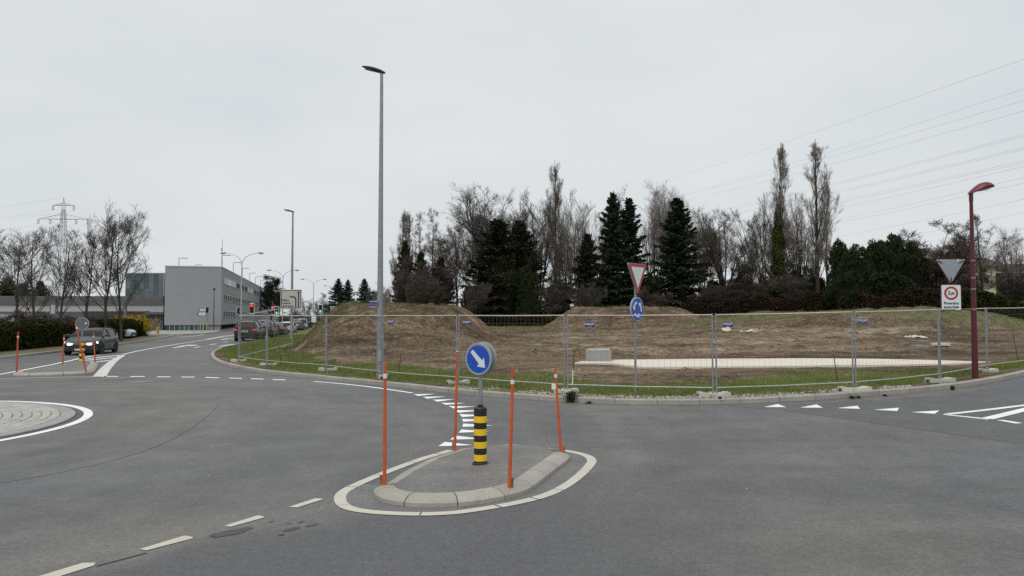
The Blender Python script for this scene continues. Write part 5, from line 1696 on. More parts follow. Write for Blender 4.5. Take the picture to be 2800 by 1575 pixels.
    P2, R2 = grow(rg, st, dr, ln, np.minimum(rad * .62, .05), np.full(len(t), .009), 5, .08, up)
    st, dr, rad, t = spawn(rg, P2, R2, n3, .15, 1.0, a3, R(10), .8)
    ln3 = np.repeat(ln, n3) * l3 * (1.1 - .5 * t) * (.6 + .7 * rg.random(len(t))) + .12
    P3, R3 = grow(rg, st, dr, ln3, np.minimum(rad * .7, .018), np.full(len(t), .006), 3, .09, up)
    st, dr, rad, t = spawn(rg, P3, R3, n4, .1, 1.0, a4, R(10), .8)
    ln4 = np.repeat(ln3, n4) * l4 * (.6 + .7 * rg.random(len(t))) + .08
    P4, R4 = grow(rg, st, dr, ln4, np.full(len(t), .0095 * tr), np.full(len(t), .0055 * tr), 2, .12, up)
    v, f = join([tubes(P0, R0, 8), tubes(P1, R1, 6)])
    tr = npmesh('trunk', v, f, MAT[bark], True)
    v, f = join([tubes(P2, R2, 4), tubes(P3, R3, 3), tubes(P4, R4, 3)])
    cr = npmesh('crown', v, f, MAT[twig], True)
    allp = np.vstack([P4.reshape(-1, 3), P3.reshape(-1, 3)])
    return dict(trunk=tr, crown=cr, H=float(np.percentile(allp[:, 2], 99.7)), W=float(np.percentile(np.abs(allp[:, 0]), 98) * 2))

def spruce(seed, H=18.0, Rad=3.2, mat='needle', dens=34, ragged=.5, top=.9):
    rg = np.random.default_rng(seed)
    nb = 190
    z = H * (.04 + .95 * (np.arange(nb) + rg.random(nb)) / nb)
    L = Rad * (1 - z / H)**top * np.minimum(1, .55 + z / H * 3) * (1 - ragged / 2 + ragged * rg.random(nb)) + .18
    az = np.arange(nb) * 2.399 + rg.random(nb) * .7
    el = R(-16) + R(55) * (z / H)**1.4 + rg.normal(0, R(6), nb)
    dr = np.stack([np.cos(az) * np.cos(el), np.sin(az) * np.cos(el), np.sin(el)], 1)
    st = np.stack([z * 0, z * 0, z], 1)
    P1, R1 = grow(rg, st, dr, L, np.full(nb, .05), np.full(nb, .012), 6, .07, .05)
    P0, R0 = grow(rg, np.zeros((1, 3)) - [0, 0, .3], np.array([[0, 0, 1.0]]), np.ones(1) * H * 1.01, np.ones(1) * H * .014, np.ones(1) * .015, 8, .006, .05)
    cnt = np.maximum(6, (L * dens)).astype(int)
    bi = np.repeat(np.arange(nb), cnt)
    t = rg.random(len(bi))**.75
    f = t * 6; i = np.minimum(f.astype(int), 5); fr = (f - i)[:, None]
    c = P1[bi, i] * (1 - fr) + P1[bi, i + 1] * fr
    bd = unit(P1[bi, i + 1] - P1[bi, i])
    sd = unit(np.cross(bd, [0, 0, 1.0]))
    wv = L[bi] * (.30 * (1 - t) + .10)
    lat = rg.uniform(-1, 1, len(bi))
    c = c + sd * (lat * wv)[:, None] - np.array([0, 0, 1.0]) * (rg.random(len(bi)) * .32 * (.4 + np.abs(lat)))[:, None]
    d = unit(bd * .8 + sd * (np.sign(lat) * .7)[:, None] + rg.normal(0, .3, c.shape) - np.array([0, 0, .35]))
    lf = rhombi(c, d, side_of(rg, d), .34 + .34 * rg.random(len(bi)), .10 + .12 * rg.random(len(bi)))
    tv, tf = join([tubes(P0, R0, 8), tubes(P1, R1, 4)])
    return dict(trunk=npmesh('trunk', tv, tf, MAT['bark'], True), crown=npmesh('crown', *lf, MAT[mat]), H=H, W=Rad * 1.45)

def pine(seed, H=12.0):
    rg = np.random.default_rng(seed)
    P0, R0 = grow(rg, np.zeros((1, 3)) - [0, 0, .3], np.array([[0, 0, 1.0]]), np.ones(1) * H * .95, np.ones(1) * H * .018, np.ones(1) * .05, 9, .03, .05)
    st, dr, rad, t = spawn(rg, P0, R0, 30, .25, 1.0, R(58), R(12))
    P1, R1 = grow(rg, st, dr, H * .30 * (1.2 - .6 * t) * (.6 + .6 * rg.random(30)), rad * .4, rad * .1 + .01, 6, .12, .14)
    st, dr, rad, t = spawn(rg, P1, R1, 9, .35, 1.0, R(40), R(12))
    cl = st; n = len(cl)
    c = np.repeat(cl, 26, 0) + rg.normal(0, .34, (n * 26, 3)) * [1, 1, .6]
    d = rand_dirs(rg, len(c))
    lf = rhombi(c, d, side_of(rg, d), .28 + .2 * rg.random(len(c)), .09 + .08 * rg.random(len(c)))
    tv, tf = join([tubes(P0, R0, 8), tubes(P1, R1, 5)])
    return dict(trunk=npmesh('trunk', tv, tf, MAT['bark'], True), crown=npmesh('crown', *lf, MAT['needle']), H=H, W=H * .6)

def evergreen(seed, H=8.0, Rad=2.6, mat='thuja', n=9000, point=1.0):
    """dense conifer built of overlapping upright leaf clumps round a dark inside"""
    rg = np.random.default_rng(seed)
    nc = 34
    u0 = rg.random(nc)**.85; a0 = rg.random(nc) * 6.283
    pr = np.sin(np.pi * np.clip(u0 * .74 + .26, 0, 1))**.6
    r0 = Rad * .78 * pr * (.35 + .65 * rg.random(nc)**.5)
    cc = np.stack([r0 * np.cos(a0), r0 * np.sin(a0), u0 * H * .86 + .05 * H], 1)
    cs = Rad * (.22 + .26 * rg.random(nc)) * (1.1 - .45 * u0)
    k = rg.integers(0, nc, n)
    d0 = rand_dirs(rg, n)
    c = cc[k] + d0 * (cs[k] * (.55 + .5 * rg.random(n)**.5))[:, None] * np.array([1, 1, 1.75])
    c[:, 2] = np.abs(c[:, 2])
    c[:, 2] *= H / max(c[:, 2].max() * .985, 1e-6)
    d = unit(d0 * .6 + np.array([0, 0, .9]) + rg.normal(0, .4, (n, 3)))
    lf = rhombi(c, d, side_of(rg, d), .20 + .34 * rg.random(n)**2, .07 + .11 * rg.random(n))
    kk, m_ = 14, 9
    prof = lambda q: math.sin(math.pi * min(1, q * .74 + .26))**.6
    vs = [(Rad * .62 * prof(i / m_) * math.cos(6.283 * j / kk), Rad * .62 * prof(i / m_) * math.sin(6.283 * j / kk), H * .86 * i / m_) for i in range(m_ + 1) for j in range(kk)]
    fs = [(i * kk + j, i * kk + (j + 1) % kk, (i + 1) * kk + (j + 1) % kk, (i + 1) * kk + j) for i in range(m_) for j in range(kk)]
    core = npmesh('crown_shade_core', np.array(vs), np.array(fs), MAT['core'], True)  # added dark core that keeps light from showing through the crown
    P0, R0 = grow(rg, np.zeros((1, 3)) - [0, 0, .3], np.array([[0, 0, 1.0]]), np.ones(1) * H * .9, np.ones(1) * .16, np.ones(1) * .03, 5, .02, .05)
    return dict(trunk=npmesh('trunk', *tubes(P0, R0, 8), MAT['bark'], True), crown=npmesh('crown', *lf, MAT[mat]), inner=core, H=H, W=Rad * 2)

def plant(v, loc, rz, sx, sz, name, label, cat, group):
    o = thing(name, label, cat, loc, rz, group)
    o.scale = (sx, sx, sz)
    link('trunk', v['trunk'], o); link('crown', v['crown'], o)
    if 'inner' in v: link('crown_shade_core', v['inner'], o)
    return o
def tree_px(v, px, top, Y_, wpx, name, label, cat='tree', group='trees along the far edge of the plot', z=None, rz=None):
    """stand a tree so that it rises to this height and spreads this wide at that distance"""
    x = (px - 1400) / FPX * Y_
    z0 = float(fh(np.array([x]), np.array([float(Y_)]), rough=False)[0]) if z is None else z
    zt = P(px, top, Y_)[2]
    sz = (zt - z0) / v['H']
    sx = wpx / FPX * Y_ / v['W'] if wpx else sz
    return plant(v, (x, Y_, z0 - .05), random.uniform(0, 6.28) if rz is None else rz, sx, sz, name, label, cat, group)

# ------------------------------------------------------------------ row of trees behind the plot
T = {}
T['r1'] = bare_tree(11, 'round', 15, tr=.9); T['r2'] = bare_tree(23, 'round', 15, 'twig_pale', fine=.8, tr=.8)
T['v1'] = bare_tree(35, 'vase', 15); T['v2'] = bare_tree(47, 'vase', 15, 'twig_pale', tr=.75)
T['t1'] = bare_tree(52, 'tall', 16); T['t2'] = bare_tree(64, 'tall', 16, 'twig_pale')
T['p1'] = bare_tree(71, 'poplar', 20, 'twig_pale', tr=.85); T['p2'] = bare_tree(85, 'poplar', 20, 'twig_pale', tr=.85)
T['l1'] = bare_tree(92, 'larch', 16, 'twig_brown')
T['s1'] = spruce(101, 17, 3.4, ragged=.85, top=.70, dens=46); T['s2'] = spruce(112, 16, 3.2, ragged=.95, top=.66, dens=46); T['s3'] = spruce(121, 13, 3.6, 'needle_brown', 48, .85, .55)
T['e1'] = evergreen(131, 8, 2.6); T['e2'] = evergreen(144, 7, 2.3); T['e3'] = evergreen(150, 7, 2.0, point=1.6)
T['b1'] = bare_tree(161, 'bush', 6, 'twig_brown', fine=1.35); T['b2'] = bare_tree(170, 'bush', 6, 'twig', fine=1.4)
row = [
    ('p2', 1096, 578, 92, 46, 'bare_poplar', 'slim hazy bare poplar at the left end of the tree row'),
    ('p2', 1119, 582, 95, 40, 'bare_poplar', 'second slim bare poplar close to the left end of the tree row'),
    ('l1', 1154, 578, 88, 60, 'bare_larch', 'left of two bare larches with short level branches'),
    ('l1', 1178, 569, 90, 66, 'bare_larch', 'right of two bare larches with short level branches'),
    ('s3', 1150, 690, 84, 62, 'brown_conifer', 'dull brown conifer below the left larch'),
    ('s3', 1205, 705, 82, 66, 'brown_conifer', 'dull brown conifer below the right larch'),
    ('s3', 1108, 660, 86, 56, 'brown_conifer', 'dull brown conifer standing under the leftmost poplars'),
    ('t1', 1248, 616, 84, 140, 'bare_tree', 'slender bare tree right of the two larches'),
    ('r1', 1345, 516, 90, 265, 'bare_tree', 'wide round crowned bare tree above the dark ivy clad conifers'),
    ('s3', 1362, 602, 82, 150, 'ivy_conifer', 'broad dark conifer under the wide round bare tree'),
    ('s3', 1420, 606, 84, 130, 'ivy_conifer', 'dark conifer right beside the broad one under the round bare tree'),
    ('e1', 1372, 700, 80, 110, 'evergreen_shrub', 'dark evergreen thicket at the foot of the broad dark conifer'),
    ('e2', 1440, 725, 80, 80, 'evergreen_shrub', 'dark evergreen thicket left of the tall poplar trunk'),
    ('v1', 1474, 498, 86, 215, 'bare_tree', 'tall forked bare tree just left of the single poplar'),
    ('p1', 1518, 448, 85, 52, 'bare_poplar', 'tall slim bare poplar rising from the middle of the row'),
    ('v2', 1580, 556, 88, 150, 'bare_tree', 'bare upright tree between the poplar and the big spruces'),
    ('s3', 1607, 640, 84, 76, 'ivy_conifer', 'ragged dark conifer just left of the big spruces'),
    ('t1', 1548, 640, 82, 70, 'bare_tree', 'low bare tree at the foot of the tall poplar'),
    ('s1', 1677, 525, 84, 108, 'spruce', 'left of two tall dark spruces side by side'),
    ('s2', 1722, 541, 86, 104, 'spruce', 'right of two tall dark spruces side by side'),
    ('v2', 1790, 512, 92, 170, 'bare_tree', 'pale bare tree between the paired spruces and the single spruce'),
    ('r2', 1872, 503, 95, 235, 'bare_tree', 'pale wide bare tree behind the single spruce'),
    ('s2', 1855, 540, 82, 128, 'spruce', 'single dark spruce with ragged branches right of the roundabout sign'),
    ('b1', 1790, 770, 80, 100, 'bare_shrub', 'bare brown shrub between the spruces'),
    ('r1', 1988, 574, 80, 210, 'bare_tree', 'round bare tree right of the single spruce'),
    ('b1', 1985, 760, 78, 110, 'bare_shrub', 'dense brown shrub under the round bare tree'),
    ('v1', 2092, 536, 84, 150, 'bare_tree', 'fan shaped bare tree left of the ivy covered poplar'),
    ('p2', 2131, 398, 80, 62, 'ivy_poplar', 'very tall poplar with an ivy covered lower trunk'),
    ('v2', 2190, 526, 84, 165, 'bare_tree', 'fan shaped bare tree between the two tallest poplars'),
    ('p1', 2236, 390, 78, 70, 'bare_poplar', 'tallest bare poplar on the right of the row'),
    ('p2', 2262, 500, 80, 34, 'bare_poplar', 'lower slim poplar stem beside the tallest poplar'),
    ('b2', 2180, 745, 78, 130, 'bare_shrub', 'brown shrub at the foot of the two tallest poplars'),
    ('b1', 2062, 735, 78, 90, 'bare_shrub', 'brown shrub left of the ivy covered poplar'),
    ('e3', 2300, 652, 66, 80, 'thuja', 'leftmost of the dark evergreen thujas'),
    ('e1', 2345, 668, 64, 115, 'thuja', 'broad dark thuja second from the left of the evergreen group'),
    ('e2', 2400, 655, 66, 110, 'thuja', 'dark thuja in the middle of the evergreen group'),
    ('e3', 2445, 638, 68, 105, 'thuja', 'highest dark thuja with a light ragged tip'),
    ('e1', 2490, 660, 65, 120, 'thuja', 'rightmost broad thuja beside the brown twiggy shrub'),
    ('e2', 2320, 740, 62, 120, 'thuja', 'low dark thuja in front of the left of the evergreen group'),
    ('e2', 2430, 740, 62, 140, 'thuja', 'low dark thuja in front of the middle of the evergreen group'),
    ('b1', 2558, 606, 66, 230, 'bare_shrub', 'big brown twiggy shrub right of the evergreen group'),
    ('t1', 2684, 582, 62, 140, 'bare_tree', 'open bare tree just right of the red lamp'),
    ('r2', 2782, 618, 70, 140, 'bare_tree', 'bare tree at the right edge of the picture'),
    ('b2', 2640, 745, 68, 150, 'bare_shrub', 'low bare shrub behind the weight limit sign'),
    ('b2', 2750, 740, 70, 150, 'bare_shrub', 'low bare shrub in front of the cream house'),
    ('b2', 1130, 740, 80, 130, 'bare_shrub', 'brown twiggy thicket at the left end of the tree row'),
    ('b1', 1185, 720, 80, 110, 'bare_shrub', 'brown twiggy thicket under the two larches'),
    ('r2', 1062, 775, 98, 85, 'bare_tree', 'small grey bare tree beside the tall lamp mast'),
    ('b2', 1290, 760, 78, 110, 'bare_shrub', 'bare grey shrub in the gap left of the broad dark conifer'),
    ('b2', 1500, 760, 80, 120, 'bare_shrub', 'bare shrub around the foot of the tall poplar'),
    ('b2', 1590, 770, 78, 110, 'bare_shrub', 'bare shrub left of the paired spruces'),
    ('v1', 1420, 560, 96, 190, 'bare_tree', 'bare tree seen behind the broad dark conifers'),
    ('t2', 1210, 640, 96, 140, 'bare_tree', 'grey bare tree behind the right larch'),
    ('v2', 1650, 570, 98, 150, 'bare_tree', 'pale bare tree behind the paired spruces'),
    ('v1', 1925, 590, 96, 150, 'bare_tree', 'bare tree between the single spruce and the round bare tree'),
    ('v2', 2045, 610, 92, 150, 'bare_tree', 'bare tree left of the fan shaped tree'),
    ('r2', 2620, 660, 90, 140, 'bare_tree', 'bare tree seen behind the give way sign back'),
    ('b1', 1100, 665, 84, 60, 'bare_shrub', 'tall brown twiggy growth under the leftmost poplar'),
    ('b1', 1145, 680, 83, 70, 'bare_shrub', 'tall brown twiggy growth around the left larch trunk'),
    ('b1', 1195, 700, 82, 80, 'bare_shrub', 'tall brown twiggy growth around the right larch trunk'),
    ('v1', 1300, 545, 98, 170, 'bare_tree', 'bare tree at the back left of the wide round tree'),
    ('v1', 1545, 530, 98, 150, 'bare_tree', 'bare tree close behind the single tall poplar'),
    ('v2', 1830, 512, 100, 150, 'bare_tree', 'pale bare tree directly behind the single spruce'),
    ('r1', 2120, 600, 96, 170, 'bare_tree', 'bare tree behind the ivy covered poplar'),
    ('b2', 2215, 700, 84, 150, 'bare_shrub', 'grey twiggy growth under the tallest poplar'),
    ('e2', 1955, 765, 84, 90, 'evergreen_shrub', 'dark shrub right of the single spruce'),
    ('e1', 2030, 760, 84, 110, 'evergreen_shrub', 'dark shrub below the round bare tree'),
    ('e2', 2095, 765, 84, 90, 'evergreen_shrub', 'dark shrub left of the ivy covered trunk'),
    ('e1', 2168, 760, 84, 100, 'evergreen_shrub', 'dark shrub right of the ivy covered trunk'),
    ('e2', 2228, 755, 82, 90, 'evergreen_shrub', 'dark shrub at the foot of the tallest poplar'),
    ('e1', 1530, 765, 84, 100, 'evergreen_shrub', 'dark shrub just right of the single poplar trunk'),
    ('e2', 1290, 780, 82, 80, 'evergreen_shrub', 'dark shrub between the larches and the broad conifer'),
    ('e2', 1630, 760, 84, 80, 'evergreen_shrub', 'dark shrub left of the paired spruces'),
    ('e1', 1780, 750, 84, 90, 'evergreen_shrub', 'dark shrub between the paired and the single spruce'),
    ('b1', 1900, 775, 80, 100, 'bare_shrub', 'brown shrub right of the single spruce foot'),
]
for key, px, top, Y_, wpx, nm, lab in row:
    o = tree_px(T[key], px, top, Y_, wpx, nm, lab, 'shrub' if 'shrub' in nm else 'tree')
    if nm == 'ivy_poplar':
        rg = np.random.default_rng(9); n = 9000
        u = rg.random(n)**.9; a = rg.random(n) * 6.283
        hz = (P(2131, 560, Y_)[2] - o.location.z) / o.scale[2]
        r_ = (1.45 - 1.15 * u) * (.70 + .30 * np.sin(a * 2 + u * 11) + .2 * np.sin(u * 37 + a)) * (1 - .35 * rg.random(n)) / o.scale[0]
        c = np.stack([r_ * np.cos(a), r_ * np.sin(a), u * hz], 1)
        d = unit(np.stack([np.cos(a) * .3, np.sin(a) * .3, -np.ones(n)], 1) + rg.normal(0, .5, (n, 3)))
        link('ivy', npmesh('ivy', *rhombi(c, d, side_of(rg, d), np.full(n, .24), np.full(n, .16)), MAT['ivy']), o)

def hedge(path, h0, h1, wid, n, mat, name, label, zf, wob=.15, lw=(.10, .14)):
    rg = np.random.default_rng(len(label))
    p = resample(np.array(path, float), .6); nn = normals2(p)
    L = len(p)
    hs_ = np.linspace(h0, h1, L) * (1 + wob * np.array([math.sin(i * .37) * .5 + math.sin(i * .91 + 2) * .5 for i in range(L)]))
    o = thing(name, label, 'hedge', (float(p[0, 0]), float(p[0, 1]), 0.0))
    off = np.array([p[0, 0], p[0, 1], 0])
    s = rg.random(n) * (L - 1.001); i = s.astype(int); fr = (s - i)
    q = p[i] * (1 - fr)[:, None] + p[i + 1] * fr[:, None]
    nv_ = nn[i]
    hh_ = hs_[i]
    face = rg.random(n)
    v = np.where(face < .38, -wid / 2, np.where(face < .62, wid / 2, rg.uniform(-.5, .5, n) * wid)) + rg.normal(0, .07, n)
    z = np.where(face < .62, rg.random(n) * hh_, hh_ + rg.normal(0, .06, n) - .02)
    z = z + zf(q[:, 0], q[:, 1])
    c = np.stack([q[:, 0] + nv_[:, 0] * v, q[:, 1] + nv_[:, 1] * v, z], 1) - off
    d = rand_dirs(rg, n)
    lf = rhombi(c, d, side_of(rg, d), lw[1] * (.7 + .8 * rg.random(n)), lw[0] * (.6 + .8 * rg.random(n)))
    link('foliage', npmesh('foliage', *lf, MAT[mat]), o)
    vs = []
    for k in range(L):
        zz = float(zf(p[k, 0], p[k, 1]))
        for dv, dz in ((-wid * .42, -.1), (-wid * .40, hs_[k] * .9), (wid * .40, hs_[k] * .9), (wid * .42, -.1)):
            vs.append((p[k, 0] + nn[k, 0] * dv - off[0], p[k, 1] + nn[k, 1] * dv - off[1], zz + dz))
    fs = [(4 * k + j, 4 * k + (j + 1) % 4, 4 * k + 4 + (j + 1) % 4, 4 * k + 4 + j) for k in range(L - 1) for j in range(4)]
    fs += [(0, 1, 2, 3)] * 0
    link('hedge_shade_core', npmesh('hedge_shade_core', np.array(vs), np.array(fs), MAT['core']), o)  # solid core added inside the hedge, its shade put into the colour
    return o
fzf = lambda x, y: fh(np.asarray(x, float), np.asarray(y, float), rough=False)
hx = lambda px, Y_: ((px - 1400) / FPX * Y_, Y_)
hedge([hx(1985, 76), hx(2120, 72), hx(2260, 64), hx(2400, 60), hx(2560, 60)], 1.15, 1.2, 1.4, 17000, 'hedge_brown', 'beech_hedge', 'long reddish brown beech hedge below the tall poplars and thujas', fzf, .35, (.12, .17))
hedge([hx(2570, 61), hx(2700, 62), hx(2850, 62)], 1.3, 1.4, 1.5, 8000, 'hedge_green', 'dark_hedge', 'dark hedge right of the red lamp in front of the houses', fzf, .14, (.12, .17))
hedge([hx(1255, 79), hx(1400, 78), hx(1560, 77)], .95, 1.0, 1.5, 9000, 'hedge_brown', 'bramble_hedge', 'low brown bramble hedge between the two big mounds', fzf, .3, (.12, .17))
hedge([hx(1790, 79), hx(1900, 78), hx(1985, 77)], 1.0, 1.1, 1.5, 8000, 'hedge_brown', 'bramble_hedge', 'low brown hedge right behind the rounded mound', fzf, .3, (.12, .17))
# ------------------------------------------------------------------ left side: verge, kerb, pavement
LK = np.array([G(*q)[:2] for q in ((0, 983), (90, 972), (174, 963), (250, 954), (319, 945.5), (390, 935), (440, 926.5), (466, 921), (477, 918.5), (474, 916.5), (455, 915), (430, 913.5))])
LK = np.vstack([[(-21.5, 12), (-23.2, 24)], LK, [(-56, 86), (-70, 90)]])
LK = resample(smooth_path(LK, 2), 0.25); LN = normals2(LK)       # left of travel = onto the verge
m, n, b = new_mat('verge_soil')
_v = worldpos(n)
c = mixrgb(n, noise(n, _v, 1.1, 6, 0.7, 0.35, 0.65), (0.10, 0.082, 0.048), (0.19, 0.16, 0.10))
c = mixrgb(n, noise(n, _v, 2.4, 5, 0.7, 0.5, 0.68), c, (0.085, 0.085, 0.036))
n.links.new(c, b.inputs['Base Color']); b.inputs['Roughness'].default_value = 1.0
bump(n, b, noise(n, _v, 7, 5, .7), .8, .08)
MAT['verge'] = m
kb = MB()
for i in range(0, len(LK) - 4, 4):
    vs, fs = kerb_stone(LK[i] + LN[i] * .012, LK[i + 4] + LN[i + 4] * .012, LN[i], LN[i + 4], .12, .11, .01)
    kb.add(vs, fs)
lk = tag(kb.build('kerb', MAT['grout']), kind='structure')
for i in range(0, len(LK) - 4, 4):
    a, b_ = LK[i], LK[i + 4]; d = (b_ - a) / np.linalg.norm(b_ - a)
    vs, fs = kerb_stone(a + d * .006, b_ - d * .006, LN[i], LN[i + 4], .16, .128)
    MB().add(vs, fs).build('kerb_stone', MAT['kerb'], lk)
outer = [(-70, 92), (-140, 92), (-140, 12)]
ed = LK + LN * .14
VW = [0, .8, 2.0, 3.5, 7, 14]
vs = []
for i in range(0, len(ed), 4):
    for w_ in VW:
        q = ed[i] + LN[i] * w_
        vs.append((q[0], q[1], .118 + min(w_, 3) * .02 + .03 * float(fbm(np.array([q[0]]), np.array([q[1]]), 1.0, 3, 3)[0])))
k = len(VW); nr = len(vs) // k
half = [i for i in range(nr - 1) if ed[i * 4][1] < 80]
fs = [(i * k + j, (i + 1) * k + j, (i + 1) * k + j + 1, i * k + j + 1) for i in half for j in range(k - 1)]
tag(MB().add(vs, fs).build('verge', MAT['verge'], None, 60), kind='structure')
tag(MB().add([(-140, 10, .1), (-36, 10, .1), (-36, 34, .1), (-33.5, 50, .1), (-46, 78, .1), (-60, 100, .1), (-140, 100, .1)], [tuple(range(7))]).build('car_park', MAT['asphalt_new']), kind='structure')
MAT['pavement'] = m_stone('pavement_asphalt', (0.24, 0.235, 0.22), (0.32, 0.31, 0.29), .15)
pv = [G(*q) for q in ((405, 917), (500, 916.5), (560, 914), (594, 909.5), (602, 906.2), (520, 905), (440, 905), (395, 909))]
tag(MB().prism([(p[0], p[1], -.05) for p in pv], (0, 0, .17)).build('pavement', MAT['pavement']), kind='structure')
pv = [G(*q) for q in ((600, 905.4), (640, 901), (700, 896), (740, 891), (700, 888), (640, 891), (605, 898), (585, 904))]
tag(MB().prism([(p[0], p[1], -.05) for p in pv], (0, 0, .16)).build('pavement', MAT['pavement']), kind='structure')

MAT['twig_left'] = leaf_mat('grey_twigs', (0.085, 0.075, 0.064), (0.165, 0.148, 0.128), 0.95)
# ------------------------------------------------------------------ hedge, forsythia and bare trees on the left
vz = lambda x, y: np.asarray(x, float) * 0 + .17
hp = LK + LN * 3.0
sel = (hp[:, 1] > 22) & (hp[:, 1] < 73)
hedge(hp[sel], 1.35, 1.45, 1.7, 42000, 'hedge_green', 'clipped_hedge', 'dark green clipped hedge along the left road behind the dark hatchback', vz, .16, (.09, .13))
c_ = P(352, 880, 71)
rg = np.random.default_rng(3)
o = thing('forsythia_bush', 'yellow flowering forsythia bush at the right end of the hedge', 'bush', (c_[0] + .2, 71.5, .12))
n = 240
az = rg.random(n) * 6.28; el = R(40) + rg.random(n) * R(48)
dr = np.stack([np.cos(az) * np.cos(el), np.sin(az) * np.cos(el), np.sin(el)], 1)
P0, R0 = grow(rg, rg.normal(0, .55, (n, 3)) * [1.2, .8, 0], dr, 1.45 + .8 * rg.random(n), np.full(n, .016), np.full(n, .006), 7, .08, -.04)
link('stems', npmesh('stems', *tubes(P0, R0, 4), MAT['twig_brown'], True), o)
bi = rg.integers(0, n, 15000); t = .3 + .7 * rg.random(15000)
f = t * 7; i = np.minimum(f.astype(int), 6); fr = (f - i)[:, None]
c = P0[bi, i] * (1 - fr) + P0[bi, i + 1] * fr + rg.normal(0, .05, (15000, 3))
d = rand_dirs(rg, 15000)
link('blossom', npmesh('blossom', *rhombi(c, d, side_of(rg, d), np.full(15000, .07), np.full(15000, .05)), MAT['forsythia']), o)
TL = [bare_tree(301, 'tall', 10, 'twig_left', 'bark_left', fine=.5, tr=.8), bare_tree(318, 'tall', 10, 'twig_left', 'bark_left', fine=.5, tr=.8), bare_tree(325, 'tall', 10, 'twig_left', 'bark_left', fine=.5, tr=.8)]
gl = 'bare trees behind the left hedge'
for k_, px, top, Y_, wp, lab in ((2, -30, 600, 47, 200, 'bare tree cut by the left picture edge'), (0, 38, 640, 52, 190, 'thin bare tree second from the left edge'), (1, 98, 610, 50, 200, 'bare tree with a low fork third from the left edge'),
                            (2, 170, 615, 53, 190, 'wide bare tree in front of the pylon'), (0, 238, 600, 55, 150, 'bare tree right behind the dark hatchback'), (0, 290, 556, 56, 190, 'tallest bare tree of the left group'), (1, 333, 585, 57, 200, 'rightmost bare tree of the left group beside the forsythia')):
    tree_px(TL[k_], px, top, Y_, wp, 'bare_tree', lab, 'tree', gl, z=.15)
bl = bare_tree(334, 'bush', 3, 'twig_brown', fine=1.2)
for px, top, Y_, wp, lab in ((20, 862, 48, 90, 'dark twiggy shrub at the left edge behind the hedge'), (70, 850, 47, 110, 'dark twiggy shrub under the low forked tree'), (130, 852, 49, 110, 'dark twiggy shrub under the wide bare tree'), (200, 862, 51, 90, 'dark twiggy shrub behind the hatchback')):
    tree_px(bl, px, top, Y_, wp, 'bare_shrub', lab, 'shrub', gl, z=.15)
eb = evergreen(341, 2.2, 1.0, 'hedge_green', 3500)
tree_px(eb, 118, 872, 47, 75, 'evergreen_shrub', 'dark green shrub rising above the clipped hedge', 'shrub', gl, z=.15)

# ------------------------------------------------------------------ grey office building
MAT['facade'] = pm('grey_render', (0.275, 0.283, 0.292), 0.75, 0, 0.04, 0.5, world=True, bmp=0.05, bs=30)
MAT['facade_edge'] = pm('roof_edge', (0.42, 0.43, 0.44), 0.6, 0, 0.05, 1, world=True)
MAT['window_frame'] = pm('window_frame', (0.46, 0.465, 0.47), 0.5, 0, 0.08, 3)
def glass(name, c, rough=.08):
    m, n, b = new_mat(name)
    g = n.nodes.new('ShaderNodeObjectInfo')
    n.links.new(mixrgb(n, g.outputs['Random'], scl(c, .5), scl(c, 1.5)), b.inputs['Base Color'])
    b.inputs['Roughness'].default_value = rough; b.inputs['Specular IOR Level'].default_value = .0 if rough == .9 else .6
    return m
MAT['pane'] = glass('window_glass', (.014, .015, .017), .9); MAT['blind'] = glass('window_blind', (.58, .60, .61), .5)
MAT['teal'] = glass('teal_glass', (.075, .105, .112), .15); MAT['base_glass'] = glass('green_base_glass', (.035, .07, .062), .2)
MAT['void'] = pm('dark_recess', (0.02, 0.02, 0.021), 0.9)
MAT['slat'] = pm('grey_slat', (0.15, 0.15, 0.152), 0.6, 0, 0.1, 2)
MAT['whitewall'] = pm('white_wall', (0.38, 0.38, 0.375), 0.8, 0, 0.06, 0.6)
MAT['brownwall'] = pm('brown_cladding', (0.050, 0.038, 0.036), 0.8, 0, 0.2, 1.5)
MAT['greydoor'] = pm('grey_cladding', (0.085, 0.09, 0.10), 0.6, 0, 0.08, 1)
Bc = P(604, 900, 103.6); ang = math.atan2(136.4, -36.0)
o = thing('office_building', 'long three storey grey office building with three rows of windows', 'building', (Bc[0], Bc[1], 0), ang)
# local frame: x runs along the long facade, the facade looks to -y, the gable stands at x = 0
BL, BW = 141.0, 7.3
zt = P(604, 731, 103.6)[2]; zb = P(602, 888.5, 103.6)[2]
MB().box((BL / 2, BW / 2, (zt + zb) / 2), (BL, BW, zt - zb)).build('wall', MAT['facade'], o)
MB().box((BL / 2, BW / 2, zt + .06), (BL + .12, BW + .12, .14)).build('roof_edge', MAT['facade_edge'], o)
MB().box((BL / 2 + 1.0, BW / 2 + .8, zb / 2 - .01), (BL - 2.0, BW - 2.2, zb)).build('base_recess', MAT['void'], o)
MB().box((1.0, .9, zb / 2 - .01), (1.6, 1.4, zb)).build('corner_pier', MAT['facade'], o)
npn = 9
for i in range(npn):
    y0 = 1.65 + (BW - 1.7) * i / npn
    MB().box((.16, y0 + (BW - 1.7) / npn / 2, zb / 2), (.06, (BW - 1.7) / npn - .05, zb - .04)).build('base_pane', MAT['base_glass'], o)
    MB().box((.13, y0, zb / 2), (.08, .05, zb - .02)).build('base_mullion', MAT['window_frame'], o)
def row_z(py): return P(612, py, 106.5)[2]
rows_ = [(row_z(758), row_z(777)), (row_z(805), row_z(823)), (row_z(850), row_z(868))]
wf = MB(); ww_ = 2.28
nwin = 57
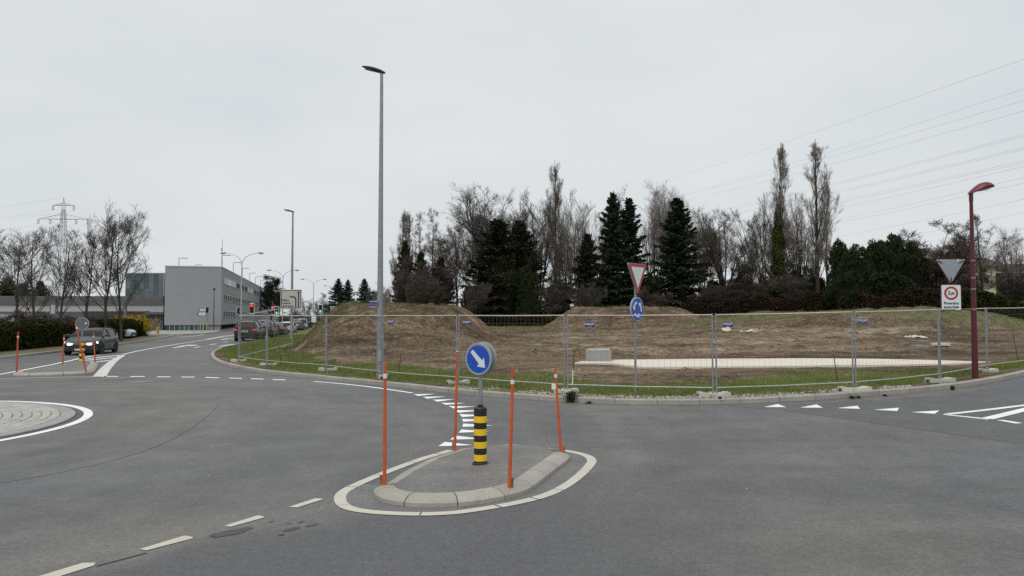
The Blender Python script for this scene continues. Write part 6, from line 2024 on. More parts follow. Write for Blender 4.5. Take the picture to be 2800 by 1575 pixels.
for ri, (z1, z0) in enumerate(rows_):
    h_ = z1 - z0
    fm = MB()
    fm.box((0, -.02, h_ / 2 - .04), (2.4, .05, .08)); fm.box((0, -.05, -h_ / 2 + .03), (2.4, .13, .07)); fm.box((-ww_ / 2 + .06, -.02, 0), (.16, .049, h_ - .16)); fm.box((.15, -.02, 0), (.14, .048, h_ - .16))
    fme = fm.mesh('window', MAT['window_frame'])
    p0 = MB().box((-.46, -.022, 0), (1.06, .05, h_ - .15)).mesh('pane', MAT['pane']); p1 = MB().box((.67, -.012, 0), (.92, .03, h_ - .15)).mesh('pane', MAT['pane'])
    bl0 = MB().box((-.42, -.012, 0), (1.0, .03, h_ - .15)).mesh('blind', MAT['blind']); bl1 = MB().box((.67, -.012, 0), (.92, .03, h_ - .15)).mesh('blind', MAT['blind'])
    sp_ = MB().box((.67, -.012, 0), (.92, .03, h_ - .15)).mesh('spandrel', MAT['facade'])
    for i in range(nwin):
        wdw = link('window', fme, o, (3.6 + i * 2.4, 0, (z0 + z1) / 2))
        lit = ri == 0 and (i < 7 or i in (16, 17, 18, 19, 20))
        link('pane', bl0 if lit else p0, wdw)
        link('pane', (bl1 if lit else (sp_ if ri > 0 else (p1 if (i * 7) % 3 else bl1))), wdw)
# lamps and mast on the roof belong to the building
hk = MB(); hk.path([(0, 0, 0), (0, 0, 1.62), (0, -.04, 1.7), (0, -.9, 1.72)], .05, 6); hk.box((0, -1.0, 1.69), (.16, .36, .1))
hke = hk.mesh('roof_lamp', MAT['galv'])
for i in range(9):
    for y0, s0 in ((.15, 1.2), (BW - .3, 8.5)):
        if i < 8: link('roof_lamp', hke, o, (s0 + i * 15.0, y0, zt + .1))
mb = MB(); mb.path([(0, 0, 0), (0, 0, 5.0)], [.07, .03], 6); mb.box((.1, 0, 2.6), (.3, .05, .05)); mb.box((0, .1, 3.4), (.05, .2, .3)); mb.box((.15, 0, 1.4), (.1, .1, .3))
mb.build('antenna_mast', MAT['galv'], o, loc=(10.5, 1.2, zt))

# ------------------------------------------------------------------ teal block and low building left of it
Yt = 108.0
def bx_px(x0, x1, y0, y1, Y_, d, name, mat, parent, off):
    a = P(x0, y1, Y_); c2 = P(x1, y0, Y_)
    mb = MB().box(((a[0] + c2[0]) / 2 - off[0], Y_ + d / 2 - off[1], (a[2] + c2[2]) / 2 - off[2]), (c2[0] - a[0], d, c2[2] - a[2]))
    return mb.build(name, MAT[mat], parent)
off = P(395, 864, Yt); off[2] = 0
o = thing('glass_block', 'dark teal glazed upper block left of the grey office building', 'building', tuple(off))
bx_px(342, 450, 746, 812, Yt, 9, 'wall', 'facade', o, off)
for i in range(8):
    for j in range(3):
        x0 = 343.3 + i * 12.8; y0 = 747.5 + j * 21
        bx_px(x0 + .25, x0 + 12.5, y0 + .25, y0 + 20.7, Yt - .05, .06, 'glass_panel', 'teal', o, off)
off = P(200, 864, Yt - 1); off[2] = 0
o = thing('low_building', 'low flat building with a slatted grey parapet and white walls behind the left trees', 'building', tuple(off))
Yl = Yt - 1
bx_px(-120, 447, 810, 834, Yl + .3, 8, 'parapet', 'void', o, off)
for j in range(8):
    bx_px(-120, 446.5, 809.5 + j * 3.05, 811.6 + j * 3.05, Yl, .12, 'slat', 'slat', o, off)
bx_px(150, 446.5, 834.2, 858, Yl + .2, 8, 'white_wall', 'whitewall', o, off)
bx_px(-120, 136, 834.2, 880, Yl + .2, 8, 'white_wall', 'whitewall', o, off)
bx_px(-120, 228, 852, 857, Yl + .1, .08, 'band', 'greydoor', o, off)
bx_px(228, 402, 851, 906, Yl - .6, 1, 'brown_wall', 'brownwall', o, off)
bx_px(134, 229.5, 857.5, 906, Yl - .3, .8, 'grey_wall', 'greydoor', o, off)
bx_px(403, 446.5, 857, 906, Yl - .4, .8, 'grey_wall', 'greydoor', o, off)
bx_px(396, 446.5, 853, 860, Yl - 1.3, 1.6, 'canopy', 'greydoor', o, off)
for i in range(14):
    x0 = 229 + i * 12.4
    bx_px(x0, x0 + 1.1, 862, 905, Yl - .7, .1, 'cladding_batten', 'greydoor', o, off)
bx_px(137, 150, 834, 905, Yl - .2, .6, 'pier', 'whitewall', o, off)
bx_px(339, 345, 836, 905, Yl - 1.5, .3, 'post', 'slat', o, off)
# railing posts and small bollards by the pavement
for px, py0, py1, lab in ((530, 878, 912, 'thin grey post on the pavement in front of the office gable'), (555, 884, 912, 'second thin grey post on the pavement in front of the office gable'), (548, 886, 908, 'short thin post left of the striped signal mast')):
    b_ = G(px, py1 + 2, .12); hh_ = (py1 - py0) / FPX * b_[1]
    o = thing('pavement_post', lab, 'post', tuple(b_), 0, 'thin posts on the pavement')
    MB().path([(0, 0, -.1), (0, 0, hh_)], .035, 6).build('rod', MAT['galv_light'], o)
b_ = G(431, 913, .12)
o = thing('traffic_bollard', 'small yellow and black striped bollard on the far pavement left of the office', 'bollard', tuple(b_))
MB().lathe([(.14, 0), (.14, .72), (.1, .78), (0, .78)], 16).build('body', MAT['black'], o, 35)
for i in range(4): MB().lathe([(.142, .04 + i * .19), (.145, .045 + i * .19), (.145, .13 + i * .19), (.142, .135 + i * .19), (0, .135 + i * .19)], 16).build('yellow_band', MAT['yellow_far'], o, 35)
MB().path([(0, .3, 0), (0, .3, 1.1)], .03, 6).build('rail_post', MAT['galv_light'], o)
p = P(584, 905, 101); h_ = (905 - 790) / FPX * 101
o = thing('lamp_post', 'slim dark lamp post in front of the office gable', 'street lamp', (p[0], p[1], 0))
MB().path([(0, 0, -.1), (0, 0, h_ - .1)], [.07, .045], 8).build('mast', MAT['lamp_head'], o)
MB().lathe([(.05, h_ - .12), (.16, h_ - .05), (.16, h_ + .1), (.08, h_ + .16), (0, h_ + .16)], 12).build('lamp_head', MAT['black'], o)

# ------------------------------------------------------------------ double-arm street lamps along the far road
def y_lamp():
    o = thing('double_street_lamp', '-', 'street lamp', (0, 0, 0), 0, 'double arm street lamps along the far road')
    H_ = 9.4
    MB().path([(0, 0, -.1), (0, 0, H_ - 1.25)], [.085, .055], 8).build('mast', MAT['galv_light'], o, 40)
    for s in (-1, 1):
        MB().path([(0, 0, H_ - 1.25), (s * .12, 0, H_ - .95), (s * .42, 0, H_ - .55), (s * .95, 0, H_ - .25), (s * 1.9, 0, H_ - .02)], [.045, .04, .035, .032, .03], 6).build('arm', MAT['galv_light'], o, 40)
        hd = MB(); M_ = Matrix.Rotation(s * R(97), 3, 'Y')
        hd.lathe([(.03, 0), (.10, .08), (.12, .3), (.10, .55), (.03, .66)], 8, (s * 1.85, 0, H_ - .02), M=M_)
        hd.build('lamp_head', MAT['sign_back'], o, 40)
    return o
yl = y_lamp()
spec = [(660, 85, 'nearest double arm street lamp in front of the office building'), (773, 117, 'second double arm street lamp seen behind the direction sign'), (857, 146, 'third double arm street lamp right of the direction sign'),
        (914, 177, 'fourth double arm street lamp in front of the spruces'), (955, 225, 'most distant double arm street lamp above the big mound')]
for i, (px, Y_, lab) in enumerate(spec):
    loc = ((px - 1400) / FPX * Y_, Y_, 0)
    if i == 0: yl.location = loc; yl['label'] = lab
    else: copy_tree(yl, loc, R(3 * i), lab)

# ------------------------------------------------------------------ traffic lights
MAT['sig_white'] = pm('signal_frame_white', (0.62, 0.63, 0.62), 0.5); MAT['sig_black'] = pm('signal_black', (0.010, 0.010, 0.012), 0.6)
MAT['red_on'] = pm('red_signal_lit', (1.0, 0.035, 0.02), 0.4, emit=1.5, var=0); MAT['green_on'] = pm('green_signal_lit', (0.06, 0.75, 0.42), 0.4, emit=1.0, var=0)
MAT['lens_off'] = pm('signal_lens_off', (0.02, 0.018, 0.015), 0.3)
def signal(px, ytop, ybot, Y_, label, lit, yaw=0, pair=False, poleto=0.0, striped=False, extra=None):
    zt_, zb_ = P(px, ytop, Y_)[2], P(px, ybot, Y_)[2]
    x = (px - 1400) / FPX * Y_
    o = thing('traffic_light', label, 'traffic light', (x, Y_, 0), yaw, 'traffic lights at the far junction')
    H_ = zt_ - zb_; w_ = H_ * .42
    MB().path([(0, .12, -.1), (0, .12, zt_ + .15)], .055, 8).build('mast', MAT['galv'], o)
    for j, l in enumerate(lit if pair else [lit]):
        cx = (j - .5) * w_ * 1.06 if pair else 0
        bd = MB().bbox((cx, 0, (zt_ + zb_) / 2), (w_, .06, H_), .03).build('frame', MAT['sig_white'], o)
        MB().box((cx, -.06, (zt_ + zb_) / 2 + H_ * .05), (w_ * .74, .12, H_ * .80)).build('housing', MAT['sig_black'], o)
        for q in range(3):
            zz = zb_ + H_ * (.80 - .26 * q)
            mt = 'red_on' if (q == 0 and l == 'r') else ('green_on' if (q == 2 and l == 'g') else 'lens_off')
            MB().lathe([(w_ * .29, 0), (w_ * .27, .03), (0, .04)], 16, (cx, -.121, zz), M=XZ).build('lens', MAT[mt], o, 40)
            vz_ = MB(); kk = 10
            vs = [(cx + w_ * .33 * math.cos(R(-10 + 200 * i / kk)), yy, zz + w_ * .33 * math.sin(R(-10 + 200 * i / kk))) for yy in (-.12, -.25) for i in range(kk + 1)]
            vz_.add(vs, [(i, i + 1, kk + 2 + i, kk + 1 + i) for i in range(kk)]).build('visor', MAT['sig_black'], o)
    return o
signal(689.5, 829, 860, 73, 'traffic light showing red left of the queueing cars', 'r')
signal(752, 838, 862, 95, 'double traffic light showing red and green left of the direction sign', ['r', 'g'], pair=True)
signal(877, 832, 858, 85, 'traffic light showing green at the left end of the big mound', 'g')
signal(650, 841, 861, 100, 'traffic light turned away above the left fence corner', '', R(65))
o = signal(567, 838, 858, 101, 'traffic light with two white arrow boards on a striped mast by the office', '', R(30))
for i in range(4):
    MB().lathe([(.058, .05 + i * .3), (.062, .06 + i * .3), (.062, .2 + i * .3), (.058, .21 + i * .3), (0, .21 + i * .3)], 10, (0, .12, 0)).build('yellow_band', MAT['yellow_far'], o)
for zc_, w_, h_, lines, lab in ((P(555, 847.5, 101)[2], 1.05, .42, ['Morges'], 'upper white direction arrow board on the striped signal mast'), (P(555, 858.5, 101)[2], 1.15, .52, ['Ecublens', 'Gare Voies'], 'lower white direction arrow board on the striped signal mast')):
    d_ = thing('arrow_board', lab, 'sign', (o.location.x - .05, 100.7, zc_), 0, 'direction arrow boards')
    sh2 = [(0, -h_ / 2), (0, h_ / 2), (-w_ + .2, h_ / 2), (-w_ - .05, 0), (-w_ + .2, -h_ / 2)]
    flat(sh2, -.02, .03).build('plate', MAT['letters'], d_)
    flat([(-.03, -h_ / 2 + .05), (-.03, h_ / 2 - .05), (-w_ + .28, h_ / 2 - .05), (-w_ + .12, 0), (-w_ + .28, -h_ / 2 + .05)], -.026, .005).build('white_face', MAT['signwhite'], d_)
    for li, tx in enumerate(lines): lettering(tx, .19 if len(lines) > 1 else .22, MAT['letters'], d_, -w_ / 2 + .12, -.028, (.11 - .22 * li) if len(lines) > 1 else 0)
    MB().box((-.02, .06, 0), (.08, .12, .1)).build('bracket', MAT['galv'], d_)
# camera mast and cabinet at the far junction
p = P(880, 832, 86)
o = thing('camera_mast', 'grey camera mast with a round plate above the green traffic light', 'mast', (p[0] + .05, 86.3, 0))
zt_ = P(880, 803, 86)[2]
MB().path([(0, 0, -.1), (0, 0, zt_)], [.06, .05], 8).build('pole', MAT['galv'], o)
MB().lathe([(.24, -.02), (.24, .02), (0, .02)], 20, (.18, 0, zt_ - .28), M=XZ).build('round_plate', MAT['sign_back'], o); MB().box((-.12, -.1, zt_ + .02), (.3, .2, .14)).build('camera', MAT['galv_light'], o)
p = P(914, 860, 72)
o = thing('utility_cabinet', 'grey utility cabinet standing left of the grassy mound top', 'cabinet', (p[0], 72, float(fh(np.array([p[0]]), np.array([72.0]), rough=False)[0])))
hz = P(914, 840, 72)[2] - o.location.z
MB().bbox((0, 0, hz / 2), (.72, .4, hz), .03).build('body', MAT['concrete'], o); MB().bbox((0, 0, hz + .03), (.8, .48, .08), .02).build('lid', MAT['concrete_pale'], o)
# small white panel signs beside the road
p = P(858, 873, 96)
o = thing('roadside_panel', 'white roadside panel seen below the green traffic light', 'sign', (p[0], 96, 0))
MB().bbox((0, 0, 1.7), (.62, .04, .85), .02).build('plate', MAT['signwhite'], o); MB().path([(0, .05, -.1), (0, .05, 2.0)], .035, 6).build('post', MAT['galv'], o)

# ------------------------------------------------------------------ distant trees over the road
gf = 'distant trees beyond the far road'
fs1 = spruce(401, 16, 4.6, 'needle', 26, .6); pn = pine(411, 12)
FT = bare_tree(421, 'vase', 12, 'far_twig', 'bark', fine=.5)
FR = bare_tree(425, 'round', 12, 'far_twig', 'bark', fine=.4)
tree_px(pn, 742, 760, 175, 110, 'pine', 'dark pine at the far end of the office building', 'tree', gf, z=0)
tree_px(pn, 765, 790, 165, 70, 'pine', 'smaller dark pine behind the direction sign', 'tree', gf, z=0)
tree_px(fs1, 925, 760, 160, 80, 'spruce', 'left distant spruce above the green traffic light', 'tree', gf, z=1)
tree_px(fs1, 951, 763, 165, 62, 'spruce', 'middle distant spruce left of the tall lamp', 'tree', gf, z=1)
tree_px(fs1, 996, 760, 150, 72, 'spruce', 'lone distant spruce just left of the tall lamp', 'tree', gf, z=1)
tree_px(pn, 1020, 800, 140, 110, 'pine', 'dark low pine hidden partly by the tall lamp', 'tree', gf, z=1)
for px, top, Y_, wp, lab in ((838, 812, 150, 60, 'pale bare tree right of the direction sign'), (868, 822, 170, 60, 'pale bare tree behind the green traffic light'), (806, 835, 160, 60, 'pale bare tree behind the foot of the direction sign'), (890, 812, 190, 50, 'pale bare tree left of the distant spruces'), (972, 818, 170, 50, 'pale bare tree between the distant spruces'), (1040, 790, 120, 70, 'bare tree behind the tall lamp mast')):
    tree_px(FT if wp > 55 else FR, px, top, Y_, wp, 'bare_tree', lab, 'tree', gf, z=.5)
fb = bare_tree(431, 'bush', 4, 'far_twig', 'bark', fine=.7)
for px, top, Y_, wp, lab in ((790, 852, 150, 70, 'pale thicket beyond the queueing cars'), (830, 856, 140, 70, 'pale thicket under the green traffic light'), (880, 850, 130, 60, 'pale thicket at the foot of the distant spruces'), (850, 862, 120, 60, 'grey thicket right of the queueing cars')):
    tree_px(fb, px, top, Y_, wp, 'bare_shrub', lab, 'shrub', gf, z=0.2)
tree_px(T['s3'], 18, 760, 140, 70, 'conifer', 'dark conifer behind the low building at the left edge', 'tree', gf, z=0)
tree_px(T['s3'], 62, 775, 145, 60, 'conifer', 'second dark conifer behind the low building at the left', 'tree', gf, z=0)
for px, top, lab in ((110, 770, 'dark conifer behind the low building under the pylon'), (-30, 740, 'tall dark conifer behind the low building cut by the left edge')):
    tree_px(T['s3'], px, top, 150, 60, 'conifer', lab, 'tree', gf, z=0)

# ------------------------------------------------------------------ houses behind the right hedge
MAT['cream'] = pm('cream_wall', (0.50, 0.46, 0.30), 0.8, 0, 0.08, 1); MAT['roof'] = pm('brown_roof', (0.055, 0.042, 0.038), 0.9, 0, 0.2, 2)
Yh = 105
off = P(2690, 800, Yh)
o = thing('cream_house', 'cream house with balconies behind the bare trees on the right', 'building', (off[0], off[1], 2.0)); off = np.array([off[0], off[1], 2.0])
bx_px(2590, 2722, 727, 830, Yh, 9, 'wall', 'cream', o, off)
rf = MB(); a = P(2580, 727, Yh - .6); c2 = P(2760, 714, Yh - .6)
rf.prism([(a[0] - off[0], Yh - .8 - off[1], a[2] - off[2]), (a[0] - off[0], Yh + 9.8 - off[1], a[2] - off[2]), (a[0] - off[0], Yh + 4.5 - off[1], c2[2] - off[2] + .8)], (c2[0] - a[0], 0, 0)); rf.build('roof', MAT['roof'], o)
for (x0, x1, y0, y1) in ((2640, 2650, 734, 747), (2661, 2672, 733, 747), (2683, 2698, 733, 746), (2640, 2652, 757, 770), (2664, 2672, 757, 770), (2690, 2704, 757, 770)):
    wdw = bx_px(x0, x1, y0, y1, Yh - .08, .1, 'window', 'window_frame', o, off); bx_px(x0 + 1, x1 - 1, y0 + 1, y1 - 1, Yh - .12, .05, 'pane', 'pane', wdw, off)
bx_px(2625, 2722, 748.5, 752, Yh - 1.1, 1.1, 'balcony', 'whitewall', o, off)
Yh = 118
off = P(2780, 800, Yh); off[2] = 2.0
o = thing('brown_house', 'low dark roofed house at the right edge behind the trees', 'building', tuple(off))
bx_px(2724, 2860, 742, 830, Yh, 8, 'wall', 'brownwall', o, off); bx_px(2715, 2870, 722, 742, Yh - .6, 9, 'roof', 'roof', o, off); bx_px(2724, 2860, 743, 746, Yh - .9, .9, 'balcony', 'whitewall', o, off)

# ------------------------------------------------------------------ pylons and overhead wires
MAT['lattice'] = pm('pylon_steel', (0.21, 0.215, 0.22), 0.7, 0.3, 0.1, 1); MAT['cable'] = pm('overhead_cable', (0.17, 0.17, 0.175), 0.7)
def pylon(px, top, Y_, label, yaw):
    zt_ = P(px, top, Y_)[2]; x = (px - 1400) / FPX * Y_
    o = thing('pylon', label, 'pylon', (x, Y_, 0), yaw, 'high voltage pylons')
    hw = lambda z: 3.4 * (1 - z / zt_)**1.15 + .45 if z < zt_ * .9 else .45 * max(.08, (zt_ - z) / (zt_ * .1))
    zs_ = [0]; 
    while zs_[-1] < zt_ * .9: zs_.append(min(zt_ * .9, zs_[-1] + max(1.5, hw(zs_[-1]) * 1.7)))
    mb = MB()
    for z0, z1 in zip(zs_[:-1], zs_[1:]):
        a, b2 = hw(z0), hw(z1)
        c0 = [(-a, -a), (a, -a), (a, a), (-a, a)]; c1 = [(-b2, -b2), (b2, -b2), (b2, b2), (-b2, b2)]
        for i in range(4):
            j = (i + 1) % 4
            mb.tube((*c0[i], z0), (*c1[i], z1), .085, .085, 4, False)
            mb.tube((*c0[i], z0), (*c1[j], z1), .05, .05, 3, False); mb.tube((*c0[j], z0), (*c1[i], z1), .05, .05, 3, False)
            mb.tube((*c1[i], z1), (*c1[j], z1), .05, .05, 3, False)
    w_ = hw(zt_ * .9 - .01)
    for cx, cy in ((-w_, -w_), (w_, -w_), (w_, w_), (-w_, w_)): mb.tube((cx, cy, zt_ * .9), (0, 0, zt_), .08, .05, 4, False)
    tag(mb.build('lattice_tower', MAT['lattice'], o))
    att_ = []
    for za, half, ins in ((zt_ - 22 / FPX * Y_, 28 / FPX * Y_, (1.0,)), (zt_ - 60 / FPX * Y_, 67 / FPX * Y_, (1.0, .52))):
        am = MB()
        for s in (-1, 1):
            for yy in (-.5, .5):
                am.tube((s * .4, yy, za), (s * half, 0, za), .10, .06, 4, False); am.tube((s * .4, yy, za + half * .22), (s * half, 0, za), .07, .05, 4, False)
            nseg = 6
            for q in range(nseg):
                xa = s * (.4 + (half - .4) * q / nseg); xb = s * (.4 + (half - .4) * (q + 1) / nseg)
                am.tube((xa, 0, za), (xb, 0, za + half * .22 * (1 - (q + 1) / nseg)), .05, .05, 3, False)
        am.build('cross_arm', MAT['lattice'], o)
        for s in (-1, 1):
            for k_ in ins:
                xi = s * half * k_ * .98
                im = MB()
                for dx in (-.35, .35): im.path([(xi + dx, 0, za), (xi + dx, 0, za - 2.3)], .13, 6)
                im.tube((xi - .4, 0, za - 2.3), (xi + .4, 0, za - 2.3), .06, .06, 4)
                im.build('insulator', MAT['lattice'], o)
                att_.append(Vector((xi, 0, za - 2.4)))
    M_ = Matrix.Translation((x, Y_, 0)) @ Matrix.Rotation(yaw, 4, 'Z')
    return [M_ @ q for q in att_] + [M_ @ Vector((0, 0, zt_))]
attL = pylon(168, 540, 360, 'lattice pylon with two pairs of arms behind the left trees', R(4))
attR = pylon(1695, 526, 330, 'tip of a distant lattice pylon between the two tall spruces', R(25))
def wires(name, label, ends, sag, r=.02):
    o = thing(name, label, 'power line', tuple(ends[0][0]))
    of = Vector(ends[0][0])
    for a, b2 in ends:
        a = Vector(a); b2 = Vector(b2); n_ = 48
        pts = [a.lerp(b2, i / n_) - Vector((0, 0, 4 * sag * (i / n_) * (1 - i / n_))) - of for i in range(n_ + 1)]
        MB().path(pts, r * (.5 if len(ends) > 10 and a is ends[0][0] else 1), 4, False).build('wire', MAT['cable'], o)
    return o
wires('overhead_wires', 'overhead wires running left from the pylon out of the picture', [(q, q + Vector((-260, 40, 3))) for q in attL], 9, .022)
WIRES_SPEC = [  # left point in view (px, py, distance), right point (px, py, distance)
    ((1800, 497, 300), (2800, 141, 92)), ((1880, 527, 305), (2800, 224, 100)), ((1895, 525, 300), (2800, 255, 96)), ((1920, 534, 300), (2800, 284, 98)),
    ((1945, 576, 310), (2800, 348, 100)), ((1945, 579, 312), (2800, 354.5, 102)), ((1950, 590, 312), (2800, 385, 104)), ((1950, 593, 314), (2800, 391, 106)),
    ((2000, 600, 312), (2800, 422, 106)), ((2010, 604, 312), (2800, 428, 108)), ((2040, 614, 312), (2800, 438, 108)),
    ((2200, 613, 300), (2800, 468, 110)), ((2200, 620, 300), (2800, 483, 110)), ((2200, 657, 300), (2800, 528, 114)), ((2200, 690, 300), (2800, 565, 118))]
en = []
for a, b2 in WIRES_SPEC:
    A3, B3 = P(*a), P(*b2)
    # carry every wire on in the same line past the picture edge and back to the far pylon
    dv = (B3 - A3)
    far = A3 - dv * .12; near = B3 + dv * .35
    en.append((far, near))
wires('overhead_wires', 'bundle of high voltage wires climbing to the upper right corner', en, 1.3, .0125)
# ------------------------------------------------------------------ cars
MAT['tyre'] = pm('tyre_rubber', (0.014, 0.014, 0.014), 0.85); MAT['rimdark'] = pm('dark_alloy', (0.03, 0.03, 0.032), 0.35, 0.6); MAT['rimsilver'] = pm('silver_alloy', (0.35, 0.35, 0.36), 0.35, 0.7)
MAT['carglass'] = pm('car_glass', (0.010, 0.012, 0.014), 0.05, spec=.16, var=0); MAT['trim'] = pm('black_trim', (0.012, 0.012, 0.013), 0.55)
MAT['carglass_sky_tint'] = pm('car_glass_painted_sky', (0.09, 0.10, 0.11), 0.05, spec=.3, var=0)  # paler copy of the car glass, sky brightness put into the base colour
MAT['headlamp'] = pm('headlamp_lit', (1.0, 0.97, 0.9), 0.2, emit=2.6, var=0); MAT['tail_on'] = pm('brake_lamp_lit', (0.7, 0.02, 0.012), 0.3, emit=0.35, var=0); MAT['tail_off'] = pm('tail_lamp', (0.22, 0.008, 0.01), 0.25)
MAT['headlamp_off'] = pm('headlamp_glass', (0.35, 0.37, 0.38), 0.15)
MAT['plate'] = pm('number_plate', (0.60, 0.60, 0.57), 0.5); MAT['chrome'] = pm('chrome_trim', (0.45, 0.46, 0.47), 0.2, 0.9)
def paint(name, c, metal=.4): return pm(name, c, 0.3, metal * .5, 0.03, 2, coat=.25, spec=.35)
CARSPEC = {
 'hatch': dict(L=4.31, W=1.79, top=[(2.15, .50), (2.10, .66), (1.95, .75), (1.5, .87), (.95, .97), (.2, .95), (-1.2, .99), (-1.85, 1.02), (-2.05, .98), (-2.13, .80), (-2.15, .55)],
    wid=[(2.15, .58), (2.05, .74), (1.8, .84), (1.3, .885), (0, .895), (-1.3, .89), (-1.8, .85), (-2.05, .77), (-2.15, .68)], bot=[(2.15, .26), (1.9, .19), (-1.9, .21), (-2.15, .34)],
    roof=[(1.02, .965), (.75, 1.11), (.40, 1.29), (.10, 1.38), (-.3, 1.425), (-.8, 1.42), (-1.3, 1.355), (-1.58, 1.28), (-1.82, 1.15), (-2.02, 1.02)], rf=.22, rr=-1.58, ax=(1.32, -1.27), wr=.325),
 'suv': dict(L=4.6, W=1.86, top=[(2.3, .62), (2.22, .85), (2.0, .97), (1.4, 1.05), (1.0, 1.08), (0, 1.06), (-1.3, 1.10), (-2.1, 1.13), (-2.24, 1.08), (-2.29, .85), (-2.3, .6)],
    wid=[(2.3, .62), (2.15, .82), (1.8, .90), (1.2, .925), (0, .925), (-1.4, .925), (-2.0, .90), (-2.2, .86), (-2.3, .80)], bot=[(2.3, .32), (2.0, .25), (-2.0, .27), (-2.3, .40)],
    roof=[(1.12, 1.07), (.8, 1.26), (.42, 1.48), (.1, 1.60), (-.4, 1.67), (-1.0, 1.685), (-1.6, 1.66), (-2.0, 1.60), (-2.12, 1.40), (-2.22, 1.12)], rf=.2, rr=-1.98, ax=(1.38, -1.32), wr=.36),
 'sedan': dict(L=4.7, W=1.83, top=[(2.35, .50), (2.28, .68), (2.0, .78), (1.4, .90), (.95, .96), (0, .95), (-1.2, .99), (-1.6, 1.02), (-2.15, 1.02), (-2.31, .96), (-2.35, .6)],
    wid=[(2.35, .60), (2.2, .78), (1.8, .87), (1.2, .905), (0, .91), (-1.4, .905), (-2.0, .87), (-2.25, .80), (-2.35, .74)], bot=[(2.35, .27), (2.0, .2), (-2.0, .22), (-2.35, .36)],
    roof=[(1.02, .95), (.6, 1.17), (.25, 1.33), (-.2, 1.41), (-.7, 1.43), (-1.0, 1.40), (-1.3, 1.28), (-1.55, 1.15), (-1.8, 1.02)], rf=.15, rr=-.98, ax=(1.4, -1.38), wr=.325)}
_wheel = {}
def wheel_meshes(wr, rim):
    key = (wr, rim)
    if key not in _wheel:
        Mx = Matrix.Rotation(R(90), 3, 'X')
        ty = MB().lathe([(wr * .62, -.10), (wr * .93, -.115), (wr, -.08), (wr, .08), (wr * .93, .115), (wr * .62, .10)], 26, M=Mx).mesh('tyre', MAT['tyre'], 40)
        rm = MB().lathe([(wr * .64, -.08), (wr * .64, .095), (wr * .60, .10), (wr * .57, .06), (.0, .055)], 22, M=Mx)
        for i in range(5):
            a = 2 * math.pi * i / 5
            for s in (-.16, .16):
                c_, s_ = math.cos(a + s * .5), math.sin(a + s * .5)
                rm.path([(0.04 * c_, -.088, .04 * s_), (wr * .6 * math.cos(a + s), -.098, wr * .6 * math.sin(a + s))], .022, 5)
                rm.path([(0.04 * c_, .088, .04 * s_), (wr * .6 * math.cos(a + s), .098, wr * .6 * math.sin(a + s))], .022, 5)
        _wheel[key] = (ty, rm.mesh('rim', MAT[rim], 40))
    return _wheel[key]
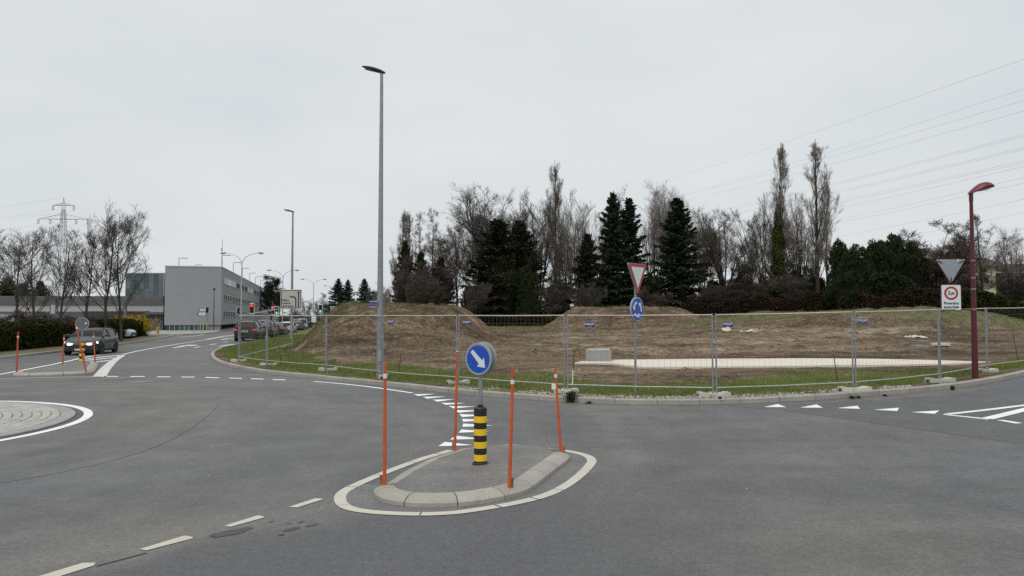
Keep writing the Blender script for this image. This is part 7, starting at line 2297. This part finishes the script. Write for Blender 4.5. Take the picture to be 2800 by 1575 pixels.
def make_car(kind, label, pmat, loc, heading, head='headlamp_off', tail='tail_off', rim='rimsilver', rails=False, cladding=False, glass_='carglass', group=None, grille=True, name='car', lean=0):
    S = CARSPEC[kind]
    ix = lambda tab, x: float(np.interp(x, [p[0] for p in tab][::-1], [p[1] for p in tab][::-1]))
    o = thing(name, label, 'car', loc, heading, group)
    hl = S['L'] / 2
    xs_ = sorted(set([round(q, 3) for q in np.linspace(-hl, hl, 27)] + [p[0] for p in S['top']] + [p[0] for p in S['wid']]))
    vs = []; m_ = 9
    for x in xs_:
        zt_, w_, zb_ = ix(S['top'], x), ix(S['wid'], x), ix(S['bot'], x)
        hgt = zt_ - zb_
        sec = [(0, zb_), (w_ * .86, zb_), (w_ * .965, zb_ + .10 * hgt), (w_ * .985, zb_ + .38 * hgt), (w_, zb_ + .62 * hgt), (w_ * .985, zb_ + .80 * hgt), (w_ * .955, zb_ + .93 * hgt), (w_ * .90, zt_ - .005), (0, zt_ + .025)]
        vs += [(x, y, z) for y, z in sec] + [(x, -y, z) for y, z in sec[1:-1][::-1]]
    q = 2 * m_ - 2
    fs = [(i * q + j, i * q + (j + 1) % q, (i + 1) * q + (j + 1) % q, (i + 1) * q + j) for i in range(len(xs_) - 1) for j in range(q)]
    fs += [tuple(range(q)), tuple((len(xs_) - 1) * q + j for j in range(q))]
    body = MB().add(vs, fs).build('body', pmat, o, 38)
    # cabin
    rx = sorted(set([p[0] for p in S['roof']] + [S['rf'], S['rr']] + [round(v, 3) for v in np.linspace(S['roof'][-1][0], S['roof'][0][0], 15)]))
    cv = []; n5 = 6
    for x in rx:
        zb_ = ix(S['top'], x) - .03; zt_ = max(ix(S['roof'], x), zb_ + .02); w_ = ix(S['wid'], x) - .045
        k_ = (zt_ - zb_) / .45
        wt = w_ - .19 * k_
        sec = [(w_, zb_), (w_ - .08 * k_, zb_ + .5 * (zt_ - zb_)), (wt, zt_ - .05 * min(1, k_)), (wt - .06, zt_ - .012), (wt * .55, zt_ + .006), (0, zt_ + .012)]
        cv += [(x, y, z) for y, z in sec] + [(x, -y, z) for y, z in sec[:-1][::-1]]
    c_ = 2 * n5 - 1
    gl, rfm = MB(), MB(); gf_, rf_ = [], []
    for i in range(len(rx) - 1):
        for j in range(c_ - 1):
            f = (i * c_ + j, i * c_ + j + 1, (i + 1) * c_ + j + 1, (i + 1) * c_ + j)
            on_roof = (S['rr'] - .001 <= rx[i] and rx[i + 1] <= S['rf'] + .001) and 2 <= j <= c_ - 4
            (rf_ if on_roof else gf_).append(f)
    gl.add(cv, gf_); rfm.add(cv, rf_)
    gl.build('windows', MAT[glass_], o, 30); ro = rfm.build('roof', pmat, o, 30)
    # pillars
    pil = MB()
    def cabin_pt(x, lev, s):
        i = min(range(len(rx)), key=lambda t: abs(rx[t] - x)); p = cv[i * c_ + lev]; return (p[0], s * (abs(p[1]) + .004), p[2] + (.004 if lev > 1 else 0))
    x0, x9 = S['roof'][0][0], S['roof'][-1][0]
    for s in (-1, 1):
        front = [x for x in rx if S['rf'] - .01 <= x <= x0]
        MB().path([cabin_pt(x, 2, s) for x in front][::-1], .034, 6).build('pillar', pmat, o, 40)
        rear = [x for x in rx if x9 <= x <= S['rr'] + .01]
        MB().path([cabin_pt(x, 2, s) for x in rear], .05, 6).build('pillar', pmat, o, 40)
        roofl = [x for x in rx if S['rr'] <= x <= S['rf']]
        MB().path([cabin_pt(x, 2, s) for x in roofl], .03, 6).build('pillar', pmat, o, 40)
        for xb in (-.12, (S['rr'] + S['ax'][1]) / 2 if kind != 'sedan' else -.95):
            MB().path([cabin_pt(xb, 0, s), cabin_pt(xb, 1, s), cabin_pt(xb, 2, s)], .04, 6).build('pillar', MAT['trim'], o, 40)
        if rails:
            MB().path([cabin_pt(x, 3, s)[:2] + (cabin_pt(x, 3, s)[2] + .055,) for x in roofl], .02, 6).build('roof_rail', MAT['trim'], o)
        mx_ = x0 - .25
        mp_ = cabin_pt(mx_, 0, s)
        mm = MB().bbox((mx_ + .05, s * (abs(mp_[1]) + .13), mp_[2] + .10), (.11, .22, .14), .03); mm.build('mirror', pmat, o)
        for dx in (.45, -.55): MB().box((dx, s * (ix(S['wid'], dx) * .985 + .006), ix(S['top'], dx) - .16), (.2, .02, .03)).build('door_handle', pmat, o)
        for dx in (S['ax'][0] - .42, -.13, S['ax'][1] + .38 if kind == 'sedan' else -1.0): MB().box((dx, s * (ix(S['wid'], dx) * .989 + .001), .62), (.012, .008, .62)).build('door_gap', MAT['trim'], o)
        MB().box((0, s * (ix(S['wid'], 0) * .965), ix(S['bot'], 0) + .06), (S['ax'][0] - S['ax'][1] - .75, .06, .11)).build('side_sill', MAT['trim'], o)
        for ax in S['ax']:
            w_ = ix(S['wid'], ax)
            MB().lathe([(S['wr'] * 1.2, -.02), (S['wr'] * 1.2, .012), (S['wr'] * 1.13, .016), (0, .016)], 30, (ax, s * (w_ * .985 - .01), S['wr'] + .01), M=Matrix.Rotation(R(-90 * s), 3, 'X')).build('arch_shade_disc', MAT['trim'] if not cladding else MAT['trim'], o, 40)  # near-black disc paints the shade of the wheel opening on the closed body
            wh = bpy.data.objects.new('wheel', None); COL.objects.link(wh); wh.parent = o; wh.location = (ax, s * (w_ - .09), S['wr']); wh.empty_display_size = .1
            ty, rm = wheel_meshes(S['wr'], rim)
            link('tyre', ty, wh); link('rim', rm, wh)
        # lamps wrap round the corners
        xf = hl - .10; yf = ix(S['wid'], xf) - .10; zf = ix(S['top'], xf) - .06
        hm = MB(); a0 = (hl - .03, s * (yf - .28), zf - .03); a1 = (hl - .05, s * yf * .93, zf - .02); a2 = (hl - .30, s * (ix(S['wid'], hl - .30) + .0), zf + .045)
        for i, (pp, qq) in enumerate(((a0, a1), (a1, a2))):
            vs = [(pp[0] + .03, pp[1], pp[2] - .055), (qq[0] + .03 * (1 - i), qq[1] + s * .012 * i, qq[2] - .055), (qq[0] + .005, qq[1] + s * .01 * i, qq[2] + .055), (pp[0] + .005, pp[1], pp[2] + .045)]
            vs2 = [(p[0] - .12, p[1] * .9, p[2]) for p in vs]
            hm.add(vs + vs2, [(0, 1, 2, 3), (4, 5, 6, 7), (0, 1, 5, 4), (1, 2, 6, 5), (2, 3, 7, 6), (3, 0, 4, 7)])
        hm.build('headlight', MAT[head], o)
        xr = -hl + .07; yr = ix(S['wid'], xr); zr = ix(S['top'], -hl + .14) - .14
        tm_ = MB(); hh_ = .075
        vs = [(-hl - .012, s * (yr - .24), zr - hh_ * .5), (-hl - .012, s * (yr - .02), zr - hh_), (-hl + .03, s * (yr + .02), zr - hh_), (-hl + .32, s * (ix(S['wid'], -hl + .32) + .004), zr + .0),
              (-hl - .0, s * (yr - .24), zr + hh_ * .4), (-hl + .03, s * (yr - .02), zr + hh_), (-hl + .06, s * (yr + .02), zr + hh_), (-hl + .32, s * (ix(S['wid'], -hl + .32) + .002), zr + hh_)]
        tm_.add(vs + [(p[0] + .1, p[1] * .88, p[2]) for p in vs], [(0, 1, 5, 4), (1, 2, 6, 5), (2, 3, 7, 6), (8, 9, 13, 12), (9, 10, 14, 13), (10, 11, 15, 14), (0, 4, 12, 8), (3, 7, 15, 11), (4, 5, 13, 12), (5, 6, 14, 13), (6, 7, 15, 14), (0, 1, 9, 8), (1, 2, 10, 9), (2, 3, 11, 10)])
        tm_.build('tail_light', MAT[tail], o)
        MB().path([(S['ax'][0] + .62, s * .28, .42), (hl - .01, s * .75 * ix(S['wid'], hl - .05), .36)], .05, 6).build('air_intake', MAT['trim'], o)
    # front: grille, lower intake, plate; rear: plate, bumper insert, high brake lamp
    gz_ = ix(S['top'], hl - .03)
    gm = MB().prism([(hl - .02, -.40, gz_ - .02), (hl - .02, .40, gz_ - .02), (hl - .01, .46, gz_ - .15), (hl - .0, .34, gz_ - .36), (hl - .0, -.34, gz_ - .36), (hl - .01, -.46, gz_ - .15)], (.035, 0, 0)); gm.build('grille', MAT['trim'], o)
    MB().box((hl - .03, 0, .30), (.08, 1.2, .09)).build('lower_intake', MAT['trim'], o)
    fp = MB().box((hl + .03, 0, gz_ - .27), (.012, .42, .09)).build('number_plate', MAT['plate'], o)
    hz_ = ix(S['top'], -hl + .06)
    MB().box((-hl + .0, 0, .42), (.05, 1.34, .20)).build('bumper_insert', MAT['trim'], o)
    MB().box((-hl - .012, 0, hz_ - .25), (.012, .50, .11)).build('number_plate', MAT['plate'], o)
    pt_ = MB()
    for i in range(7): pt_.box((-hl - .0195, -.18 + i * .06, hz_ - .25), (.002, .035, .06))
    pt_.build('plate_characters', MAT['letters'], o)
    MB().box((-hl - .005, 0, hz_ - .13), (.03, .9, .03)).build('tailgate_trim', MAT['chrome'] if kind == 'suv' else MAT['trim'], o)
    if kind != 'sedan': MB().box((S['rr'] - .07, 0, ix(S['roof'], S['rr'] - .02) + .0), (.12, .36, .035)).build('brake_light', MAT[tail], o)
    for s in (-1, 1): MB().box((-hl - .0, s * .55, .36), (.03, .16, .05)).build('reflector', MAT['tail_off'], o)
    MB().box((-.1, 0, ix(S['bot'], 0) + .02), (S['L'] - .9, S['W'] - .3, .12)).build('underbody', MAT['trim'], o)
    return o
gq = 'cars queueing in the right lane'
MAT['p_dark'] = paint('dark_grey_paint', (0.045, 0.05, 0.058), .6); MAT['p_suv'] = paint('charcoal_paint', (0.016, 0.015, 0.018), .4); MAT['p_black'] = paint('black_paint', (0.02, 0.018, 0.02), .3)
MAT['p_blue'] = paint('navy_paint', (0.010, 0.016, 0.060), .4); MAT['p_white'] = paint('white_paint', (0.60, 0.61, 0.62), 0); MAT['p_grey'] = paint('grey_paint', (0.075, 0.08, 0.085), .5); MAT['p_lilac'] = paint('pale_blue_paint', (0.36, 0.40, 0.52), .3)
MAT['p_silver'] = paint('silver_paint', (0.42, 0.43, 0.44), .6)
# dark hatchback coming round the bend
c_ = G(232, 968.5)
fx_, fy_ = -22.95 - .45, 41.8
make_car('hatch', 'dark grey hatchback with lit headlights driving out of the left road', MAT['p_dark'], (-23.55, 41.6, 0.0), R(-77), 'headlamp', 'tail_off', 'rimdark', True)
make_car('suv', 'black sports utility car with lit brake lights last in the queue', MAT['p_suv'], (-22.35, 63.2, 0), R(99), 'headlamp_off', 'tail_on', 'rimdark', True, True, group=gq)
make_car('suv', 'dark car half hidden behind the black sports utility car', MAT['p_black'], (-23.25, 69.9, 0), R(100), tail='tail_off', glass_='carglass_sky_tint', group=gq)
make_car('sedan', 'navy blue saloon with a lit brake light in the queue', MAT['p_blue'], (-24.9, 78.6, 0), R(101), tail='tail_on', glass_='carglass_sky_tint', group=gq)
make_car('hatch', 'white car in front of the navy saloon in the queue', MAT['p_white'], (-26.6, 88.0, 0), R(102), group=gq)
make_car('suv', 'grey sports utility car in front of the white car', MAT['p_grey'], (-29.6, 102.0, 0), R(103), glass_='carglass_sky_tint', group=gq)
make_car('suv', 'pale blue car at the front of the queue beside the mound', MAT['p_lilac'], (-32.6, 115.0, 0), R(104), group=gq)
gk = 'cars parked behind the left hedge'
for px, Y_, kind, mt, lab, hd in ((8, 52, 'suv', 'p_silver', 'silver car parked behind the hedge at the left edge', 160), (225, 62, 'sedan', 'p_silver', 'silver car roof seen above the hedge behind the hatchback', 175), (296, 64, 'hatch', 'p_white', 'pale car roof seen above the hedge left of the forsythia', 5)):
    make_car(kind, lab, MAT[mt], ((px - 1400) / FPX * Y_, Y_, .12), R(hd), group=gk)
